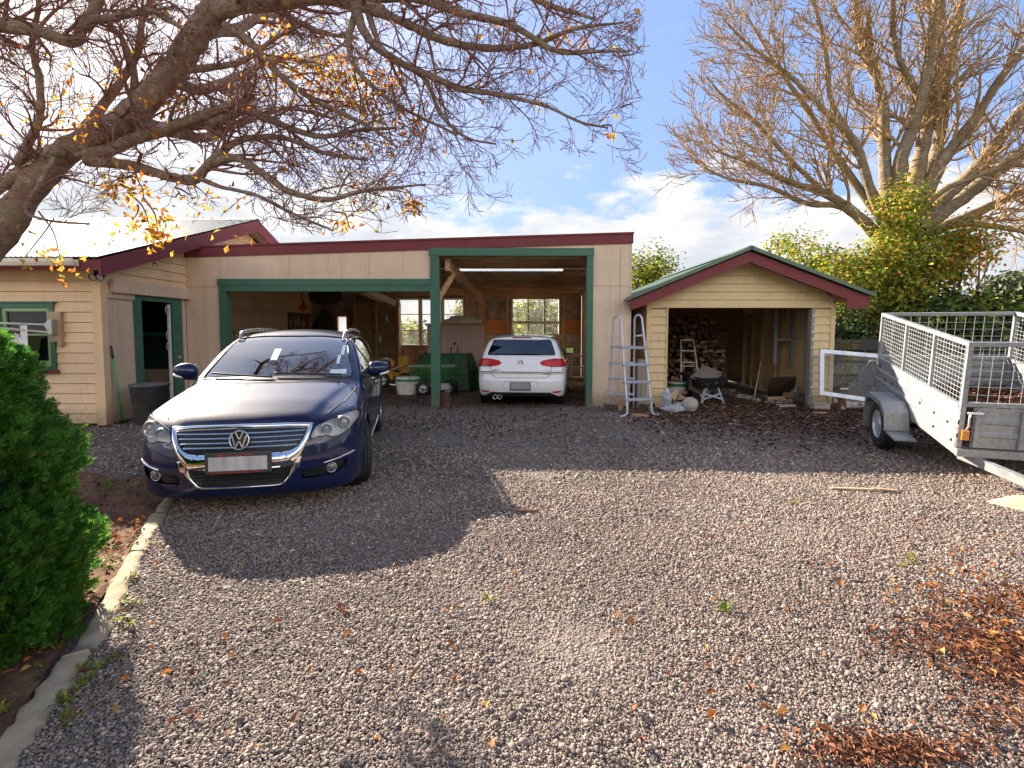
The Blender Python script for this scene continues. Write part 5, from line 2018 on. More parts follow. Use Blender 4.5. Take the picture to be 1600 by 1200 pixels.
# ======================= white hatchback =======================
LG = 4.25
go = dict(
    wheels=(0.86, 3.49), wr=0.31, arch=0.35,
    top=sm([-0.3, 0.10, 0.25, 0.6, 1.0, 1.25, 2.2, 3.6, 4.4], [0.68, 0.74, 0.80, 0.89, 0.96, 0.99, 1.0, 1.02, 1.01], 0.06),
    crown=0.07, crease=lambda x, ay: 0 * x,
    wz=sm([0.1, 0.22, 0.32, 0.45, 0.62, 0.80, 0.90, 0.97, 1.05], [0.82, 0.845, 0.872, 0.886, 0.895, 0.893, 0.88, 0.86, 0.83], 0.03),
    wx=sm([-0.2, 0.4, 0.9, 2.4, 3.5, 4.3], [0.96, 0.98, 1.0, 1.0, 0.995, 0.955], 0.2),
    fx=sm([0.12, 0.20, 0.30, 0.45, 0.60, 0.74, 0.82, 1.0], [0.14, 0.06, 0.02, 0.0, 0.02, 0.06, 0.12, 0.4], 0.03),
    fc=lambda ay: 0.18 * ay ** 2 + 0.42 * ay ** 6,
    rx=sm([0.12, 0.20, 0.30, 0.40, 0.52, 0.57, 0.62, 0.80, 0.95, 1.02, 1.1], [LG - .20, LG - .10, LG - .035, LG - .005, LG, LG - .01, LG - .045, LG - .05, LG - .085, LG - .12, LG - .17], 0.015),
    rc=lambda ay: 0.07 * ay ** 2 + 0.36 * ay ** 6,
    zb=sm([0, 0.3, 0.9, 3.4, 4.0, 4.3], [0.2, 0.17, 0.17, 0.18, 0.20, 0.22], 0.1),
    k_sh=0.10, k_f=0.09, k_r=0.07, k_u=0.04, k_roof=0.09,
    ws=sm([0.7, 0.98, 1.2, 1.36, 1.5], [0.70, 1.15, 1.52, 1.86, 2.2], 0.04), wsc=0.25, ws_n=0.5,
    roof=sm([1.5, 1.9, 2.3, 2.8, 3.4, 3.85, 4.1], [1.385, 1.415, 1.440, 1.447, 1.425, 1.385, 1.35], 0.15), rcrown=0.05,
    yg=sm([0.7, 0.98, 1.15, 1.3, 1.40, 1.5], [0.885, 0.835, 0.78, 0.715, 0.66, 0.59], 0.03),
    ygx=sm([1.0, 2.2, 3.2, 4.2], [0.985, 1.0, 0.985, 0.93], 0.25),
    rw=sm([0.7, 1.0, 1.2, 1.32, 1.36, 1.45], [LG + .02, LG - .13, LG - .30, LG - .39, LG - .37, LG - .36], 0.012), rwc=0.16, rw_n=0.75)
fn = car_function(go)
GX = 3.49            # local origin under the rear axle
hatch = thing('hatchback_car', 'white hatchback car parked inside the garage seen from behind', 'car', at(818, 560, 10.82).xy.to_3d(), (0, 0, R(-90 - 6.0)))
V, F = surface_nets(fn, (-0.06, -0.97, 0.1), (LG + 0.06, 0.97, 1.52), 0.0185)
V[:, 0] -= GX
sg = Shell(V, F)
RX = LG - GX
M_WHITE = car_paint('white_paint', (0.78, 0.79, 0.80), 0.0, 0.35, 1.0, (0.35, 0.28, 0.2), 0.10)
rear = lambda c: c[0] > 0.05
wp = round_poly([(-0.675, 1.018), (0.675, 1.018), (0.66, 1.10), (0.575, 1.325), (-0.575, 1.325), (-0.66, 1.10)], 0.035)
sg.take('rear_window', wp, 0, lambda c: c[0] > 0.0 and c[2] > 0.9, M_CLEARG, hatch)
sg.take('windscreen', round_poly([(-0.70, 0.99), (0.70, 0.99), (0.58, 1.37), (-0.58, 1.37)], 0.05), 0, lambda c: c[0] < -1.4 and c[2] > 0.9, M_CLEARG, hatch)
for s in (-1, 1):
    for p in ([(1.56, 1.02), (2.42, 1.03), (2.42, 1.36), (2.1, 1.345)], [(2.50, 1.03), (3.25, 1.05), (3.33, 1.33), (2.50, 1.36)]):
        sg.take('side_window', round_poly([(a - GX, b) for a, b in p], 0.05), 1, lambda c, s=s: c[1] * s > 0.4 and c[2] > 0.97, M_CARGLASS, hatch)
tl = [(0.365, 0.872), (0.43, 0.925), (0.62, 0.955), (0.83, 0.955), (0.88, 0.80), (0.60, 0.795), (0.43, 0.825)]
for s in (-1, 1):
    poly = round_poly([(a * s, b) for a, b in tl], 0.03, 2)
    t = sg.take('tail_light', poly, 0, lambda c, s=s: c[0] > 0.25 and c[1] * s > 0.2, M_TAIL, hatch, 0.006)
    sg.lift('reflector_strip', [(0.60 * s, 0.80), (0.60 * s, 0.828), (0.85 * s, 0.826), (0.86 * s, 0.80)], 0, lambda c, s=s: c[0] > 0.2 and c[1] * s > 0.3, simple('dark_red_lens', (0.16, 0.004, 0.006), 0.15, coat=1.0), t, 0.008)
    sg.lift('bumper_reflector', [(0.60 * s, 0.318), (0.80 * s, 0.332), (0.77 * s, 0.296), (0.66 * s, 0.288)], 0, lambda c, s=s: c[0] > 0.42 and c[1] * s > 0.3, M_TAIL, hatch, 0.004, 0.004)
sg.lift('bumper_skirt', [(-0.76, 0.15), (-0.70, 0.235), (-0.58, 0.30), (0.58, 0.30), (0.70, 0.235), (0.76, 0.15)], 0, lambda c: c[0] > 0.3 and c[2] < 0.36, M_BLKP, hatch, 0.006, 0.01)
g = MB()
g.tube(sg.line([(-0.60, 0.95), (-0.595, 0.75), (-0.58, 0.66), (-0.50, 0.585), (0.50, 0.585), (0.58, 0.66), (0.595, 0.75), (0.60, 0.95)], 0, 1, n=10), 0.0045, 5)
g.build('tailgate_gap', M_SEAM, hatch, world=False)
g = MB()
g.tube(sg.line([(-0.36, 0.42), (-0.30, 0.52), (0.30, 0.52), (0.36, 0.42)], 0, 1, n=8), 0.004, 5)
g.build('bumper_crease', simple('grey_shade_seam', (0.30, 0.31, 0.33), 0.5), hatch, world=False)
h, nn = sg.hit((3, 0.0, 0.43), (-1, 0, 0))
pl = MB().box((h.x - 0.01, -0.20, 0.345), (h.x + 0.018, 0.20, 0.505), c=0.008).build('number_plate', simple('plate_frame', (0.06, 0.06, 0.065), 0.5), hatch, world=False)
MB().box((h.x + 0.014, -0.182, 0.37), (h.x + 0.021, 0.182, 0.492)).build('plate_face', plate_mat('blurred_rear_plate', (0.34, 0.32, 0.35), (0.25, 0.24, 0.27), 9.0), pl, world=False)
h, nn = sg.hit((3, 0, 0.88), (-1, 0, 0))
badge_round(hatch, h + nn * 0.002, (0, 1, 0), (-0.15, 0, 1), nn, 0.060)
# model lettering on the tailgate
def letters(parent, txt, y0, z, size, mat, name):
    h, nn = sg.hit((3, y0 + size * len(txt) * 0.4, z + size * 0.4), (-1, 0, 0))
    cu = bpy.data.curves.new('t', 'FONT')
    cu.body = txt
    cu.size = size
    cu.extrude = 0.003
    tmp = bpy.data.objects.new('t', cu)
    COL.objects.link(tmp)
    dg = bpy.context.evaluated_depsgraph_get()
    me = bpy.data.meshes.new_from_object(tmp.evaluated_get(dg))
    bpy.data.objects.remove(tmp)
    me.name = name
    me.transform(Matrix.Translation((h.x + 0.004, y0, z)) @ Matrix(((0, 0, 1, 0), (1, 0, 0, 0), (0, 1, 0, 0), (0, 0, 0, 1))))
    me.materials.clear()
    return link_mesh(name, me, mat, parent, world=False)


letters(hatch, 'GOLF', -0.545, 0.715, 0.058, M_BLKP, 'lettering')
letters(hatch, 'TSI', 0.49, 0.715, 0.05, simple('red_chrome', (0.5, 0.12, 0.12), 0.3, 0.5), 'engine_lettering')
MB().box((RX - 0.055, 0.455, 0.665), (RX - 0.035, 0.60, 0.69)).build('badge_strip', M_SILVER, hatch, world=False)
# roof spoiler brake light, antenna
sg.lift('brake_light', [(-0.19, 1.352), (0.19, 1.352), (0.185, 1.372), (-0.185, 1.372)], 0, lambda c: c[0] > 0.0, simple('dark_red_lens', (0.16, 0.004, 0.006), 0.15), hatch, 0.003)
h, nn = sg.hit((RX - 0.62, 0, 3), (0, 0, -1))
MB().bar(h + Vector((0.05, 0, -0.01)), h + Vector((-0.10, 0, 0.045)), 0.02, 0.03, c=0.008).build('antenna', M_BLKP, hatch, world=False)
sg.bm.normal_update()
me = bpy.data.meshes.new('body')
sg.bm.to_mesh(me)
link_mesh('body', me, M_WHITE, hatch, world=False)
for yy in (-0.50, -0.405):
    Me = Matrix.Translation((RX - 0.06, yy, 0.205)) @ Matrix.Rotation(math.pi / 2, 4, 'Y')
    MB().lathe([(0.026, -0.15), (0.028, 0.0), (0.038, 0.055), (0.041, 0.055), (0.040, 0.0), (0.038, -0.15)], Me, 20).build('exhaust_tip', M_CHROME, hatch, world=False)
for s in (-1, 1):
    wheel(hatch, (0.0, 0.775 * s, 0.31), 0.312, 0.215, 0.205, 5, 0, outward=s)
    wheel(hatch, (0.86 - GX, 0.775 * s, 0.31), 0.312, 0.215, 0.205, 5, 0, outward=s)
    door_mirror(hatch, s, 1.60 - GX, 0.965, 1.02, M_BLKP)
    seat(hatch, 2.3 - GX, 0.36 * s, 0.40)
    h, nn = sg.hit((RX - 1.5, 3 * s, 0.87), (0, -s, 0))
    MB().tube([h + Vector((0.1, 0.02 * s, 0)), h + Vector((-0.1, 0.02 * s, 0))], 0.012, 8).build('door_handle', M_WHITE, hatch, world=False)
    g = MB()
    for pts in ([(-1.0, 0.28), (-0.99, 0.6), (-0.98, 1.03)], [(-2.0, 0.28), (-2.02, 1.0)]):
        g.tube(sg.line(pts, 1, s, n=12), 0.004, 5)
    g.build_each('door_gap', M_SEAM, hatch, world=False)
    for xw in (0.0, 0.86 - GX):
        Ml = Matrix.Translation((xw, 0.50 * s, 0.31)) @ Matrix.Rotation(-math.pi / 2 * s, 4, 'X')
        MB().lathe([(0.01, 0.0), (0.347, 0.0), (0.347, 0.34)], Ml, 30).build('arch_liner', M_BLKP, hatch, world=False)
g = MB()
g.box((-0.42, -0.60, 0.45), (-0.30, 0.60, 0.97), c=0.05)
for y in (-0.38, 0.38):
    g.box((-0.40, y - 0.12, 0.97), (-0.31, y + 0.12, 1.10), c=0.03)
g.build('rear_seat', M_SEAT, hatch, world=False)
MB().box((-2.35, -0.72, 0.6), (-1.85, 0.72, 0.95), c=0.06).build('dashboard', M_CABIN, hatch, world=False)
MB().box((-2.3, -0.78, 0.33), (0.4, 0.78, 0.35)).build('cabin_floor', M_CABIN, hatch, world=False)
MB().box((-1.72, -0.11, 1.285), (-1.69, 0.11, 1.345), c=0.01).build('rear_view_mirror', M_BLKP, hatch, world=False)
MB().box((0.05, -0.58, 0.90), (0.40, 0.58, 0.94), c=0.01).build('parcel_shelf', M_CABIN, hatch, world=False)
# a cloth and a small box lie on the shelf
MB().box((0.12, -0.50, 0.941), (0.28, -0.36, 1.0), c=0.02).box((0.14, -0.30, 0.941), (0.24, -0.20, 0.99), c=0.01).build('shelf_bundle', simple('blue_white_cloth', (0.55, 0.62, 0.75), 0.8), hatch, world=False)
# ------------------------------------------------------------------ trailer
def galv_mat():
    m, nt, out = new_mat('galvanised_steel')
    v = coords(nt)
    vo = nt.nodes.new('ShaderNodeTexVoronoi')
    vo.inputs['Scale'].default_value = 38
    L(nt, v, vo.inputs['Vector'])
    f = noise(nt, v, 2.6, 7, 0.7)
    f2 = noise(nt, coords(nt, (6, 6, 0.8)), 3, 5, 0.7)
    s1 = nt.nodes.new('ShaderNodeSeparateColor')
    L(nt, vo.outputs['Color'], s1.inputs[0])
    col = ramp(nt, s1.outputs[0], [(0, (0.22, 0.235, 0.245)), (1, (0.33, 0.345, 0.355))])
    col = mixc(nt, mth(nt, 'MULTIPLY', ramp(nt, f, [(0.45, 0.0), (0.7, 1.0)]), 0.55), col, (0.40, 0.395, 0.37))
    col = mixc(nt, mth(nt, 'MULTIPLY', ramp(nt, f2, [(0.58, 0.0), (0.75, 1.0)]), 0.35), col, (0.28, 0.24, 0.19))
    rg = ramp(nt, f, [(0.3, 0.42), (0.7, 0.68)])
    principled(nt, out, col, rg, 0.35)
    return m


M_GALV = galv_mat()
TR = thing('cage_trailer', 'galvanised box trailer with wire mesh cage tilted nose down on the gravel', 'trailer', (4.87, 6.5, 0.575), (R(8.2), 0, R(-19)))
TW, YA, YR = 1.5, -1.53, 0.95


def tb(mb, name, mat=M_GALV, parent=TR):
    return mb.build(name, mat, parent, world=False)


HP, HC = 0.40, 1.055
ribprof = [(0.0, 0.0), (0.10, 0.0), (0.115, 0.012), (0.15, 0.012), (0.165, 0.0), (0.235, 0.0), (0.25, 0.012), (0.285, 0.012), (0.30, 0.0), (HP, 0.0)]


def ribbed(mb, p0, along, out, ln):
    p0, along, out = Vector(p0), Vector(along), Vector(out)
    vs = []
    for t in (0, ln):
        for z, d in ribprof:
            vs.append(p0 + along * t + out * d + Vector((0, 0, z)))
        for z, d in ribprof:
            vs.append(p0 + along * t + out * (d - 0.006) + Vector((0, 0, z)))
    n = len(ribprof)
    fs = []
    for i in range(n - 1):
        fs += [(i, i + 1, 2 * n + i + 1, 2 * n + i), (n + i, 3 * n + i, 3 * n + i + 1, n + i + 1)]
    fs += [(n - 1, 2 * n - 1, 4 * n - 1, 3 * n - 1), (0, 2 * n, 3 * n, n)]
    mb.add(vs, fs)


mb = MB()
ribbed(mb, (0, YA, 0.0), (0, 1, 0), (-1, 0, 0), YR - YA)
sp_ = tb(mb, 'side_panel')
mb = MB()
for (y, z) in ((-1.3, 0.20), (-0.98, 0.20), (-0.6, 0.20), (0.55, 0.20), (0.3, 0.20), (-1.42, 0.05), (-1.0, 0.05), (0.80, 0.33), (0.80, 0.27)):
    M = Matrix.Translation((-0.001, y, z)) @ Matrix.Rotation(-math.pi / 2, 4, 'Y')
    b = MB().lathe([(0.0005, 0.012), (0.012, 0.011), (0.016, 0.0)], M, 12)
    b.build('bolt', M_BLKP, sp_, world=False)
mb = MB()
ribbed(mb, (TW, YA, 0.0), (0, 1, 0), (1, 0, 0), YR - YA)
tb(mb, 'side_panel')
mb = MB()
ribbed(mb, (0.10, YA - 0.012, 0.02), (1, 0, 0), (0, -1, 0), TW - 0.2)
fp = tb(mb, 'front_panel')
mb = MB()
for x in (0.11, 0.46, 0.95, TW - 0.14):
    mb.box((x, YA - 0.045, 0.03), (x + 0.04, YA - 0.026, 0.41))
mb.build_each('stiffener', M_GALV, fp, world=False)
mb = MB()
mb.box((0.035, YA - 0.06, 0.365), (0.16, YA - 0.045, 0.385), c=0.004)
mb.tube([(0.06, YA - 0.062, 0.38), (0.045, YA - 0.075, 0.33), (0.05, YA - 0.07, 0.25), (0.035, YA - 0.065, 0.21)], 0.009, 6)
mb.build('latch', MATS['white_sash'] if False else simple('latch_zinc', (0.75, 0.76, 0.76), 0.3, 0.6), fp, world=False)
mb = MB()
ribbed(mb, (0.04, YR + 0.012, 0.02), (1, 0, 0), (0, 1, 0), TW - 0.08)
tb(mb, 'tail_panel')
mb = MB()
mb.box((0.0, YA - 0.03, -0.075), (TW, YA + 0.02, 0.0)).box((0, YR - 0.02, -0.075), (TW, YR + 0.03, 0.0))
for x in (0.0, TW - 0.05):
    mb.box((x, YA + 0.021, -0.07), (x + 0.05, YR - 0.021, -0.001))
for y in (-1.0, -0.4, 0.3):
    mb.box((0.051, y, -0.06), (TW - 0.051, y + 0.05, -0.002))
tb(mb, 'chassis')
tb(MB().box((0.01, YA + 0.0, 0.001), (TW - 0.01, YR, 0.012)), 'floor', simple('rusty_floor', (0.12, 0.07, 0.045), 0.8))
# corner posts and rails of the cage
mb = MB()
c4s = 0.042
for (x, y) in ((0.0, YA), (TW - c4s, YA), (0.0, YR - c4s), (TW - c4s, YR - c4s)):
    mb.box((x, y, 0.0 if x == 0 else 0.0), (x + c4s, y + c4s, HC - c4s - 0.001))
for y in (-0.78, 0.02):
    for x in (0.001, TW - c4s - 0.001):
        mb.box((x, y, HP + 0.042), (x + c4s, y + c4s, HC - c4s - 0.001))
mb.build_each('cage_post', M_GALV, TR, False)
mb = MB()
mb.box((0, YA, HC - c4s), (c4s, YR, HC)).box((TW - c4s, YA, HC - c4s), (TW, YR, HC))
mb.box((c4s + 0.001, YA, HC - c4s), (TW - c4s - 0.001, YA + c4s, HC)).box((c4s + 0.001, YR - c4s, HC - c4s), (TW - c4s - 0.001, YR, HC))
mb.build_each('top_rail', M_GALV, TR, False)
mb = MB()
mb.box((-0.006, YA + c4s + 0.001, HP + 0.001), (0.036, YR - c4s - 0.001, HP + 0.04)).box((TW - 0.036, YA + c4s + 0.001, HP + 0.001), (TW + 0.006, YR - c4s - 0.001, HP + 0.04))
mb.box((c4s + 0.001, YA - 0.004, HP + 0.025), (TW - c4s - 0.001, YA + 0.036, HP + 0.065)).box((c4s + 0.001, YR - 0.036, HP + 0.025), (TW - c4s - 0.001, YR + 0.004, HP + 0.065))
mb.build_each('mid_rail', M_GALV, TR, False)


def mesh_panel(o, u, lu, z0, z1, du, dz, r=0.0026):
    o, u = Vector(o), Vector(u)
    mb = MB()
    k = int(lu / du)
    for i in range(1, k):
        p = o + u * (lu * i / k)
        mb.tube([p + Vector((0, 0, z0)), p + Vector((0, 0, z1))], r, 5, caps=False)
    n = int((z1 - z0) / dz)
    for j in range(1, n):
        p = o + Vector((0, 0, z0 + (z1 - z0) * j / n))
        mb.tube([p, p + u * lu], r, 5, caps=False)
    return tb(mb, 'mesh_panel', simple('mesh_wire', (0.50, 0.51, 0.51), 0.4, 0.35))


for x in (0.022, TW - 0.022):
    mesh_panel((x, YA + c4s, 0), (0, 1, 0), YR - YA - 2 * c4s, HP + 0.04, HC - c4s, 0.066, 0.046)
mesh_panel((c4s, YA + 0.02, 0), (1, 0, 0), TW - 2 * c4s, HP + 0.06, HC - c4s, 0.082, 0.075)
mesh_panel((c4s, YR - 0.02, 0), (1, 0, 0), TW - 2 * c4s, HP + 0.06, HC - c4s, 0.10, 0.085)
# mudguards
for s, x0, x1 in ((-1, -0.27, -0.013), (1, TW + 0.013, TW + 0.27)):
    pr = [(0.40, -0.40), (0.37, -0.02), (0.27, 0.095), (-0.22, 0.095), (-0.37, 0.0), (-0.425, -0.20)]
    mb = MB()
    n = len(pr)
    vs = [(x, y, z) for x in (x0, x1) for (y, z) in pr] + [(x, y * 0.985, z - 0.012) for x in (x0, x1) for (y, z) in pr]
    fs = []
    for i in range(n - 1):
        fs += [(i, i + 1, n + i + 1, n + i), (2 * n + i, 3 * n + i, 3 * n + i + 1, 2 * n + i + 1), (i, 2 * n + i, 2 * n + i + 1, i + 1), (n + i, n + i + 1, 3 * n + i + 1, 3 * n + i)]
    mb.add(vs, fs)
    xo = x0 if s < 0 else x1
    # folded outer skirt
    mb.add([(xo, y, z) for y, z in pr[1:5]] + [(xo, y * 0.90, z - 0.055) for y, z in pr[1:5]], [(i, i + 1, 5 + i, 4 + i) for i in range(3)])
    mb.box((min(x0, x1) + 0.02, -0.72, -0.235), (max(x0, x1) - 0.02, -0.425, -0.215))
    tb(mb, 'mudguard')
for s, xc in ((-1, -0.145), (1, TW + 0.145)):
    wheel(TR, (xc, -0.02, -0.252), 0.305, 0.185, 0.175, 8, math.pi / 2 if s < 0 else -math.pi / 2, 1, simple('steel_rim', (0.58, 0.60, 0.62), 0.4, 0.5))
tb(MB().tube([(-0.05, -0.02, -0.252), (TW + 0.05, -0.02, -0.252)], 0.028, 10), 'axle', M_BLKP)
mb = MB()
mb.box((0.10, -0.40, -0.16), (0.14, 0.36, -0.13)).box((TW - 0.14, -0.40, -0.16), (TW - 0.10, 0.36, -0.13))
mb.build_each('leaf_spring', M_BLKP, TR, False)
# drawbar
mb = MB()
mb.bar((0.10, YA + 0.15, -0.115), (TW / 2 - 0.04, -2.95, -0.115), 0.055, 0.08).bar((TW - 0.10, YA + 0.15, -0.116), (TW / 2 + 0.04, -2.95, -0.116), 0.055, 0.08)
mb.box((TW / 2 - 0.07, -3.05, -0.15), (TW / 2 + 0.07, -2.80, -0.06), c=0.01)
db = tb(mb, 'drawbar')
MB().box((TW / 2 - 0.045, -3.22, -0.13), (TW / 2 + 0.045, -3.04, -0.04), c=0.02).build('coupling', M_GALV, db, world=False)
mb = MB()
mb.box((0.012, YA - 0.058, 0.10), (0.072, YA - 0.031, 0.20), c=0.006)
tb(mb, 'marker_lamp', simple('amber_lens', (0.60, 0.23, 0.03), 0.2, coat=0.8))
# tail bracket with lamp plate
mb = MB()
mb.box((-0.20, YR + 0.03, 0.02), (-0.0, YR + 0.075, 0.17)).bar((-0.19, YR + 0.05, 0.17), (-0.06, YR + 0.05, 0.36), 0.02, 0.03).bar((-0.06, YR + 0.05, 0.36), (-0.0, YR + 0.05, 0.36), 0.02, 0.03)
mb.box((-0.30, YR + 0.03, -0.10), (-0.01, YR + 0.075, 0.019))
tb(mb, 'tail_bracket')
# leaf litter lying in the tray
M_LITTER = leafy('dead_leaves', [(0.0, (0.05, 0.02, 0.012)), (0.4, (0.12, 0.045, 0.02)), (0.75, (0.25, 0.09, 0.03)), (1.0, (0.42, 0.19, 0.07))], 0.15, 0.8)


def leaf_cards(P, size, name, mat, up=0.7, parent=None, world=True, aspect=0.5, fold=0.25, nrm=None):
    """many small folded leaves (2 quads each, like real leaf halves)"""
    P = np.asarray(P, float)
    n = len(P)
    size = np.broadcast_to(size, (n,))
    if nrm is None:
        nr = RNG.normal(0, 1, (n, 3))
        nr[:, 2] = np.abs(nr[:, 2]) + up * 2.5
    else:
        nr = nrm + RNG.normal(0, 0.35, (n, 3))
    nr /= np.linalg.norm(nr, axis=1, keepdims=True)
    a = RNG.normal(0, 1, (n, 3))
    u = a - nr * (a * nr).sum(1, keepdims=True)
    u /= np.linalg.norm(u, axis=1, keepdims=True)
    v = np.cross(nr, u)
    s = size[:, None]
    w = aspect * s * RNG.uniform(0.7, 1.2, (n, 1))
    f = fold * RNG.uniform(0.3, 1.6, (n, 1))
    tip, base = P + u * s * 0.5, P - u * s * 0.5
    mid = P - nr * s * 0.0
    l = P + v * w * 0.5 + nr * w * f - u * s * 0.05
    r = P - v * w * 0.5 + nr * w * f - u * s * 0.05
    V = np.stack([base, r, tip, l], 1).reshape(-1, 3)
    i = np.arange(n)[:, None] * 4
    F = np.concatenate([i + np.array([[0, 1, 2]]), i + np.array([[0, 2, 3]])])
    return np_mesh(name, V, F, mat, parent, world)


mt = root_matrix(TR)
n = 2600
loc = np.stack([RNG.uniform(0.05, TW - 0.05, n), RNG.uniform(YA + 0.05, YR - 0.08, n), np.zeros(n)], 1)
loc[:, 2] = 0.03 + 0.10 * np.clip((loc[:, 1] + 0.6) * 0.5, 0, 1) * RNG.uniform(0.3, 1, n)
W_ = np.array([(mt @ Vector(p))[:] for p in loc])
o = leaf_cards(W_, RNG.uniform(0.04, 0.09, n), 'leaf_litter', M_LITTER, 1.0)
tag(o, 'brown dead leaves heaped on the trailer floor', 'leaves', kind='stuff')

# ------------------------------------------------------------------ pool ladder
M_LADGREY = simple('ladder_tube', (0.52, 0.56, 0.66), 0.42, 0.25, var=0.1)
M_STEP = simple('ladder_step', (0.34, 0.37, 0.43), 0.55, 0.0, var=0.15)
FL, FR = gnd(980, 652), gnd(1018, 650)
Yt = 9.50
tl_, tr_ = at(964, 493, Yt), at(997, 492, Yt)
bl, br = Vector((at(951, 630, 9.92).x, 9.92, 0.0)), Vector((at(990, 630, 9.9).x, 9.9, 0.0))
lad = thing('pool_ladder', 'grey A-frame pool ladder with hooped rails standing against the garage pier', 'ladder', ((FL.x + FR.x) / 2, 9.4, 0))
sides = []
for k, (f, t, b, sgn) in enumerate(((FL, tl_, bl, -1), (FR, tr_, br, 1))):
    ft = t + Vector((0.06 * 1.0, -0.06, -0.10))
    bt = t + Vector((-0.05, 0.06, -0.10))
    foot = f + Vector((sgn * 0.0, 0, 0.14))
    pts = [f + Vector((sgn * 0.13, -0.02, 0.02)), f + Vector((sgn * 0.05, -0.01, 0.025)), f + Vector((0.0, 0, 0.07)), foot]
    for i in range(1, 8):
        pts.append(foot + (ft - foot) * i / 7)
    for a in np.linspace(0.3, math.pi - 0.3, 6):
        c = (ft + bt) / 2
        h = (ft - bt) / 2
        pts.append(c + h * math.cos(a) + Vector((0, 0, 0.10 * math.sin(a))))
    for i in range(0, 8):
        pts.append(bt + (b + Vector((0, 0, 0.03)) - bt) * i / 7)
    MB().tube(pts, 0.019, 8).build('side_rail', M_LADGREY, lad)
    sides.append((foot, ft, bt, b))
    MB().bar(ft + (foot - ft) * 0.17, bt + (b - bt) * 0.17, 0.015, 0.03).build('spreader', simple('white_clip', (0.75, 0.76, 0.78), 0.4), lad)
for fr_ in (0.19, 0.47, 0.74):
    pass
for i, zf in enumerate((0.18, 0.46, 0.735, 1.0)):
    (f0, t0, b0_, g0), (f1, t1, b1_, g1) = sides
    z = 0.30 + 0.30 * i
    def on(p, q, z):
        return p + (q - p) * ((z - p.z) / (q.z - p.z))
    a, b = on(f0, t0, z), on(f1, t1, z)
    MB().bar(a - Vector((0.035, 0, 0)), b + Vector((0.035, 0, 0)), 0.075, 0.048, c=0.008).build('step', M_STEP, lad)
    a, b = on(g0, b0_, z), on(g1, b1_, z)
    MB().bar(a - Vector((0.035, 0, 0)), b + Vector((0.02, 0, 0)), 0.07, 0.045, c=0.008).build('step', M_STEP, lad)

# grey post beside the shed behind the ladder
gp = MB().box((2.42, 9.95, -0.0), (2.60, 10.10, 0.95), c=0.012).build('fence_post', timber('weathered_post', (0.30, 0.26, 0.21), (0.15, 0.13, 0.10), 2))
tag(own_origin(gp, (2.51, 10.02, 0)), 'weathered squared timber post between the ladder and woodshed', 'post')

# ------------------------------------------------------------------ dark board fence and window frame
M_FENCE = timber('black_boards', (0.055, 0.048, 0.045), (0.02, 0.018, 0.018), 0)
fen = thing('board_fence', 'black stained horizontal board fence with gaps and lichen behind the trailer', 'fence', (9, 11.0, 0))
for i, (z0, z1) in enumerate(((0.02, 0.25), (0.29, 0.52), (0.58, 0.82), (0.87, 1.05), (1.09, 1.32))):
    x = 6.50
    while x < 15:
        ln = random.uniform(2.2, 3.4)
        MB().box((x, 11.0 + random.uniform(0, 0.01), z0), (min(15, x + ln - 0.01), 11.04, z1 + random.uniform(-0.012, 0.012))).build('board', M_FENCE, fen)
        x += ln
for x in (6.9, 8.9, 10.9, 12.9):
    MB().box((x, 11.045, 0), (x + 0.1, 11.14, 1.36)).build('post', M_FENCE, fen)
# lichen patches: thin growths on the boards
n = 700
xs_ = np.concatenate([RNG.normal(6.92 + 0.13, 0.09, n // 2), RNG.normal(7.25, 0.05, n // 2)])
zs_ = RNG.uniform(0.3, 1.3, n)
ok = (np.abs(zs_ - 0.55) > 0.04) & (np.abs(zs_ - 0.845) > 0.035) & (np.abs(zs_ - 1.07) > 0.03) & (np.abs(zs_ - 0.27) > 0.03)
o = leaf_cards(np.stack([xs_, np.full(n, 10.994), zs_], 1)[ok], RNG.uniform(0.02, 0.05, ok.sum()), 'lichen', leafy('lichen_growth', [(0, (0.10, 0.11, 0.03)), (1, (0.22, 0.22, 0.06))], 0.0, 0.9), nrm=np.array([[0, -1, 0]]), fold=0.05, aspect=0.8)
o.parent = fen
o.matrix_parent_inverse = Matrix.Translation((-9, -11.0, 0))
o['kind'] = 'stuff'

fa, fb, fc_, fd = at(1283, 617, 9.85), at(1284, 546, 10.02), at(1400, 556, 9.9), at(1400, 634, 9.7)
wf = thing('window_frame', 'loose white painted window frame leaning on the black board fence', 'window frame', fa)
M_WF = simple('white_frame_paint', (0.80, 0.84, 0.90), 0.4)
up = (fb - fa).normalized()
rt = (fc_ - fb).normalized()
H_, W2_ = (fb - fa).length, (fc_ - fb).length
nrmv = rt.cross(up)
for (a, b) in ((fa, fb), (fd, fc_)):
    MB().bar(a, b, 0.075, 0.05, up=nrmv).build('stile', M_WF, wf)
for (a, b) in ((fa + up * 0.035, fd + up * 0.035), (fb - up * 0.035, fc_ - up * 0.035)):
    MB().bar(a + rt * 0.039, b - rt * 0.039, 0.075, 0.045, up=nrmv).build('rail', M_WF, wf)
MB().quad(fa + rt * 0.03 + up * .03, fd - rt * 0.03 + up * .03, fc_ - rt * 0.03 - up * .03, fb + rt * 0.03 - up * .03).build('pane', glass_mat('frame_glass', (0.8, 0.83, 0.83), 0.35), wf)

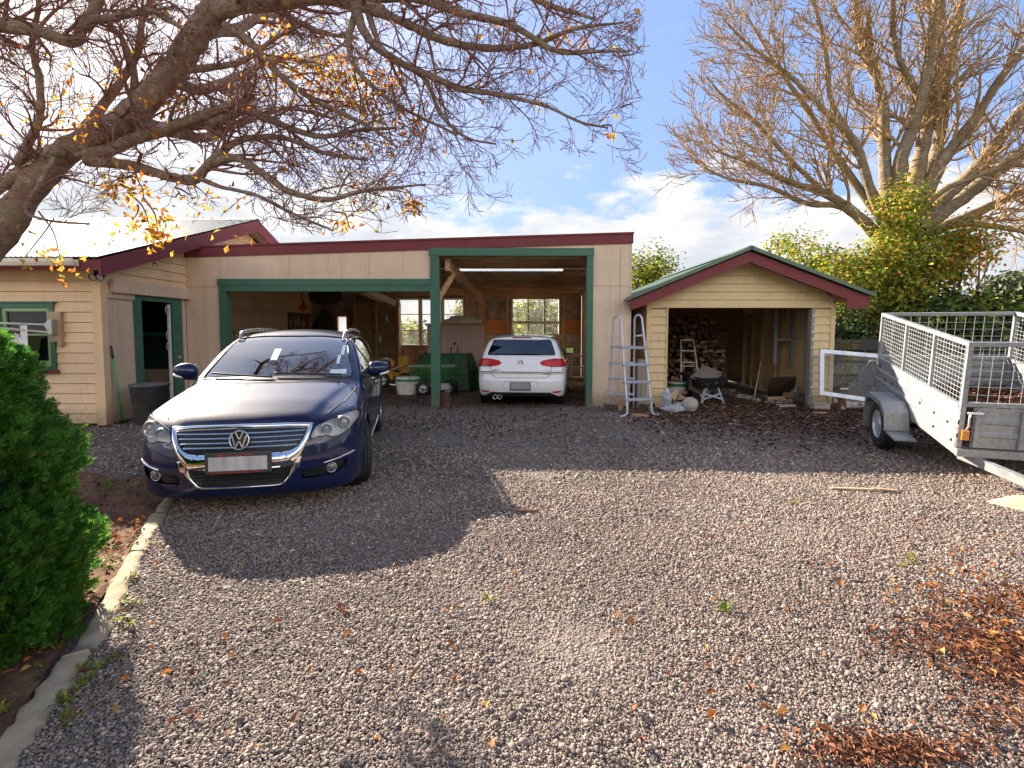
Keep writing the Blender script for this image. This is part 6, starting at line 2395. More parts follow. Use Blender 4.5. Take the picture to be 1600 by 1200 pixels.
# ------------------------------------------------------------------ firewood
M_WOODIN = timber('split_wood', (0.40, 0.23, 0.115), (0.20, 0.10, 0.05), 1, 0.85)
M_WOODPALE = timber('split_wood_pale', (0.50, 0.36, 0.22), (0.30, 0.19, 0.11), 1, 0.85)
M_BARKW = simple('silver_bark', (0.42, 0.39, 0.36), 0.9, var=0.6, scale=9, bmp=0.6, bscale=20)
M_BARKD = simple('dark_bark', (0.10, 0.075, 0.06), 0.95, var=0.5, scale=12, bmp=0.8, bscale=26)


def log_mesh(name, ln, r, kind, mat, seed):
    """kind 0: half round, 1: quarter wedge, 2: round; axis along local y, resting on z=0"""
    rs = random.Random(seed)
    prof = []
    if kind == 2:
        k = 14
        prof = [(r * math.cos(2 * math.pi * i / k) * rs.uniform(0.93, 1.06), r + r * math.sin(2 * math.pi * i / k) * rs.uniform(0.93, 1.06)) for i in range(k)]
    elif kind == 0:
        k = 9
        prof = [(r * math.cos(math.pi * i / k) * rs.uniform(0.92, 1.05), r * 0.95 * math.sin(math.pi * i / k) * rs.uniform(0.92, 1.05)) for i in range(k + 1)]
    else:
        a0 = rs.uniform(0.1, 0.5)
        k = 6
        prof = [(-r * 0.5, 0.0)] + [(-r * 0.5 + 1.35 * r * math.cos(a0 * 0 + 1.5 * i / k) * rs.uniform(0.93, 1.05), 1.2 * r * math.sin(1.5 * i / k) * rs.uniform(0.9, 1.05)) for i in range(k + 1)]
    n = len(prof)
    rows = 5
    vs, fs = [], []
    for j in range(rows):
        t = j / (rows - 1)
        s = 1 + rs.uniform(-0.05, 0.05)
        sk = rs.uniform(-0.06, 0.06) * ln if j in (0, rows - 1) else 0
        for (a, b) in prof:
            vs.append((a * s + rs.uniform(-0.003, 0.003), (t - 0.5) * ln + sk * a / r * 0.6, max(0, b * s)))
    for j in range(rows - 1):
        for i in range(n):
            fs.append((j * n + i, j * n + (i + 1) % n, (j + 1) * n + (i + 1) % n, (j + 1) * n + i))
    fs += [tuple(range(n)), tuple(range((rows - 1) * n, rows * n))[::-1]]
    me = MB().add(vs, fs).mesh(name)
    me.materials.append(mat)
    if kind == 2:
        me.materials.append(M_WOODIN)
        me.polygons[len(fs) - 1].material_index = 1
        me.polygons[len(fs) - 2].material_index = 1
    elif mat not in (M_WOODIN, M_WOODPALE, M_WOODDIM):
        # split faces show wood, the round back shows bark
        me.materials.append(M_WOODPALE)
        for p in me.polygons:
            if abs(p.normal.y) > 0.8 or p.center.z < 0.02 or (kind == 1 and p.normal.x < -0.7):
                p.material_index = 1
    return me


M_WOODDIM = timber('dimmed_split_wood', (0.20, 0.115, 0.06), (0.09, 0.05, 0.028), 1, 0.9)  # split wood with the dim shed interior darkened into its colour
logs = [log_mesh('firewood_log', 0.34, 0.078, k % 2, (M_WOODDIM, M_WOODDIM, M_BARKD, M_WOODDIM, M_WOODDIM, M_BARKD)[k % 6], k) for k in range(10)] + [log_mesh('firewood_log', 0.34, 0.06, 2, M_BARKD, 31)]
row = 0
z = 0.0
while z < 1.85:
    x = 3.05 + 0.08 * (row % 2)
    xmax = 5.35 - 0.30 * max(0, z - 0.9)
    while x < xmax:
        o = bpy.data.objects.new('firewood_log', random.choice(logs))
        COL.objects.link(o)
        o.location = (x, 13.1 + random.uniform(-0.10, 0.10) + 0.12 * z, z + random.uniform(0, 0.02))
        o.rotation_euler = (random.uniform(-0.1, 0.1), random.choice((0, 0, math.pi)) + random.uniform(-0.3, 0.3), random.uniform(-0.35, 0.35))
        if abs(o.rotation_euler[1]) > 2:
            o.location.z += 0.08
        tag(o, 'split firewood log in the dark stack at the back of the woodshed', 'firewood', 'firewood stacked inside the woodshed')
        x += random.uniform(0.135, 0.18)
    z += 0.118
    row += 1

heap = [log_mesh('firewood_log', ln, r, k, m, 50 + i) for i, (ln, r, k, m) in enumerate(((0.36, 0.09, 0, M_BARKW), (0.40, 0.08, 1, M_WOODPALE), (0.33, 0.10, 1, M_BARKD), (0.30, 0.07, 0, M_WOODIN), (0.42, 0.06, 1, M_BARKW)))]


def put_log(px, py, mesh, rz, rx=0.0, ry=0.0, lift=0.0, label=None, group=None, sc=1.0):
    g = gnd(px, py)
    o = bpy.data.objects.new('firewood_log', mesh)
    COL.objects.link(o)
    o.location = g + Vector((0, 0, lift))
    o.rotation_euler = (rx, ry, rz)
    o.scale = (sc, sc, sc)
    return tag(o, label, 'firewood', group)


LA, GA = 'split log lying in the firewood heap between the pool ladder and wheelbarrow', 'firewood heap by the pool ladder'
for (px, py, k, rz, rx, ry, lift) in ((1037, 640, 1, 0.5, 0.0, 0.2, 0), (1052, 634, 0, 1.2, 0, 0, 0.0), (1066, 628, 2, 0.3, 0.0, 0, 0.0), (1046, 628, 3, 1.9, 0, 0.3, 0.0), (1058, 640, 4, -0.6, 0.0, 0.2, 0.0),
                                     (1050, 633, 1, -0.5, 0.5, 0.3, 0.14), (1062, 628, 3, 1.2, -0.2, 0.4, 0.14), (1040, 634, 2, 0.9, 0.6, 0, 0.11), (1056, 630, 0, 0.3, 0.3, 0, 0.15), (1073, 634, 3, 0.8, 0, 0.2, 0.0)):
    put_log(px, py, heap[k], rz, rx, ry, lift, LA, GA)
LB, GB = 'split log among the firewood beside the right pier of the woodshed', 'firewood by the right woodshed pier'
for (px, py, k, rz, rx, ry, lift, sc) in ((1225, 628, 3, 1.2, 0, 0, 0, 1.0), (1240, 622, 1, 0.7, 0, 0.2, 0.0, 1.1), (1250, 618, 3, 0.9, 0.2, 0.3, 0.12, 1.1), (1262, 628, 2, 0.6, 0.0, 0, 0.0, 1.6), (1280, 630, 2, 1.5, 0.2, 0, 0.0, 1.3),
                                         (1272, 622, 2, 1.2, 0, 0, 0.12, 1.2), (1235, 614, 1, 1.4, -0.2, 0.2, 0.08, 1.0), (1212, 626, 1, 1.6, 0, 0, 0, 0.9), (1294, 628, 2, 0.3, 0, 0, 0, 1.0)):
    put_log(px, py, heap[k], rz, rx, ry, lift, LB, GB, sc)
LC, GC = 'chunk of firewood lying on the littered ground in front of the woodshed', 'firewood chunks before the woodshed'
for (px, py, k, rz, sc) in ((1165, 622, 0, 0.5, 0.9), (1178, 626, 0, 0.2, 0.8), (1150, 620, 2, 1.4, 0.9), (1190, 622, 2, 0.6, 0.8), (1281, 648, 3, 1.4, 0.8), (1306, 640, 2, 0.4, 0.8), (1330, 632, 2, 0.9, 0.9), (1128, 616, 2, 1.2, 1.0), (1140, 612, 3, 1.5, 0.9)):
    put_log(px, py, heap[k], rz, 0, 0, 0, LC, GC, sc)
LD, GD = 'split log lying at the foot of the pool ladder', 'logs at the foot of the pool ladder'
for (px, py, k, rz, sc) in ((956, 641, 2, 0.9, 1.0), (1000, 652, 3, 1.0, 0.9), (985, 632, 2, 1.3, 1.1), (1008, 640, 2, 0.5, 0.9), (970, 636, 3, 0.3, 0.8), (1000, 622, 1, 0.2, 1.1)):
    put_log(px, py, heap[k], rz, 0, 0, 0, LD, GD, sc)
bl_ = bpy.data.objects.new('birch_log', log_mesh('birch_log', 0.62, 0.10, 2, M_BARKW, 90))
COL.objects.link(bl_)
bl_.location = gnd(1345, 640)
bl_.rotation_euler = (0, 0, R(80))
tag(bl_, 'pale barked round log lying by the trailer wheel', 'log')
# rough cut boards lying about
M_SAWN = timber('sawn_scrap', (0.40, 0.36, 0.31), (0.22, 0.18, 0.14), 0, 0.85)
for (px, py, ln, w, h, rz, lab) in ((1228, 637, 0.34, 0.13, 0.06, 0.1, 'short grey sawn offcut lying in front of the firewood'), (1281, 640, 0.30, 0.16, 0.13, 0.0, 'squared sawn block near the fence frame'),
                                    (1215, 630, 0.50, 0.12, 0.03, -0.3, 'split grey slab under the cardboard sheet')):
    p = gnd(px, py)
    o = MB().box((-ln / 2, -w / 2, 0), (ln / 2, w / 2, h), c=0.006).build('timber_offcut', M_SAWN)
    o.location = p
    o.rotation_euler = (0, 0, rz)
    tag(o, lab, 'offcut')
p = gnd(1345, 768)
o = MB().box((-0.26, -0.017, 0), (0.26, 0.02, 0.014), c=0.004).bar((0.1, 0.0, 0.016), (0.30, -0.03, 0.012), 0.03, 0.012).build('timber_stick', M_WOODPALE)
o.location = p + Vector((0, 0, 0.018))
o.rotation_euler = (0, 0, -0.12)
tag(o, 'pale broken stick of timber lying on sunlit gravel near the trailer drawbar', 'stick')
p = gnd(825, 803)
o = MB().tube([(-0.1, 0, 0.01), (-0.03, 0.004, 0.014), (0.04, -0.003, 0.012), (0.09, 0.0, 0.012)], [0.011, 0.013, 0.012, 0.009], 8).build('stick', simple('brown_stick', (0.20, 0.10, 0.055), 0.8))
o.location = p + Vector((0, 0, 0.015))
tag(o, 'short brown stick on the gravel at the shadow corner', 'stick')

# crumpled plastic bags near the heap
def crumple(name, c, sx, sy, sz, mat, seed, label, cat):
    rs = np.random.default_rng(seed)
    bm = bmesh.new()
    bmesh.ops.create_icosphere(bm, subdivisions=4, radius=1)
    V = np.array([v.co[:] for v in bm.verts])
    d = np.zeros(len(V))
    for k in range(14):
        w = rs.normal(0, 1, 3) * (2 + k * 0.5)
        d += np.abs(np.sin(V @ w + rs.uniform(0, 6))) * 0.5 / (1 + 0.35 * k)
    V *= (0.55 + 0.35 * d / d.max() * 1.2)[:, None]
    V *= (sx, sy, sz)
    V[:, 2] -= V[:, 2].min()
    for v, q in zip(bm.verts, V):
        v.co = q
    me = bpy.data.meshes.new(name)
    bm.to_mesh(me)
    bm.free()
    o = link_mesh(name, me, mat)
    o.location = c
    return tag(o, label, cat)


M_POLY = simple('grey_plastic_film', (0.42, 0.42, 0.46), 0.3, 0, var=0.2)
crumple('plastic_bag', gnd(1040, 640) + Vector((0, -0.06, 0)), 0.10, 0.10, 0.24, M_POLY, 3, 'upright crumpled grey plastic bag beside the ladder foot', 'bag')
crumple('plastic_bag', gnd(1052, 645), 0.26, 0.12, 0.09, M_POLY, 4, 'flat grey plastic bag spread on the ground before the heap', 'bag')
crumple('plastic_bag', gnd(1078, 645), 0.17, 0.14, 0.16, simple('buff_plastic', (0.42, 0.37, 0.31), 0.45), 5, 'buff crumpled sack at the right end of the heap', 'bag')


def bin_mesh(prof, band=None):
    return MB().lathe(prof, None, 30)


# white pail with green band behind the heap
p = gnd(1060, 624)
pail = thing('plastic_pail', 'white plastic pail with green band standing behind the firewood heap', 'pail', p + Vector((0, 0.1, 0)))
MB().lathe([(0.001, 0.0), (0.17, 0.0), (0.19, 0.28), (0.19, 0.33), (0.001, 0.33)], None, 28).build('tub', simple('white_plastic', (0.72, 0.74, 0.74), 0.4), pail, world=False)
MB().lathe([(0.191, 0.285), (0.197, 0.286), (0.198, 0.345), (0.193, 0.346)], None, 28).build('band', simple('green_band', (0.02, 0.20, 0.06), 0.45), pail, world=False)
MB().lathe([(0.001, 0.375), (0.19, 0.372), (0.202, 0.360), (0.202, 0.347), (0.15, 0.347)], None, 28).build('lid', simple('white_plastic', (0.72, 0.74, 0.74), 0.4), pail, world=False)

# wheelbarrow
p = gnd(1100, 628)
wb = thing('wheelbarrow', 'black wheelbarrow with pale legs parked in the woodshed opening', 'wheelbarrow', p, (0, 0, R(8)))
mb = MB()
r0 = [(-0.20, -0.30, 0.30), (0.20, -0.30, 0.30), (0.16, 0.35, 0.30), (-0.16, 0.35, 0.30)]
r1 = [(-0.31, -0.42, 0.54), (0.31, -0.42, 0.54), (0.27, 0.62, 0.58), (-0.27, 0.62, 0.58)]
vs = r0 + r1 + [(x * 0.96, y * 0.96, z + 0.004) for x, y, z in r1] + [(x * 0.96, y * 0.96, z + 0.01) for x, y, z in r0]
fs = [(3, 2, 1, 0)] + [(i, (i + 1) % 4, 4 + (i + 1) % 4, 4 + i) for i in range(4)] + [(4 + i, 4 + (i + 1) % 4, 8 + (i + 1) % 4, 8 + i) for i in range(4)] + [(8 + i, 8 + (i + 1) % 4, 12 + (i + 1) % 4, 12 + i) for i in range(4)] + [(12, 13, 14, 15)]
mb.add(vs, fs)
mb.build('tray', simple('black_poly', (0.02, 0.02, 0.022), 0.5), wb, world=False)
M_PALEST = simple('pale_steel', (0.45, 0.50, 0.56), 0.4, 0.3)
for s in (-1, 1):
    MB().bar((0.14 * s, -0.30, 0.33), (0.25 * s, -0.36, 0.0), 0.05, 0.03).build('leg', M_PALEST, wb, world=False)
    MB().tube([(0.27 * s, -0.95, 0.50), (0.25 * s, -0.40, 0.36), (0.12 * s, 0.40, 0.28), (0.05 * s, 0.75, 0.20)], 0.017, 8).build('handle', M_BLKP, wb, world=False)
mb = MB()
mb.bar((-0.22, -0.345, 0.10), (0.19, -0.34, 0.22), 0.012, 0.03).bar((0.22, -0.355, 0.10), (-0.19, -0.355, 0.22), 0.012, 0.03)
mb.build('brace', M_PALEST, wb, world=False)
wheel(wb, (0, 0.72, 0.18), 0.18, 0.09, 0.11, 5, math.pi / 2, 1)
# open box resting in the barrow
q = root_matrix(wb) @ Vector((0.02, 0.05, 0.32))
bx = MB()
Mx = Matrix.Translation(q) @ Matrix.Rotation(R(38), 4, 'Z') @ Matrix.Rotation(R(-24), 4, 'Y') @ Matrix.Rotation(R(20), 4, 'X')
for (lo, hi) in (((-0.28, -0.2, 0), (0.28, 0.2, 0.012)), ((-0.28, -0.2, 0.30), (0.28, 0.2, 0.312)), ((-0.28, 0.19, 0.013), (0.28, 0.2, 0.299)), ((-0.28, -0.2, 0.013), (0.28, -0.19, 0.299))):
    bx.box(lo, hi, Mx)
bx = bx.build('open_box', timber('ply_box', (0.23, 0.19, 0.15), (0.13, 0.10, 0.08), 0))
tag(own_origin(bx, q), 'open ended plywood box tipped in the wheelbarrow tray', 'box')

# step ladder in the shed
sl_ = thing('step_ladder', 'small aluminium step ladder leaning in the dark woodshed', 'ladder', at(1075, 600, 12.2).xy.to_3d())
M_ALD = simple('old_aluminium', (0.42, 0.42, 0.40), 0.45, 0.5)
A = [at(1063, 592, 11.9), at(1093, 592, 11.9)]
T = [at(1064, 531, 12.3), at(1083, 531, 12.3)]
for a, b in zip(A, T):
    MB().bar(Vector((a.x, a.y - 0.1, 0.0)), b, 0.03, 0.05).build('rail', M_ALD, sl_)
MB().bar(T[0], T[1], 0.04, 0.03).build('top_bar', M_ALD, sl_)
for py in (548, 566, 572, 586):
    a, b = at(1063, py, 12.15), at(1083 + (py - 531) * 0.16, py, 12.15)
    MB().bar(a, b, 0.07, 0.025).build('step', M_ALD, sl_)
# broom handle, cardboard, bucket
a, b = at(1178, 618, 11.3), at(1189, 565, 11.7)
o = MB().tube([Vector((a.x, a.y, 0)), b], 0.014, 8).build('broom_stick', simple('pale_handle', (0.45, 0.42, 0.38), 0.6))
tag(own_origin(o, (a.x, a.y, 0)), 'pale stick leaning on the studs inside the woodshed', 'stick')
a0, a1, a2, a3 = gnd(1197, 620), gnd(1240, 618), at(1245, 588, 10.75), at(1205, 588, 10.75)
cb = MB()
n_ = ((a1 - a0).cross(a3 - a0)).normalized() * 0.012
cb.add([a0, a1, a2, a3, a0 - n_, a1 - n_, a2 - n_, a3 - n_], [(0, 1, 2, 3), (7, 6, 5, 4), (0, 4, 5, 1), (1, 5, 6, 2), (2, 6, 7, 3), (3, 7, 4, 0)])
cb = cb.build('board_sheet', simple('brown_card', (0.24, 0.17, 0.125), 0.8))
tag(own_origin(cb, a0), 'brown flat board leaning inside the right of the woodshed opening', 'board')
bk = thing('bucket', 'translucent plastic bucket with pink rim tipped against the leaning board', 'bucket', gnd(1243, 622) + Vector((0, 0, 0.09)), (R(-28), R(28), 0))
MB().lathe([(0.001, 0.0), (0.11, 0.0), (0.155, 0.32), (0.148, 0.315), (0.105, 0.01), (0.001, 0.01)], None, 28).build('pail', simple('milky_plastic', (0.50, 0.54, 0.66), 0.3), bk, world=False)
MB().lathe([(0.157, 0.275), (0.163, 0.28), (0.163, 0.30), (0.157, 0.305)], None, 28).build('rim', simple('pink_rim', (0.55, 0.12, 0.30), 0.4), bk, world=False)

# ------------------------------------------------------------------ things by the left building
bp = gnd(236, 662)
pb = thing('planter_bin', 'tall grey tapered planter bin beside the blue station wagon', 'bin', bp)
MB().lathe([(0.001, 0.0), (0.20, 0.0), (0.27, 0.62), (0.285, 0.62), (0.285, 0.65), (0.262, 0.65), (0.19, 0.03), (0.001, 0.03)], None, 36).build('tub', simple('grey_resin', (0.115, 0.115, 0.12), 0.6, var=0.2), pb, world=False)
b0 = gnd(193, 662)
b1 = Vector((XW + 0.07, 8.16, 1.27))
br_ = thing('broom', 'green handled broom with black grip leaning on the cream wall', 'broom', b0)
d = (b1 - b0)
MB().tube([b0 + d * 0.04, b0 + d * 0.84], 0.013, 8).build('handle', simple('green_handle', (0.05, 0.42, 0.08), 0.35), br_)
MB().tube([b0 + d * 0.84, b0 + d * 0.86, b1], [0.014, 0.018, 0.016], 8).build('grip', M_BLKP, br_)
MB().box((b0.x - 0.05, b0.y - 0.02, 0.0), (b0.x + 0.06, b0.y + 0.04, 0.06), c=0.008).build('head', M_BLKP, br_)
# armchair and plain box standing in for a stored car inside the dark room
ac = thing('armchair', 'beige armchair just inside the open green door', 'armchair', (XW - 0.75, 9.75, 0))
M_BEIGE = simple('beige_cloth', (0.30, 0.24, 0.18), 0.9, var=0.15)
MB().box((XW - 1.2, 9.40, 0.05), (XW - 0.35, 10.1, 0.42), c=0.05).build('seat', M_BEIGE, ac)
MB().box((XW - 1.2, 9.35, 0.43), (XW - 1.0, 10.1, 0.9), c=0.05).build('backrest', M_BEIGE, ac)
MB().box((XW - 1.2, 10.11, 0.05), (XW - 0.35, 10.3, 0.75), c=0.05).build('armrest', M_BEIGE, ac)
car_box = thing('car_stand_in', 'dark box with teal edged top standing in for a car behind the green door', 'cabinet', (XW - 1.3, 11.0, 0))
MB().box((XW - 2.2, 10.6, 0), (XW - 0.35, 11.6, 1.40)).build('case', simple('dark_case', (0.02, 0.03, 0.04), 0.4), car_box)
MB().box((XW - 2.25, 10.55, 1.402), (XW - 0.30, 11.65, 1.46), c=0.01).build('top', simple('teal_top', (0.05, 0.22, 0.26), 0.4), car_box)

# ------------------------------------------------------------------ contents of the garage
# shelf unit on the back wall
s0, s1 = at(556, 560, YB - 0.35), at(622, 466, YB - 0.35)
M_SHELF = timber('shelf_wood', (0.58, 0.36, 0.20), (0.24, 0.13, 0.07), 2)
shf = thing('shelf_unit', 'tall open timber shelf unit on the garage back wall', 'shelf', (s0.x, YB - 0.35, 0))
xm_ = at(588, 500, YB - 0.35).x
for x in (s0.x, xm_, s1.x):
    MB().box((x - 0.03, YB - 0.40, 0.0), (x + 0.03, YB - 0.10, 2.35)).build('upright', M_SHELF, shf)
for px_, ys_ in (((s0.x, xm_), (474, 503, 522, 540, 553)), ((xm_, s1.x), (480, 503, 519, 536, 553))):
    for py in ys_:
        z = at(590, py, YB - 0.4).z
        MB().box((px_[0] + 0.031, YB - 0.40, z - 0.025), (px_[1] - 0.031, YB - 0.10, z)).build('shelf', M_SHELF, shf)
MB().box((s0.x, YB - 0.099, 0.3), (s1.x, YB - 0.085, 2.3)).build('back', simple('shelf_back', (0.42, 0.30, 0.20), 0.8), shf)
for (px, py, lab) in ((604, 503, 'white bottle standing on the upper garage shelf'), (594, 536, 'small white bottle standing on the lower garage shelf')):
    q = at(px, py, YB - 0.30)
    q.z = at(590, py, YB - 0.4).z
    o = MB().lathe([(0.001, 0.002), (0.05, 0.002), (0.052, 0.16), (0.02, 0.21), (0.02, 0.25), (0.001, 0.25)], None, 18).build('bottle', MATS['white_plastic'])
    o.location = q
    tag(o, lab, 'bottle')
# cabinet of cream boards
c0, c1 = at(668, 600, 14.0), at(754, 508, 14.0)
cab_ = thing('cupboard', 'dusky pink board cupboard with two dark handles behind the green post', 'cupboard', (c0.x, 14.0, 0))
M_CUP = painted('cupboard_paint', (0.58, 0.43, 0.36), (0.2, 0.13, 0.1), 0.3, 0.5)
MB().box((c0.x, 14.03, 0.02), (c1.x, 14.7, c1.z)).build('case', M_CUP, cab_)
nb = 8
for half in (0, 1):
    mb = MB()
    for i in range(4):
        k = half * 4 + i
        xa = c0.x + 0.02 + (c1.x - c0.x - 0.04) * k / nb
        xb = c0.x + 0.02 + (c1.x - c0.x - 0.04) * (k + 1) / nb - 0.008
        mb.box((xa, 14.0, 0.05), (xb, 14.028, c1.z - 0.04), c=0.004)
    dr_ = mb.build('door', M_CUP, cab_)
    hx = at(706 + half * 10, 545, 14).x
    mb = MB()
    mb.tube([(hx, 13.995, 1.06), (hx - 0.01, 13.965, 1.03), (hx - 0.012, 13.96, 0.93), (hx, 13.995, 0.88)], 0.014, 6)
    mb.build('handle', M_BLKP, dr_)
MB().box((at(708, 540, 14).x, 13.985, 1.12), (at(713, 540, 14).x, 13.999, 1.17)).build('latch', M_BLKP, cab_)
MB().box((c0.x - 0.05, 13.95, c1.z + 0.002), (c1.x + 0.05, 14.75, c1.z + 0.045)).build('top', M_TIMBX, cab_)
# green mesh-sided crate
def mesh_cloth():
    m, nt, out = new_mat('green_screen')
    v = coords(nt)
    col = ramp(nt, noise(nt, coords(nt, (3, 1, 0.5)), 3, 5, 0.7), [(0.3, (0.012, 0.09, 0.035)), (0.7, (0.03, 0.20, 0.075))])
    p = principled(nt, None, col, 0.4)
    t = nt.nodes.new('ShaderNodeBsdfTranslucent')
    L(nt, col, t.inputs[0])
    tr = nt.nodes.new('ShaderNodeBsdfTransparent')
    tr.inputs[0].default_value = (0.5, 0.8, 0.6, 1)
    mx = nt.nodes.new('ShaderNodeMixShader')
    mx.inputs[0].default_value = 0.45
    L(nt, p.outputs[0], mx.inputs[1])
    L(nt, t.outputs[0], mx.inputs[2])
    mx2 = nt.nodes.new('ShaderNodeMixShader')
    mx2.inputs[0].default_value = 0.15
    L(nt, mx.outputs[0], mx2.inputs[1])
    L(nt, tr.outputs[0], mx2.inputs[2])
    L(nt, mx2.outputs[0], out.inputs['Surface'])
    return m


M_GSCR = mesh_cloth()
e0, e1 = at(640, 608, 12.9), at(733, 553, 12.9)
gs = thing('green_crate', 'green plastic sheeted crate standing before the garage cupboard', 'crate', (e0.x, 12.9, 0))
zt_ = e1.z
xl, xr = e0.x, e1.x + 0.02
sk = 0.30
mb = MB()
P = [(xl - 0.02, 12.7, 0.03), (xr, 12.7, 0.03), (xr - 0.1, 12.9, zt_), (xl + 0.28, 12.9, zt_), (xl - 0.02, 13.5, 0.03), (xr + sk, 13.5, 0.03), (xr + 0.0, 13.4, zt_), (xl + 0.28, 13.4, zt_)]
mb.add(P, [(0, 1, 2, 3), (1, 5, 6, 2), (4, 0, 3, 7), (3, 2, 6, 7), (5, 4, 7, 6)])
mb.build('cover', M_GSCR, gs)
mb = MB()
for (i, j) in ((0, 1), (1, 2), (2, 3), (3, 0), (1, 5), (5, 6), (6, 2)):
    mb.bar(P[i], P[j], 0.03, 0.03)
mb.bar((xl + 0.1, 12.74, 0.42), (xr - 0.03, 12.74, 0.42), 0.02, 0.02)
mb.build('frame', simple('dark_green_frame', (0.012, 0.07, 0.03), 0.4), gs)
# green wire garden cart
g0 = gnd(640, 612)
cart = thing('garden_cart', 'green wire mesh garden cart with fat black tyres behind the post', 'cart', (at(676, 600, 12.2).x, 12.2, 0))
x0, x1 = at(641, 590, 12.2).x, at(712, 590, 12.2).x
mb = MB()
for z in (0.30, 0.40, 0.50, 0.60, 0.66):
    for yy in (11.95, 12.45):
        mb.tube([(x0, yy, z), (x1, yy, z)], 0.004, 4)
k = 22
for i in range(k + 1):
    x = x0 + (x1 - x0) * i / k
    mb.tube([(x, 11.95, 0.66), (x, 11.95, 0.30), (x, 12.45, 0.30), (x, 12.45, 0.66)], 0.003, 4)
mb.build('basket', simple('cart_green', (0.05, 0.28, 0.05), 0.4), cart)
mb = MB()
for yy in (11.95, 12.45):
    mb.bar((x0 - 0.01, yy, 0.675), (x1 + 0.01, yy, 0.675), 0.025, 0.02)
mb.bar((x0, 11.95, 0.675), (x0, 12.45, 0.675), 0.02, 0.02).bar((x1, 11.95, 0.675), (x1, 12.45, 0.675), 0.02, 0.02)
mb.box((x0 + 0.1, 12.1, 0.20), (x1 - 0.1, 12.3, 0.26))
mb.build('rim', simple('cart_rim', (0.20, 0.36, 0.22), 0.4), cart)
for px in (664, 702):
    for yy in (11.95, 12.45):
        wheel(cart, (at(px, 600, 12.2).x - cart.location.x, yy - 12.2, 0.17), 0.17, 0.10, 0.09, 5, 0, -1)
a, b = at(651, 598, 12.4), at(663, 551, 12.7)
pt = [Vector((x0, 12.2, 0.3)), a + Vector((0, 0, 0.1)), b]
MB().tube(pt + [b + Vector((0.05, 0, 0.02)), b + Vector((0.07, 0, -0.06))], 0.014, 6).build('handle', M_BLKP, cart)
o = MB().box((at(688, 600, 12.0).x, 11.75, 0.16), (at(704, 600, 12.0).x, 11.83, 0.30)).build('timber_block', simple('pale_block', (0.45, 0.42, 0.38), 0.7))
o.parent = cart
o.matrix_parent_inverse = Matrix.Translation(-Vector(cart.location))
o.name = 'axle_board'
# cool box
p = gnd(635, 617)
cbx = thing('cool_box', 'white polystyrene cool box with green band on the garage floor', 'cool box', p + Vector((0, 0.18, 0)))
n = 20
def rounded(rx_, ry_, z, k=40, e=0.55):
    return [(rx_ * math.copysign(abs(math.cos(a)) ** e, math.cos(a)), ry_ * math.copysign(abs(math.sin(a)) ** e, math.sin(a)), z) for a in np.linspace(0, 2 * math.pi, k, endpoint=False)]


def loft(rings, mat, name, parent, caps=True):
    k = len(rings[0])
    vs = [p for r in rings for p in r]
    fs = [(j * k + i, j * k + (i + 1) % k, (j + 1) * k + (i + 1) % k, (j + 1) * k + i) for j in range(len(rings) - 1) for i in range(k)]
    mb = MB().add(vs, fs, True)
    if caps:
        mb.add(rings[0], [tuple(range(k))[::-1]])
        mb.add(rings[-1], [tuple(range(k))])
    return mb.build(name, mat, parent, world=False)


M_FOAM = simple('white_foam', (0.74, 0.72, 0.68), 0.6, var=0.12, scale=12)
loft([rounded(0.24, 0.17, 0.0), rounded(0.275, 0.20, 0.28), rounded(0.278, 0.203, 0.31)], M_FOAM, 'tub', cbx)
loft([rounded(0.281, 0.206, 0.312), rounded(0.283, 0.208, 0.36)], simple('green_tape', (0.03, 0.22, 0.11), 0.5), 'band', cbx)
loft([rounded(0.280, 0.205, 0.361), rounded(0.278, 0.203, 0.40), rounded(0.25, 0.18, 0.415)], M_FOAM, 'lid', cbx)
tq = Vector(((c0.x + c1.x) / 2 + 0.18, 14.3, c1.z + 0.046))
M_TARP = simple('pale_tarp', (0.66, 0.60, 0.50), 0.6, var=0.2, scale=5)
rs_ = random.Random(3)
rings = [[(x + rs_.uniform(-.012, .012), y, z + rs_.uniform(0, .012) * (z > 0)) for x, y, z in rounded(a, b, h)] for a, b, h in ((0.50, 0.24, 0.0), (0.53, 0.26, 0.06), (0.50, 0.24, 0.10), (0.36, 0.22, 0.125), (0.30, 0.20, 0.19), (0.10, 0.1, 0.21))]
o = loft(rings, M_TARP, 'folded_tarpaulin', None)
o.location = tq
tag(o, 'pale folded tarpaulin heaped on the cupboard top', 'tarpaulin')
# rusty tin by the green post
p = gnd(694, 637)
tn = thing('rusty_tin', 'rusty brown tin drum standing at the foot of the green post', 'tin', p + Vector((0.01, 0.09, 0)))
MB().lathe([(0.001, 0.0), (0.09, 0.0), (0.092, 0.01), (0.09, 0.02), (0.09, 0.13), (0.093, 0.14), (0.09, 0.15), (0.09, 0.27), (0.093, 0.28), (0.085, 0.285), (0.083, 0.26), (0.001, 0.25)], None, 24).build('drum', simple('rust_brown', (0.10, 0.035, 0.025), 0.8, var=0.5, scale=10), tn, world=False)
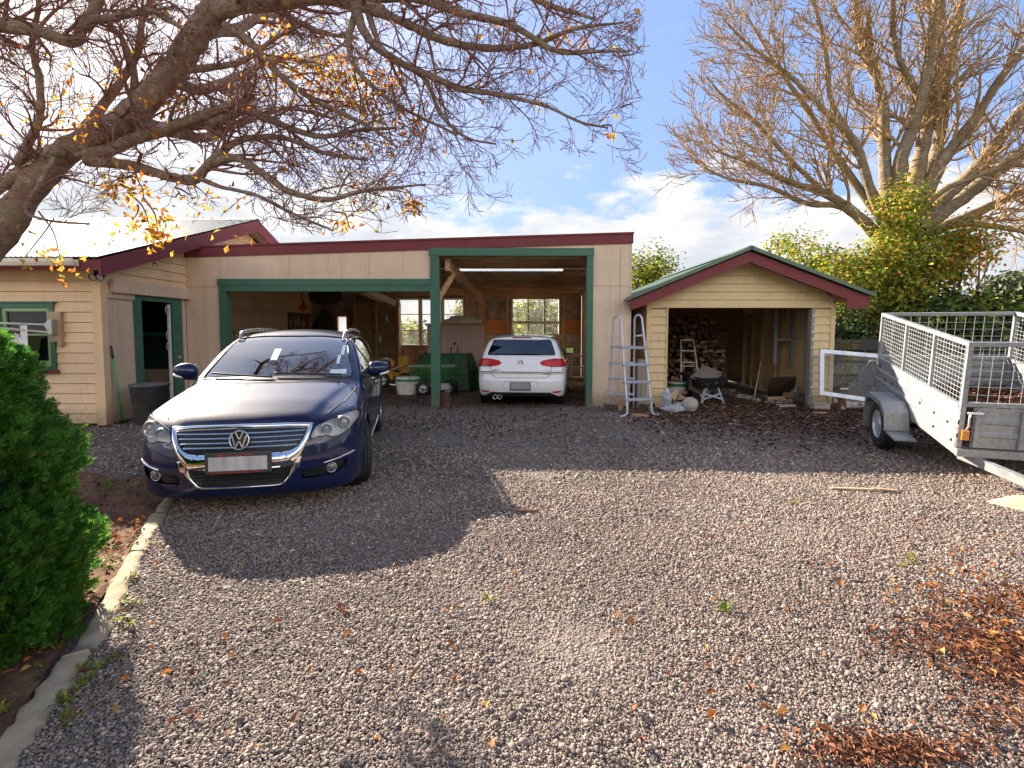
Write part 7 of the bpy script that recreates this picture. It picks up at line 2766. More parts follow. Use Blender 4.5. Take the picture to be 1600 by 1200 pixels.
# yellow wood splitter
q = gnd(620, 606)
ys = thing('log_splitter', 'yellow engine driven log splitter against the garage back wall', 'machine', q)
M_YEL = simple('yellow_paint', (0.55, 0.28, 0.015), 0.5, var=0.25)
Z = lambda py: at(620, py, 13.7).z
X = lambda px: at(px, 580, 13.7).x
MB().box((X(598), 13.55, 0.22), (X(616), 13.95, Z(578)), c=0.02).build('tank', M_YEL, ys)
MB().box((X(612), 13.6, 0.30), (X(640), 13.9, 0.42), c=0.01).build('beam', M_YEL, ys)
MB().box((X(624), 13.62, 0.44), (X(640), 13.66, Z(556))).build('guard', M_YEL, ys)
MB().box((X(598), 13.6, Z(577)), (X(610), 13.85, Z(561)), c=0.03).build('engine', simple('engine_grey', (0.12, 0.11, 0.10), 0.5, 0.3), ys)
MB().tube([(X(594), 13.6, Z(562)), (X(606), 13.6, Z(560)), (X(612), 13.7, Z(565))], 0.05, 10).build('air_filter', simple('engine_silver', (0.45, 0.44, 0.42), 0.35, 0.6), ys)
MB().box((X(613), 13.5, Z(572)), (X(618), 13.56, Z(562)), c=0.01).build('valve', simple('orange_cap', (0.7, 0.25, 0.03), 0.4), ys)
MB().bar((X(614), 13.55, Z(577)), (X(640), 13.5, Z(567)), 0.03, 0.03).build('lever', simple('pale_lever', (0.6, 0.5, 0.35), 0.5), ys)
MB().bar((X(616), 13.56, Z(578)), (X(628), 13.56, 0.43), 0.04, 0.05).build('strut', M_BLKP, ys)
for px in (600, 634):
    wheel(ys, Vector((X(px), 13.55, 0.20)) - ys.location, 0.20, 0.10, 0.11, 5, 0, -1)
# chain hoist on the gable wall, coat, wall window with tools
hp = at(474, 480, 13.5)
hz = thing('chain_hoist', 'red hanging chain hoist hook in the garage', 'hoist', hp)
MB().lathe([(0.001, -0.05), (0.08, -0.05), (0.10, -0.02), (0.10, 0.02), (0.08, 0.05), (0.001, 0.05)], Matrix.Translation(hp) @ Matrix.Rotation(R(80), 4, 'X'), 22).build('block', simple('hoist_red', (0.45, 0.035, 0.025), 0.45), hz)
mb = MB()
mb.tube([hp + Vector((0, 0, 0.1)), hp + Vector((-0.04, 0, 0.3)), Vector((hp.x - 0.02, hp.y, 2.83))], 0.018, 6)
mb.tube([hp + Vector((0.01, -0.02, -0.09)), hp + Vector((0, 0, -0.4)), hp + Vector((0.04, 0, -0.62))], 0.010, 6)
mb.build('chain', MATS['hoist_red'], hz)
jc = at(508, 500, 15.6)
vs, fs = [], []
for j in range(10):
    t = j / 9
    w_ = 0.10 + 0.26 * min(1, t * 2.2) - 0.05 * t
    for i in range(16):
        a = 2 * math.pi * i / 16
        vs.append((jc.x + w_ * math.cos(a) * (1 + 0.15 * math.sin(3 * a + j)), jc.y + 0.12 * math.sin(a), jc.z + 0.30 - 0.95 * t + 0.02 * math.sin(i)))
for j in range(9):
    for i in range(16):
        fs.append((j * 16 + i, j * 16 + (i + 1) % 16, (j + 1) * 16 + (i + 1) % 16, (j + 1) * 16 + i))
o = MB().add(vs, fs, True).build('work_coat', simple('dark_cloth', (0.045, 0.035, 0.035), 0.9))
tag(own_origin(o, jc), 'dark work coat hanging in the corner of the garage', 'coat')
rk = thing('coat_bundle', 'bundle of dark bags hanging under the garage ceiling beam', 'bag', at(505, 468, 15.2))
o = crumple('bag', at(508, 470, 15.2) - Vector((0, 0, 0.15)), 0.55, 0.25, 0.32, simple('dark_bag', (0.06, 0.045, 0.04), 0.9), 12, None, None)
o.parent = rk
o.matrix_parent_inverse = Matrix.Translation(-Vector(rk.location))
del o
# tool panel on the gable wall inside the garage
tp = thing('tool_board', 'dark tool board on the weatherboard wall inside the garage', 'tool board', (XW + 0.03, 15.6, 1.7))
MB().box((XW + 0.022, 14.75, 1.52), (XW + 0.04, 16.4, 2.02)).build('panel', simple('tool_panel', (0.06, 0.05, 0.045), 0.6, var=0.5, scale=4), tp)
rs = random.Random(4)
for i in range(9):
    y = 14.85 + i * 0.17
    MB().box((XW + 0.042, y, 1.6), (XW + 0.07, y + rs.uniform(0.03, 0.08), 1.66 + rs.uniform(0.1, 0.3)), c=0.006).build('tool', simple('tool_metal_%d' % (i % 3), ((0.35, 0.34, 0.32), (0.2, 0.05, 0.04), (0.5, 0.45, 0.35))[i % 3], 0.5), tp)
wn2 = thing('wall_cabinet', 'low pale cabinet against the weatherboard wall inside the garage', 'cabinet', (XW + 0.25, 12.3, 0))
MB().box((XW + 0.03, 11.9, 0.0), (XW + 0.5, 13.0, 1.44), c=0.006).build('case', simple('pale_cabinet', (0.66, 0.64, 0.60), 0.5), wn2)
MB().box((XW + 0.025, 11.85, 1.442), (XW + 0.53, 13.05, 1.50), c=0.006).build('top', M_TIMB, wn2)
# white step stool beside the hatchback
q = gnd(904, 606)
st_ = thing('step_stool', 'white framed step stool beside the white hatchback', 'stool', q)
M_STW = simple('cream_stool', (0.62, 0.55, 0.45), 0.5)
X = lambda px: at(px, 580, 13.7).x
Z = lambda py: at(900, py, 13.7).z
for (px0, px1) in ((893, 895), (916, 912)):
    MB().bar((X(px0), 13.6, 0.0), (X(px1), 13.75, Z(555)), 0.03, 0.05).build('leg', M_STW, st_)
    MB().bar((X(px0), 14.1, 0.0), (X(px1), 13.85, Z(555)), 0.03, 0.05).build('leg', M_STW, st_)
for py, dy in ((555, 0.0), (573, 0.0), (589, 0.0)):
    MB().box((X(893), 13.58, Z(py) - 0.03), (X(914), 13.9, Z(py)), c=0.006).build('tread', M_STW, st_)
# ------------------------------------------------------------------ trees and plants
def bark_mat(name, base, lich, moss, lamt=0.6, scale=1.0):
    m, nt, out = new_mat(name)
    v = coords(nt)
    f = noise(nt, v, 5 * scale, 8, 0.75)
    rings = noise(nt, coords(nt, (3, 3, 9)), 4 * scale, 6, 0.7)
    col = ramp(nt, rings, [(0.3, tuple(x * 0.45 for x in base)), (0.55, base), (0.75, tuple(min(1, x * 1.5) for x in base))])
    col = mixc(nt, mth(nt, 'MULTIPLY', ramp(nt, f, [(0.5, 0.0), (0.62, 1.0)]), lamt), col, lich)
    f2 = noise(nt, v, 2.2 * scale, 6, 0.7)
    col = mixc(nt, mth(nt, 'MULTIPLY', ramp(nt, f2, [(0.52, 0.0), (0.66, 1.0)]), lamt), col, moss)
    principled(nt, out, col, 0.9, 0, bump(nt, mth(nt, 'ADD', rings, f), 1.0, 0.03), spec=0.2)
    return m


def tubes_np(branches, nside):
    Vs, Fs, nb = [], [], 0
    ang = np.arange(nside) * 2 * math.pi / nside
    ca, sa = np.cos(ang), np.sin(ang)
    for P, r in branches:
        k = len(P)
        t = np.gradient(P, axis=0)
        t /= np.linalg.norm(t, axis=1, keepdims=True) + 1e-9
        m = t.mean(0)
        ref = np.eye(3)[np.argmin(np.abs(m))]
        u = np.cross(t, ref)
        u /= np.linalg.norm(u, axis=1, keepdims=True) + 1e-9
        w = np.cross(t, u)
        V = P[:, None] + (u[:, None] * ca[None, :, None] + w[:, None] * sa[None, :, None]) * r[:, None, None]
        i = (np.arange(k - 1)[:, None] * nside + np.arange(nside)[None]).ravel()
        j = (np.arange(k - 1)[:, None] * nside + (np.arange(nside)[None] + 1) % nside).ravel()
        Fs.append(np.stack([i, j, j + nside, i + nside], 1) + nb)
        Vs.append(V.reshape(-1, 3))
        nb += k * nside
    return np.concatenate(Vs), np.concatenate(Fs)


def spline(pts, rad, per=7):
    P = np.array([list(p) for p in pts], float)
    n = len(P)
    E = np.vstack([2 * P[0] - P[1], P, 2 * P[-1] - P[-2]])
    out, ro = [], []
    for i in range(n - 1):
        p0, p1, p2, p3 = E[i:i + 4]
        for s in range(per):
            t = s / per
            out.append(0.5 * (2 * p1 + (p2 - p0) * t + (2 * p0 - 5 * p1 + 4 * p2 - p3) * t * t + (3 * p1 - p0 - 3 * p2 + p3) * t ** 3))
            ro.append(rad[i] + (rad[i + 1] - rad[i]) * t)
    out.append(P[-1])
    ro.append(rad[-1])
    return np.array(out), np.array(ro)


def unit(v):
    return v / (np.linalg.norm(v) + 1e-9)


def grow(rs, p, d, ln, r, depth, out, tips, trop, wander, rmin, nchild, spread=(0.5, 1.0)):
    k = 7 if depth > 0 else 5
    P, rad = [p], [r]
    d = unit(d)
    dirs = [d]
    for i in range(k):
        d = unit(d + rs.normal(0, wander, 3) + trop * (0.35 if depth else 0.5) / k * 2)
        p = p + d * ln / k
        P.append(p)
        rad.append(max(rmin, r * (1 - 0.85 * (i + 1) / k)))
        dirs.append(d)
    out[depth].append((np.array(P), np.array(rad)))
    if depth == 0:
        tips.append((P[-1], d))
        return
    for c in range(nchild[depth]):
        t = rs.uniform(0.15, 1.0)
        i = min(k - 1, int(t * k))
        pos = P[i] + (P[i + 1] - P[i]) * (t * k - i)
        a = rs.normal(0, 1, 3)
        side = unit(a - dirs[i] * (a @ dirs[i]))
        an = rs.uniform(*spread)
        dd = dirs[i] * math.cos(an) + side * math.sin(an)
        grow(rs, pos, dd, ln * rs.uniform(0.35, 0.62) * (1.15 - 0.4 * t), max(rmin, rad[i] * 0.6), depth - 1, out, tips, trop, wander, rmin, nchild, spread)


def tree_from_limbs(rs, limbs, out, tips, every, ln_rng, trop, wander, rmin, nchild, jitter=0.0, start=0.15, spread=(0.5, 1.1)):
    for P, r in limbs:
        seg = np.linalg.norm(np.diff(P, axis=0), axis=1)
        L_ = seg.sum()
        cum = np.r_[0, np.cumsum(seg)]
        n = int(L_ / every)
        for c in range(n):
            s = L_ * rs.uniform(start, 1.0)
            i = min(len(seg) - 1, np.searchsorted(cum, s) - 1)
            t = (s - cum[i]) / seg[i]
            pos = P[i] + (P[i + 1] - P[i]) * t
            d = unit(P[i + 1] - P[i])
            a = rs.normal(0, 1, 3)
            side = unit(a - d * (a @ d))
            an = rs.uniform(*spread)
            grow(rs, pos, d * math.cos(an) + side * math.sin(an), rs.uniform(*ln_rng) * (1.0 - 0.35 * s / L_), max(rmin, min(r[i] * 0.42, 0.022 * ln_rng[1])), 2, out, tips, trop, wander, rmin, nchild, spread)


def px_limb(pts, Ys, rpx):
    P = [at(x, y, Y) for (x, y), Y in zip(pts, Ys)]
    rad = [q * Y / F_PX for q, Y in zip(rpx, Ys)]
    return spline(P, rad)


# ---- the big bare cherry leaning in from the left
M_BARKL = bark_mat('cherry_bark', (0.33, 0.225, 0.165), (0.54, 0.50, 0.41), (0.30, 0.27, 0.13), 0.6, 1.6)
M_TWIGL = bark_mat('cherry_twig', (0.38, 0.20, 0.165), (0.46, 0.35, 0.31), (0.26, 0.19, 0.12), 0.3, 2.0)
rs = np.random.default_rng(11)
Lt = []
Lt.append(px_limb([(-330, 760), (-170, 560), (-30, 400), (45, 300), (110, 232), (200, 185), (262, 118), (300, 65), (335, 12), (352, -60), (360, -160)], [5.9, 5.8, 5.7, 5.6, 5.5, 5.45, 5.4, 5.35, 5.3, 5.3, 5.3], [34, 29, 23.5, 19.5, 18.5, 19, 19, 18.5, 18, 14, 10]))
trunk = Lt[0]
Lt.append(px_limb([(322, 25), (370, 8), (430, 4), (500, -4), (560, 8), (600, 14)], [5.3, 5.25, 5.2, 5.1, 5.0, 4.95], [16, 14, 12, 10, 9, 6]))
Lt.append(px_limb([(120, 240), (170, 235), (215, 215), (280, 193), (330, 175), (397, 151)], [5.5, 5.45, 5.4, 5.35, 5.3, 5.25], [10, 9, 8.5, 7.5, 6.5, 5]))
Lt.append(px_limb([(215, 215), (300, 192), (350, 185), (385, 172), (440, 195), (500, 213), (560, 204), (620, 200)], [5.4, 5.4, 5.35, 5.3, 5.25, 5.2, 5.15, 5.1], [9, 8, 9, 7, 5, 4, 3, 2]))
Lt.append(px_limb([(135, 250), (200, 258), (250, 272), (290, 281), (308, 278), (335, 248), (375, 220), (440, 215), (510, 240), (575, 250)], [5.5, 5.45, 5.4, 5.3, 5.3, 5.25, 5.2, 5.2, 5.15, 5.1], [9, 8, 7.5, 8, 7.5, 6.5, 5, 4, 3, 2]))
Lt.append(px_limb([(320, 262), (365, 246), (410, 270), (450, 298), (510, 312), (560, 300), (625, 292), (665, 288)], [5.3, 5.2, 5.05, 4.9, 4.8, 4.75, 4.7, 4.6], [6, 6, 5, 5, 4, 3, 2, 1.5]))
Lt.append(px_limb([(310, 278), (345, 292), (400, 305), (450, 330), (490, 348), (520, 360)], [5.3, 5.15, 4.95, 4.8, 4.7, 4.6], [4, 3, 3, 2.5, 2, 1.5]))
Lt.append(px_limb([(-205, 400), (-140, 335), (-60, 310), (0, 288), (50, 266), (95, 235)], [5.8, 5.7, 5.6, 5.55, 5.5, 5.5], [14, 12, 11, 10, 8, 6]))
Lt.append(px_limb([(95, 235), (30, 262), (-20, 300)], [5.7, 5.9, 6.0], [5, 4, 3]))
Lt.append(px_limb([(50, 235), (30, 250), (60, 190), (62, 130), (50, 70), (60, 10), (55, -50)], [5.5, 5.4, 5.3, 5.2, 5.2, 5.1, 5.1], [6, 6.5, 6, 5, 4, 3.5, 3]))
Lt.append(px_limb([(-180, 575), (-205, 400), (-190, 230), (-140, 90), (-60, 30), (0, 40), (60, 48), (115, 66), (135, 35), (175, 28), (235, 18), (260, 30), (300, 52)], [5.8, 5.75, 5.5, 5.2, 5.0, 5.0, 5.0, 5.0, 5.0, 5.0, 4.95, 4.95, 4.9], [24, 20, 16, 13, 11, 10, 9, 8, 7, 5, 4.5, 4, 2.5]))
Lt.append(px_limb([(130, 45), (150, 10), (165, -40), (190, -90)], [5.0, 5.0, 5.0, 5.0], [9, 8, 6, 4]))
Lt.append(px_limb([(352, 40), (390, 65), (430, 110), (480, 150), (530, 175), (580, 200), (620, 230)], [5.3, 5.2, 5.1, 5.05, 5.0, 4.95, 4.9], [7, 6, 5, 4, 3.5, 2.5, 1.5]))
Lt.append(px_limb([(552, 5), (575, 60), (620, 95), (665, 115), (720, 138), (780, 148), (850, 165), (905, 190), (950, 200)], [5.0, 4.95, 4.9, 4.85, 4.8, 4.75, 4.7, 4.65, 4.6], [8, 6, 5.5, 5, 4.5, 3.5, 2.5, 2, 1.5]))
Lt.append(px_limb([(560, 8), (620, 30), (690, 62), (760, 75), (830, 70), (900, 45), (975, 35)], [5.0, 4.95, 4.9, 4.85, 4.8, 4.75, 4.7], [8, 7, 6, 5, 4, 3, 1.5]))
Lt.append(px_limb([(555, 0), (640, -5), (720, 20), (800, 40), (870, 80), (940, 80), (985, 80)], [5.0, 4.9, 4.85, 4.8, 4.7, 4.65, 4.6], [8, 7, 6, 5, 3.5, 2.5, 1.5]))
Lt.append(px_limb([(560, 0), (650, -40), (760, -35), (850, 5), (930, 30)], [5.0, 4.9, 4.8, 4.7, 4.7], [8, 7, 5, 4, 2]))
Lt.append(px_limb([(560, 10), (545, 60), (555, 105), (600, 150), (650, 180), (715, 210)], [5.0, 5.0, 4.95, 4.9, 4.85, 4.8], [6, 5, 4, 3, 2.5, 1.5]))
Lt.append(px_limb([(575, 20), (600, 80), (660, 120), (690, 180), (730, 215), (775, 225)], [5.0, 4.95, 4.9, 4.9, 4.85, 4.8], [5, 4, 3.5, 3, 2, 1.5]))
Lt.append(px_limb([(110, 225), (180, 140), (215, 80), (225, 20), (260, -30)], [5.6, 5.6, 5.5, 5.5, 5.4], [7, 6, 5, 4, 3]))
Lt.append(px_limb([(200, 185), (210, 120), (190, 60), (150, 20)], [5.5, 5.5, 5.5, 5.4], [6, 5, 4, 3]))
Lt.append(px_limb([(90, 240), (60, 290), (40, 330), (80, 345), (140, 350)], [5.3, 5.2, 5.2, 5.1, 5.1], [4, 3, 2.5, 2, 1.5]))
Lt.append(px_limb([(270, 112), (330, 105), (380, 95), (430, 60), (470, 40)], [5.4, 5.4, 5.35, 5.3, 5.2], [6, 5, 4, 3, 2]))
# limbs reaching back over the parked wagon
Lt.append(px_limb([(200, 185), (250, 200), (320, 215), (380, 190), (450, 170), (520, 185)], [5.5, 6.2, 7.0, 7.6, 8.0, 8.3], [12, 9, 7, 5, 3, 2]))
Lt.append(px_limb([(262, 118), (310, 140), (370, 120), (440, 90), (500, 110)], [5.4, 6.2, 7.0, 7.6, 8.2], [11, 8, 6, 4, 2]))
Lt.append(px_limb([(310, 50), (370, 45), (430, 20), (500, 50), (560, 60)], [5.35, 6.2, 7.0, 7.8, 8.4], [11, 8, 6, 4, 2]))
out = {2: [], 1: [], 0: []}
tips = []
tree_from_limbs(rs, Lt[1:], out, tips, 0.125, (0.45, 1.15), np.array([0, 0, -0.02]), 0.16, 0.0026, {2: 6, 1: 4}, spread=(0.4, 1.1))
tree_from_limbs(rs, [Lt[0]], out, tips, 0.30, (0.5, 1.2), np.array([0, 0, 0.0]), 0.16, 0.0035, {2: 6, 1: 4}, start=0.5)
# keep twigs out of the sunlit sky gap low on the right and off the camera
def keep(b):
    q = b[0][-1]
    px = 800 + q[0] / q[1] * F_PX if q[1] > 0.5 else -9999
    return q[1] > 3.2 and q[1] < 9.5 and not (px > 1000) and q[2] > 2.35 and q[2] > (q[1] - 1.5) / 1.40
for k in out:
    out[k] = [b for b in out[k] if keep(b)]
tips = [t for t in tips if keep((np.array([t[0]]), None))]
cherry = thing('bare_tree', 'large bare tree with leaning lichen covered trunk and a few orange leaves', 'tree', tuple(trunk[0][0][:2]) + (0.0,))
P0 = trunk[0][0]
foot = spline([(P0[0] - 0.35, P0[1] + 0.05, -0.05), (P0[0] - 0.2, P0[1] + 0.02, P0[2] * 0.5), tuple(P0)], [0.52, 0.42, trunk[1][0]])
full = (np.vstack([foot[0][:-1], trunk[0]]), np.r_[foot[1][:-1], trunk[1]])
jit = lambda b: (b[0] + rs.normal(0, 1, b[0].shape) * b[1][:, None] * 0.05, b[1] * (1 + rs.normal(0, 0.06, len(b[1]))))
V, F = tubes_np([jit(full)], 18)
np_mesh('trunk', V, F, M_BARKL, cherry, smooth=True)
for b in Lt[1:]:
    V, F = tubes_np([jit(b)], 10)
    np_mesh('limb', V, F, M_BARKL, cherry, smooth=True)
V, F = tubes_np(out[2] + out[1], 4)
V2, F2 = tubes_np(out[0], 3)
tw = np_mesh('crown', V, F, M_TWIGL, cherry, smooth=True)
np_mesh('twigs', V2, F2, M_TWIGL, tw, smooth=True)
# pruned stub
q = at(82, 236, 5.25)
MB().tube([q + Vector((0.05, 0.1, 0.0)), q + Vector((-0.02, -0.05, 0.01))], [0.05, 0.045], 10).build('stub', M_BARKL, cherry)
# autumn leaves hanging on in clusters
M_AUT = leafy('autumn_leaves', [(0.0, (0.30, 0.09, 0.02)), (0.3, (0.55, 0.20, 0.03)), (0.6, (0.66, 0.34, 0.045)), (0.85, (0.62, 0.42, 0.06)), (1.0, (0.30, 0.30, 0.05))], 0.6, 0.6)
spots = [(540, 140, 60, 110), (510, 110, 40, 60), (580, 160, 45, 50), (230, 350, 45, 70), (245, 370, 18, 26), (120, 190, 50, 30), (180, 290, 40, 30), (210, 300, 40, 35), (645, 322, 14, 26), (540, 352, 18, 16), (640, 190, 40, 30), (420, 60, 50, 25), (95, 410, 45, 16),
         (460, 95, 40, 40), (260, 165, 40, 20), (300, 300, 60, 16), (430, 140, 60, 20), (560, 290, 50, 18), (840, 165, 12, 6), (900, 70, 30, 10), (860, 70, 20, 8), (955, 212, 6, 9), (100, 130, 60, 16), (360, 330, 60, 14), (50, 400, 50, 14), (600, 130, 40, 24), (590, 220, 40, 18)]
LP = []
for (cx, cy, rad, n) in spots:
    for _ in range(int(n * 1.7)):
        LP.append(at(cx + rs.normal(0, rad * 0.5), cy + rs.normal(0, rad * 0.42), rs.uniform(4.75, 5.5))[:])
for t, d in [tips[i] for i in rs.choice(len(tips), 260, replace=False)]:
    LP.append(t)
n = len(LP)
nr = np.stack([rs.normal(0, 1, n), rs.normal(-0.6, 0.6, n), rs.normal(0, 0.4, n)], 1)
lv = leaf_cards(np.array(LP), rs.uniform(0.045, 0.088, n), 'leaves', M_AUT, parent=cherry, nrm=nr, aspect=0.48, fold=0.5)
# long hanging twigs that carry the lowest leaf clusters
hang = []
for (x0, y0, x1, y1) in ((60, 330, 95, 408), (200, 300, 235, 360), (225, 310, 248, 375), (620, 292, 648, 322), (520, 330, 545, 352), (85, 340, 40, 400), (940, 196, 957, 208), (215, 320, 205, 350)):
    P, r = px_limb([(x0, y0), ((x0 + x1) / 2 + 6, (y0 + y1) / 2 - 6), (x1, y1)], [5.15, 5.1, 5.1], [1.6, 1.2, 0.8])
    hang.append((P, r))
for h_ in hang:
    V, F = tubes_np([h_], 4)
    np_mesh('hanging_twig', V, F, M_TWIGL, tw, smooth=True)

# ---- the broad bare tree on the right
M_BARKR = bark_mat('poplar_bark', (0.28, 0.21, 0.135), (0.37, 0.33, 0.26), (0.38, 0.27, 0.07), 0.6, 0.7)
M_TWIGR = bark_mat('poplar_twig', (0.46, 0.30, 0.15), (0.50, 0.41, 0.28), (0.40, 0.28, 0.09), 0.4, 0.8)
rs = np.random.default_rng(5)
Rt = []
Y0 = 14.2
def RL(pts, Ye, rp):
    k = len(pts)
    return px_limb(pts, [Y0 + (Ye - Y0) * i / (k - 1) for i in range(k)], [q * 0.66 for q in rp])
Rt.append(RL([(1392, 395), (1345, 342), (1290, 303), (1235, 285), (1170, 255), (1115, 235)], 13.0, [15, 13, 9, 7, 4, 2]))
Rt.append(RL([(1380, 375), (1320, 325), (1260, 318), (1200, 292), (1140, 280), (1100, 262)], 14.8, [10, 8, 6, 5, 3, 2]))
Rt.append(RL([(1388, 365), (1358, 290), (1337, 225), (1300, 185), (1235, 120), (1170, 70), (1130, 30)], 13.4, [13, 11, 9, 7, 5, 3, 2]))
Rt.append(RL([(1375, 340), (1310, 250), (1260, 170), (1205, 90), (1165, 20)], 15.2, [10, 8, 6, 4, 2]))
Rt.append(RL([(1390, 350), (1382, 250), (1378, 150), (1345, 60), (1330, -60)], 14.6, [17, 14, 11, 8, 4]))
Rt.append(RL([(1400, 345), (1408, 250), (1440, 160), (1455, 60), (1470, -60)], 13.6, [17, 15, 12, 9, 5]))
Rt.append(RL([(1415, 350), (1440, 240), (1462, 130), (1468, 20), (1475, -80)], 14.5, [19, 16, 14, 11, 8]))
Rt.append(RL([(1420, 350), (1465, 230), (1478, 120), (1500, 20), (1510, -80)], 15.4, [15, 13, 10, 7, 5]))
Rt.append(RL([(1425, 350), (1470, 255), (1520, 190), (1565, 120), (1625, 40), (1680, -40)], 13.3, [17, 14, 11, 9, 6, 4]))
Rt.append(RL([(1430, 355), (1490, 300), (1545, 240), (1605, 160), (1680, 80)], 14.6, [19, 16, 14, 10, 7]))
Rt.append(RL([(1440, 360), (1515, 300), (1600, 235), (1700, 160), (1800, 90)], 13.4, [17, 15, 12, 9, 5]))
Rt.append(RL([(1440, 370), (1530, 330), (1620, 290), (1740, 250)], 14.9, [13, 11, 8, 5]))
Rt.append(RL([(1440, 375), (1500, 350), (1560, 355), (1640, 365), (1740, 350)], 13.4, [8, 7, 6, 5, 3]))
Rt.append(RL([(1337, 225), (1300, 160), (1290, 80), (1270, 0), (1240, -60)], 13.9, [8, 6, 5, 4, 2]))
Rt.append(RL([(1440, 160), (1400, 80), (1395, 0), (1390, -80)], 13.2, [8, 7, 5, 3]))
Rt.append(RL([(1290, 303), (1230, 245), (1180, 190), (1130, 150), (1105, 120)], 13.6, [6, 5, 4, 3, 1.5]))
Rt.append(RL([(1400, 380), (1470, 300), (1560, 262), (1640, 200)], 12.6, [8, 7, 5, 3]))
poplar = thing('bare_tree', 'broad bare tree with many upright pale limbs growing behind the woodshed and fence', 'tree', (at(1392, 500, Y0).x, Y0, 0))
out = {2: [], 1: [], 0: []}
tips = []
tree_from_limbs(rs, Rt, out, tips, 0.34, (1.1, 2.9), np.array([-0.05, 0, 0.42]), 0.12, 0.0085, {2: 7, 1: 4}, start=0.22, spread=(0.35, 0.95))
tb_ = at(1392, 500, Y0)
body = []
body.append(spline([(tb_.x, Y0, -0.1), (tb_.x, Y0, 1.0), at(1388, 430, Y0)[:], at(1395, 365, Y0)[:]], [0.55, 0.44, 0.34, 0.2]))
body.append(spline([(tb_.x - 0.5, Y0 - 0.3, -0.1), (at(1362, 490, Y0 - 0.3).x, Y0 - 0.3, 1.4), at(1388, 420, Y0)[:]], [0.30, 0.26, 0.2]))
body.append(spline([(tb_.x + 0.3, Y0 - 0.1, -0.1), (tb_.x + 0.45, Y0 - 0.1, 2.0), at(1430, 355, Y0)[:]], [0.36, 0.28, 0.16]))
V, F = tubes_np(body, 20)
np_mesh('trunk', V, F, M_BARKR, poplar, smooth=True)
for b in Rt:
    V, F = tubes_np([jit(b)], 9)
    np_mesh('limb', V, F, M_BARKR, poplar, smooth=True)
V, F = tubes_np(out[2] + out[1], 4)
V2, F2 = tubes_np(out[0], 3)
tw = np_mesh('crown', V, F, M_TWIGR, poplar, smooth=True)
np_mesh('twigs', V2, F2, M_TWIGR, tw, smooth=True)


# ---- leafy masses
def blob_points(rs, blobs, per_m3=None, n=4000, shell=0.55):
    """points through several ellipsoids, denser near their skins, broken into clumps"""
    vol = np.array([b[1][0] * b[1][1] * b[1][2] for b in blobs])
    k = rs.choice(len(blobs), n, p=vol / vol.sum())
    d = rs.normal(0, 1, (n, 3))
    d /= np.linalg.norm(d, axis=1, keepdims=True)
    r = shell + (1 - shell) * rs.uniform(0, 1, n) ** 0.6
    C = np.array([b[0] for b in blobs])[k]
    S = np.array([b[1] for b in blobs])[k]
    lump = 1 + 0.22 * np.sin(d[:, 0] * 7 + k) * np.sin(d[:, 1] * 6 + 2 * k) + 0.18 * np.sin(d[:, 2] * 9 + 3 * k + d[:, 0] * 4)
    return C + d * S * (r * lump)[:, None], d


def clumped(rs, P, d, frac=0.65, size=0.25, each=9):
    """gather the points in leaf clumps with gaps between"""
    n = len(P)
    m = n // each
    c = rs.choice(n, m, replace=False)
    Q = np.repeat(P[c], each, axis=0) + rs.normal(0, size * 0.5, (m * each, 3))
    D = np.repeat(d[c], each, axis=0)
    return Q, D


def bpx(px, py, Y, rx, ry, ryd=None):
    c = at(px, py, Y)
    s = Y / F_PX
    return (np.array(c[:]), np.array([rx * s, (ryd if ryd else (rx + ry) / 2 * s), ry * s]))


M_IVY = leafy('ivy_leaves', [(0.0, (0.10, 0.16, 0.022)), (0.4, (0.24, 0.31, 0.035)), (0.7, (0.38, 0.42, 0.05)), (0.93, (0.62, 0.54, 0.07)), (1.0, (0.60, 0.36, 0.05))], 0.5)
M_IVYO = leafy('turning_leaves', [(0.0, (0.18, 0.16, 0.03)), (0.3, (0.50, 0.25, 0.04)), (0.65, (0.58, 0.20, 0.035)), (1.0, (0.62, 0.42, 0.06))], 0.5)
M_LEAFD = leafy('dark_leaves', [(0.0, (0.02, 0.04, 0.012)), (0.5, (0.045, 0.085, 0.02)), (1.0, (0.11, 0.15, 0.03))], 0.35)
M_STEM = simple('brown_stem', (0.12, 0.08, 0.05), 0.9)


def leaf_plant(name, label, cat, blobs, n, size, mats, rs, base, stems=6, group=None, cl=0.3, each=9, shell=0.42):
    t = thing(name, label, cat, base, group=group)
    P, d = blob_points(rs, blobs, n=n, shell=shell)
    P, d = clumped(rs, P, d, size=cl, each=each)
    ok = P[:, 2] > 0.05
    P, d = P[ok], d[ok]
    cut = rs.uniform(0, 1, len(P))
    lo = 0.0
    for mt_, fr in mats:
        s = (cut >= lo) & (cut < lo + fr)
        lo += fr
        if callable(mt_):
            continue
        leaf_cards(P[s], rs.uniform(*size, s.sum()), 'foliage', mt_, parent=t, nrm=d[s] * 0.8 + np.array([0, 0, 0.5]), aspect=0.75, fold=0.2)
    br = []
    for i in range(stems):
        b = blobs[i % len(blobs)]
        e = b[0] + rs.normal(0, 0.25, 3) * b[1]
        s0 = np.array(base) + rs.normal(0, 0.15, 3) * np.array([1, 1, 0])
        mid = (s0 + e) / 2 + rs.normal(0, 0.12, 3)
        br.append(spline([s0, mid, e], [0.05, 0.035, 0.012]))
        for _ in range(5):
            q = mid + (e - mid) * rs.uniform(0, 1)
            br.append(spline([q, q + rs.normal(0, 0.3, 3) * b[1], q + rs.normal(0, 0.55, 3) * b[1]], [0.016, 0.011, 0.006]))
    V, F = tubes_np(br, 6)
    np_mesh('stems', V, F, M_STEM, t, smooth=True)
    return t


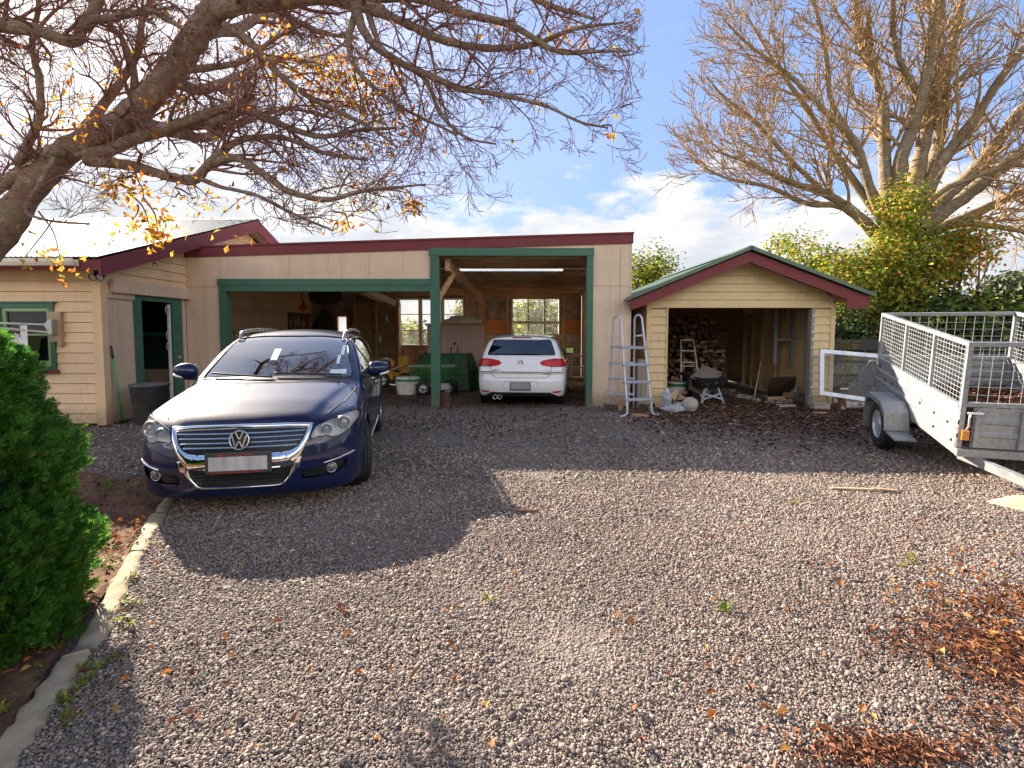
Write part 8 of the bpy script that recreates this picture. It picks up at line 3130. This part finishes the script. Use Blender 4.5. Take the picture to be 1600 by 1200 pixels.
rs = np.random.default_rng(21)
Yi = 13.3
leaf_plant('climbing_ivy', 'green and orange ivy wrapped round the base of the broad bare tree', 'ivy',
           [bpx(1408, 330, 13.5, 30, 46), bpx(1395, 400, Yi, 50, 46), bpx(1445, 412, Yi, 48, 40), bpx(1350, 435, Yi, 46, 40), bpx(1400, 455, Yi, 56, 36), bpx(1490, 385, 13.6, 34, 30)],
           11000, (0.075, 0.13), [(M_IVY, 0.87), (M_IVYO, 0.13)], rs, (tb_.x, Y0 - 0.6, 0), 8, cl=0.30, each=22)
leaf_plant('autumn_shrub', 'tall orange and yellow leaved shrub to the right of the ivy clad trunk', 'shrub',
           [bpx(1515, 375, 13.4, 36, 34), bpx(1485, 418, 13.2, 36, 30), bpx(1540, 392, 13.6, 20, 22)], 2400, (0.075, 0.12), [(M_IVYO, 0.6), (M_IVY, 0.4)], rs, (at(1500, 500, 13.3).x, 13.3, 0), 5, cl=0.3)
leaf_plant('yellowing_shrub', 'yellow green shrub rising right behind the woodshed roof', 'shrub',
           [bpx(1258, 402, 14.5, 48, 34), bpx(1312, 436, 14.2, 52, 46), bpx(1225, 385, 15.0, 34, 22), bpx(1330, 480, 13.6, 55, 40), bpx(1300, 470, 13.2, 40, 60)], 8000, (0.075, 0.125), [(M_IVY, 0.90), (M_IVYO, 0.10)], rs, (at(1300, 500, 14.3).x, 14.3, 0), 7, cl=0.30, each=22)
leaf_plant('dark_shrub', 'low dark green shrub between the woodshed and the broad tree trunk', 'shrub',
           [bpx(1325, 515, 12.4, 40, 34), bpx(1320, 560, 12.4, 40, 40)], 2600, (0.09, 0.14), [(M_LEAFD, 1.0)], rs, (at(1325, 500, 12.4).x, 12.4, 0), 4, cl=0.22)
leaf_plant('fence_shrub', 'broad leafy green shrub behind the trailer cage and fence', 'shrub',
           [bpx(1465, 474, 13.0, 60, 22), bpx(1540, 484, 13.5, 60, 20), bpx(1430, 510, 12.6, 60, 34), bpx(1520, 520, 12.6, 80, 40), bpx(1610, 510, 12.8, 60, 40)], 6000, (0.12, 0.20), [(M_LEAFD, 0.65), (M_IVY, 0.35)], rs, (at(1490, 500, 13).x, 13.0, 0), 8, cl=0.28, each=20)
leaf_plant('round_shrub', 'rounded olive green shrub showing between the garage and woodshed roof', 'shrub',
           [bpx(1015, 425, 20.0, 42, 36), bpx(1000, 455, 20.0, 40, 50), bpx(1045, 450, 20.0, 32, 34)], 6500, (0.09, 0.15), [(M_IVY, 0.7), (M_LEAFD, 0.3)], rs, (at(1010, 500, 20).x, 20.0, 0), 6, cl=0.35)
M_PINE = leafy('pine_needles', [(0.0, (0.03, 0.045, 0.02)), (0.6, (0.07, 0.09, 0.035)), (1.0, (0.16, 0.16, 0.06))], 0.2)
for (px, py, Y, rx, ry, lab, nm) in ((1585, 450, 42, 46, 24, 'flat topped pine tree far off behind the trailer cage', 'pine_tree'), (1650, 455, 44, 50, 34, 'distant pine tree at the right edge beyond the shrubs', 'pine_tree')):
    leaf_plant(nm, lab, 'tree', [bpx(px, py, Y, rx, ry * 0.7), bpx(px - 22, py + 8, Y, rx * 0.6, ry * 0.5), bpx(px + 14, py - 8, Y, rx * 0.5, ry * 0.5), bpx(px, py + 26, Y, rx * 1.1, ry)], 4200, (0.3, 0.55), [(M_PINE, 1.0)], rs, (at(px, 500, Y).x, Y, 0), 6, cl=0.7)
# bushes beyond the back windows and a few trees across the lane behind the viewer (seen in reflections)
for (px, py, Y, rx, ry, lab) in ((645, 530, 24, 40, 26, 'pale bush seen through the left garage window'), (840, 500, 21, 44, 44, 'leafy bush outside the right garage window'), (800, 520, 25, 60, 30, 'low hedge beyond the garage windows'), (735, 500, 23, 26, 34, 'thin bush outside the middle of the garage back wall')):
    leaf_plant('garden_bush', lab, 'bush', [bpx(px, py, Y, rx, ry), bpx(px + 12, py + 18, Y, rx * 0.9, ry * 0.7)], 1600, (0.16, 0.28), [(M_IVY, 0.6), (M_LEAFD, 0.4)], rs, (at(px, 500, Y).x, Y, 0), 5, cl=0.4)
for i, (x, y, h, w) in enumerate(((-16, -17, 5.5, 5.0), (-8, -20, 4.5, 4.5), (0, -19, 5.2, 4.5), (8, -21, 5.0, 5.0), (16, -18, 6.0, 5.0), (24, -12, 6.0, 5.0))):
    leaf_plant('lane_tree', 'green tree across the lane behind the viewer', 'tree', [(np.array([x, y, h * 0.55]), np.array([w, w * 0.7, h * 0.5])), (np.array([x + 1.5, y, h * 0.35]), np.array([w, w * 0.7, h * 0.4]))], 1500, (0.5, 0.9), [(M_LEAFD, 0.7), (M_IVY, 0.3)], rs, (x, y, 0), 5, group='trees across the lane', cl=0.8, shell=0.3)

# ---- conifer in the foreground on the left
M_CON = leafy('conifer_sprays', [(0.0, (0.028, 0.10, 0.015)), (0.5, (0.050, 0.165, 0.02)), (0.85, (0.10, 0.25, 0.032)), (0.97, (0.17, 0.32, 0.04)), (1.0, (0.20, 0.12, 0.05))], 0.45, 0.5)
rs = np.random.default_rng(33)
CX, CY = -2.96, 2.30
zp = np.array([0.0, 0.15, 0.4, 0.65, 0.9, 1.13, 1.36, 1.56, 1.80, 2.1])
rp = np.array([0.74, 0.75, 0.74, 0.72, 0.69, 0.62, 0.52, 0.40, 0.24, 0.03])
con = thing('conifer_bush', 'dense bright green conifer bush beside the garden bed at the left edge', 'bush', (CX, CY, 0))
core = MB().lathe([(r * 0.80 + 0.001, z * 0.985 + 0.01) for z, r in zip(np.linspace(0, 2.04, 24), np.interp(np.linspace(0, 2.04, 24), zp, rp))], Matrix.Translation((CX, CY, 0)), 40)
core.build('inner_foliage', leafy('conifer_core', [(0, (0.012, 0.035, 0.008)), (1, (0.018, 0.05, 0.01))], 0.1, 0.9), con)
n = 19000
z = rs.uniform(0.03, 2.06, n * 2)
z = z[rs.uniform(0, 0.85, n * 2) < np.interp(z, zp, rp)][:n]
n = len(z)
a = rs.uniform(0, 2 * math.pi, n)
lump = 1 + 0.055 * np.sin(a * 9 + z * 7) + 0.055 * np.sin(z * 13 + a * 4) + 0.05 * np.sin(a * 21 - z * 17) + 0.03 * np.sin(a * 43 + z * 31)
rad = np.interp(z, zp, rp) * lump * (1 - 0.16 * rs.uniform(0, 1, n) ** 2)
ca, sa = np.cos(a), np.sin(a)
B = np.stack([CX + rad * ca, CY + rad * sa, z], 1)
D = np.stack([ca * 0.8, sa * 0.8, np.full(n, 0.75)], 1) + rs.normal(0, 0.22, (n, 3))
D /= np.linalg.norm(D, axis=1, keepdims=True)
T = np.cross(D, rs.normal(0, 1, (n, 3)))
T /= np.linalg.norm(T, axis=1, keepdims=True)
Ln = rs.uniform(0.05, 0.095, n)
Vs, Fs = [], []
nf = 0
for (off, ang, l) in ((0.0, 0.0, 1.0), (0.15, 0.55, 0.68), (0.15, -0.55, 0.68), (0.42, 0.6, 0.5), (0.42, -0.6, 0.5), (0.65, 0.5, 0.35), (0.65, -0.5, 0.35)):
    b = B + D * (Ln * off)[:, None]
    d = D * math.cos(ang) + T * math.sin(ang)
    w = np.cross(d, np.cross(D, T))
    w /= np.linalg.norm(w, axis=1, keepdims=True)
    ww = (0.0052 * (0.8 + 0.4 * rs.uniform(0, 1, n)))[:, None]
    e = b + d * (Ln * l)[:, None]
    m_ = b + d * (Ln * l * 0.55)[:, None]
    Vs.append(np.stack([b, m_ + w * ww, e, m_ - w * ww], 1).reshape(-1, 3))
    Fs.append(np.arange(n)[:, None] * 4 + np.array([[0, 1, 2, 3]]) + nf)
    nf += 4 * n
np_mesh('foliage', np.concatenate(Vs), np.concatenate(Fs), M_CON, con)
V, F = tubes_np([spline([(CX, CY, -0.05), (CX + 0.02, CY, 0.6), (CX, CY, 1.9)], [0.07, 0.05, 0.015])], 10)
np_mesh('trunk', V, F, M_STEM, con, smooth=True)

# ------------------------------------------------------------------ litter on the ground
rs = np.random.default_rng(44)
M_FALL = leafy('fallen_leaves', [(0.0, (0.10, 0.035, 0.018)), (0.45, (0.26, 0.09, 0.03)), (0.8, (0.42, 0.18, 0.05)), (1.0, (0.50, 0.32, 0.09))], 0.25, 0.7)
P = []
for _ in range(190):
    px, py = rs.uniform(60, 1600), rs.uniform(745, 1195)
    P.append(gnd(px, py)[:])
for _ in range(260):                      # drift along the edging and under the conifer
    t = rs.uniform(0, 1)
    q = KERB_A + (KERB_B - KERB_A) * t + KNRM * (-0.08 - abs(rs.normal(0.05, 0.22)))
    P.append((q.x, q.y, 0.03))
for (cx, cy, sx_, sy_, n) in ((1560, 950, 50, 28, 60), (1500, 900, 60, 30, 40), (1590, 1000, 40, 25, 50), (1440, 930, 70, 40, 40)):
    for _ in range(n):
        P.append(gnd(cx + rs.normal(0, sx_), cy + rs.normal(0, sy_))[:])
for _ in range(70):
    P.append(gnd(1540 + rs.normal(0, 70), 985 + rs.normal(0, 45))[:])
P = np.array(P)
P[:, 2] += 0.022 + rs.uniform(0, 0.012, len(P))
tag(leaf_cards(P, np.r_[rs.uniform(0.022, 0.055, len(P) - 70), rs.uniform(0.035, 0.06, 70)], 'fallen_leaves', M_FALL, 1.0, aspect=0.6, fold=0.5), 'orange fallen leaves scattered over gravel and garden bed', 'leaves', kind='stuff')
# red brown bark mulch drifting in from the right
P = []
for (cx, cy, sx_, sy_, n) in ((1540, 1015, 75, 12, 1300), (1600, 1055, 60, 16, 900), (1400, 1182, 70, 10, 800), (1480, 990, 60, 10, 350), (1590, 935, 40, 12, 380), (1530, 960, 40, 10, 260), (1330, 1175, 60, 18, 250), (1560, 1120, 50, 30, 300)):
    for _ in range(n):
        q = gnd(cx + rs.normal(0, sx_), cy + rs.normal(0, sy_) + 0.12 * rs.normal(0, sx_))
        P.append(q[:])
P = np.array(P)
P[:, 2] += 0.016 + rs.uniform(0, 0.014, len(P))
M_MULCH = leafy('bark_mulch', [(0.0, (0.06, 0.024, 0.014)), (0.5, (0.17, 0.062, 0.03)), (1.0, (0.32, 0.14, 0.065))], 0.0, 0.85)
tag(leaf_cards(P, 0.012 + 0.04 * rs.uniform(0, 1, len(P)) ** 2, 'bark_mulch', M_MULCH, 0.7, aspect=0.35, fold=0.4), 'red brown bark mulch strewn over the gravel at right', 'mulch', kind='stuff')
# dark leaf and chip litter by the woodshed and trailer
P = []
for _ in range(9000):
    x, y = rs.normal(5.2, 1.9), rs.normal(9.0, 1.15)
    if y > 6.2 and y < 13 and x > 2.0 and x < 9 and not (y > YS - 0.02 and (x < OX0 or x > OX1)):
        P.append((x, y, 0.012 + rs.uniform(0, 0.02)))
for _ in range(2600):
    x, y = rs.uniform(-3.2, 2.1), 10.0 + abs(rs.normal(0, 2.0))
    if y < 16 and rs.uniform() < 0.5:
        P.append((x, y, 0.012 + rs.uniform(0, 0.015)))
for _ in range(900):
    x, y = rs.normal(-0.2, 1.9), rs.normal(8.6, 0.9)
    P.append((x, y, 0.014))
P = np.array(P)
M_DLIT = leafy('dark_litter', [(0.0, (0.03, 0.013, 0.009)), (0.5, (0.085, 0.036, 0.02)), (0.85, (0.17, 0.075, 0.04)), (1.0, (0.33, 0.19, 0.10))], 0.1, 0.85)
tag(leaf_cards(P, rs.uniform(0.03, 0.075, len(P)), 'leaf_litter', M_DLIT, 1.0, aspect=0.55, fold=0.5), 'dark brown leaf litter over the ground by the woodshed', 'leaves', kind='stuff')
P = []
for _ in range(700):
    x, y = rs.normal(5.0, 1.3), rs.normal(8.3, 0.9)
    if 5.9 < y < 10.1:
        P.append((x, y, 0.022))
P = np.array(P)
M_CHIP = leafy('wood_splinters', [(0.0, (0.20, 0.12, 0.07)), (0.6, (0.36, 0.26, 0.17)), (1.0, (0.52, 0.42, 0.30))], 0.0, 0.85)
tag(leaf_cards(P, rs.uniform(0.05, 0.26, len(P)), 'wood_splinters', M_CHIP, 2.0, aspect=0.12, fold=0.3), 'pale wood splinters and bark strips strewn before the woodshed', 'splinters', kind='stuff')
# sawdust heap at the right edge
q = gnd(1632, 790)
vs, fs = [], []
for i in range(15):
    for j in range(36):
        r = i / 14
        a = 2 * math.pi * j / 36
        vs.append((q.x + 0.42 * r * math.cos(a) * (1 + 0.12 * math.sin(3 * a)), q.y + 0.22 * r * math.sin(a), 0.075 * (1 - r * r) * (1 + 0.1 * math.sin(5 * a + i)) + 0.012 * (1 - r) * random.random()))
for i in range(14):
    for j in range(36):
        fs.append((i * 36 + j, i * 36 + (j + 1) % 36, (i + 1) * 36 + (j + 1) % 36, (i + 1) * 36 + j))
o = MB().add(vs, fs, True).build('sawdust_heap', simple('sawdust', (0.62, 0.46, 0.25), 0.95, var=0.2, scale=40, bmp=0.6, bscale=120))
tag(o, 'small pale yellow sawdust heap on gravel at the right edge', 'sawdust')
# grass and weeds along the edging
def tuft_points(rs, n):
    out = []
    for _ in range(n):
        t = rs.uniform(0.1, 1.0)
        q = KERB_A + (KERB_B - KERB_A) * t + KNRM * rs.choice([rs.normal(-0.12, 0.05), rs.normal(0.13, 0.07)])
        out.append((q.x, q.y))
    for (px, py, s, k) in ((135, 860, 14, 5), (130, 855, 10, 4), (165, 765, 22, 18), (190, 770, 14, 10), (60, 985, 25, 5), (1420, 885, 14, 5), (1130, 955, 10, 2), (760, 935, 8, 1), (1240, 790, 8, 2)):
        for _ in range(k):
            g = gnd(px + rs.normal(0, s), py + rs.normal(0, s * 0.5))
            out.append((g.x, g.y))
    return out


Vb, Fb = [], []
for (x, y) in tuft_points(rs, 46):
    for b in range(rs.integers(5, 14)):
        a = rs.uniform(0, 6.28)
        l = rs.uniform(0.025, 0.075)
        d = np.array([math.cos(a), math.sin(a), rs.uniform(0.3, 1.3)])
        d /= np.linalg.norm(d)
        s_ = np.array([-math.sin(a), math.cos(a), 0]) * 0.0035
        b0 = np.array([x + rs.normal(0, 0.012), y + rs.normal(0, 0.012), 0.015])
        m_ = b0 + d * l * 0.6
        e = b0 + d * l + np.array([0, 0, -0.2 * l])
        k = len(Vb)
        Vb += [b0 - s_, b0 + s_, m_ + s_ * 1.4, m_ - s_ * 1.4, e]
        Fb += [(k, k + 1, k + 2, k + 3), (k + 3, k + 2, k + 4, k + 4)]
Fq = [f for f in Fb if len(set(f)) == 4]
Ft = [f[:3] for f in Fb if len(set(f)) == 3]
me = bpy.data.meshes.new('grass')
me.from_pydata([tuple(v) for v in Vb], [], [tuple(f) for f in Fq + Ft])
o = link_mesh('grass', me, leafy('weed_blades', [(0.0, (0.10, 0.16, 0.02)), (0.6, (0.24, 0.27, 0.03)), (1.0, (0.42, 0.38, 0.05))], 0.5))
tag(o, 'yellow green grass tufts and weeds along the concrete edging', 'grass', kind='stuff')
# stones and leaf crumbs on the soil of the bed
n = 900
x = rs.uniform(-4.2, -1.6, n)
y = rs.uniform(1.6, 5.3, n)
ok = in_bed(x, y, -0.18)
P = np.stack([x[ok], y[ok], np.full(ok.sum(), 0.045)], 1)
tag(leaf_cards(P, rs.uniform(0.02, 0.05, len(P)), 'bed_litter', M_DLIT, 1.0, aspect=0.6, fold=0.5), 'dead leaf crumbs lying on the garden bed soil', 'leaves', kind='stuff')
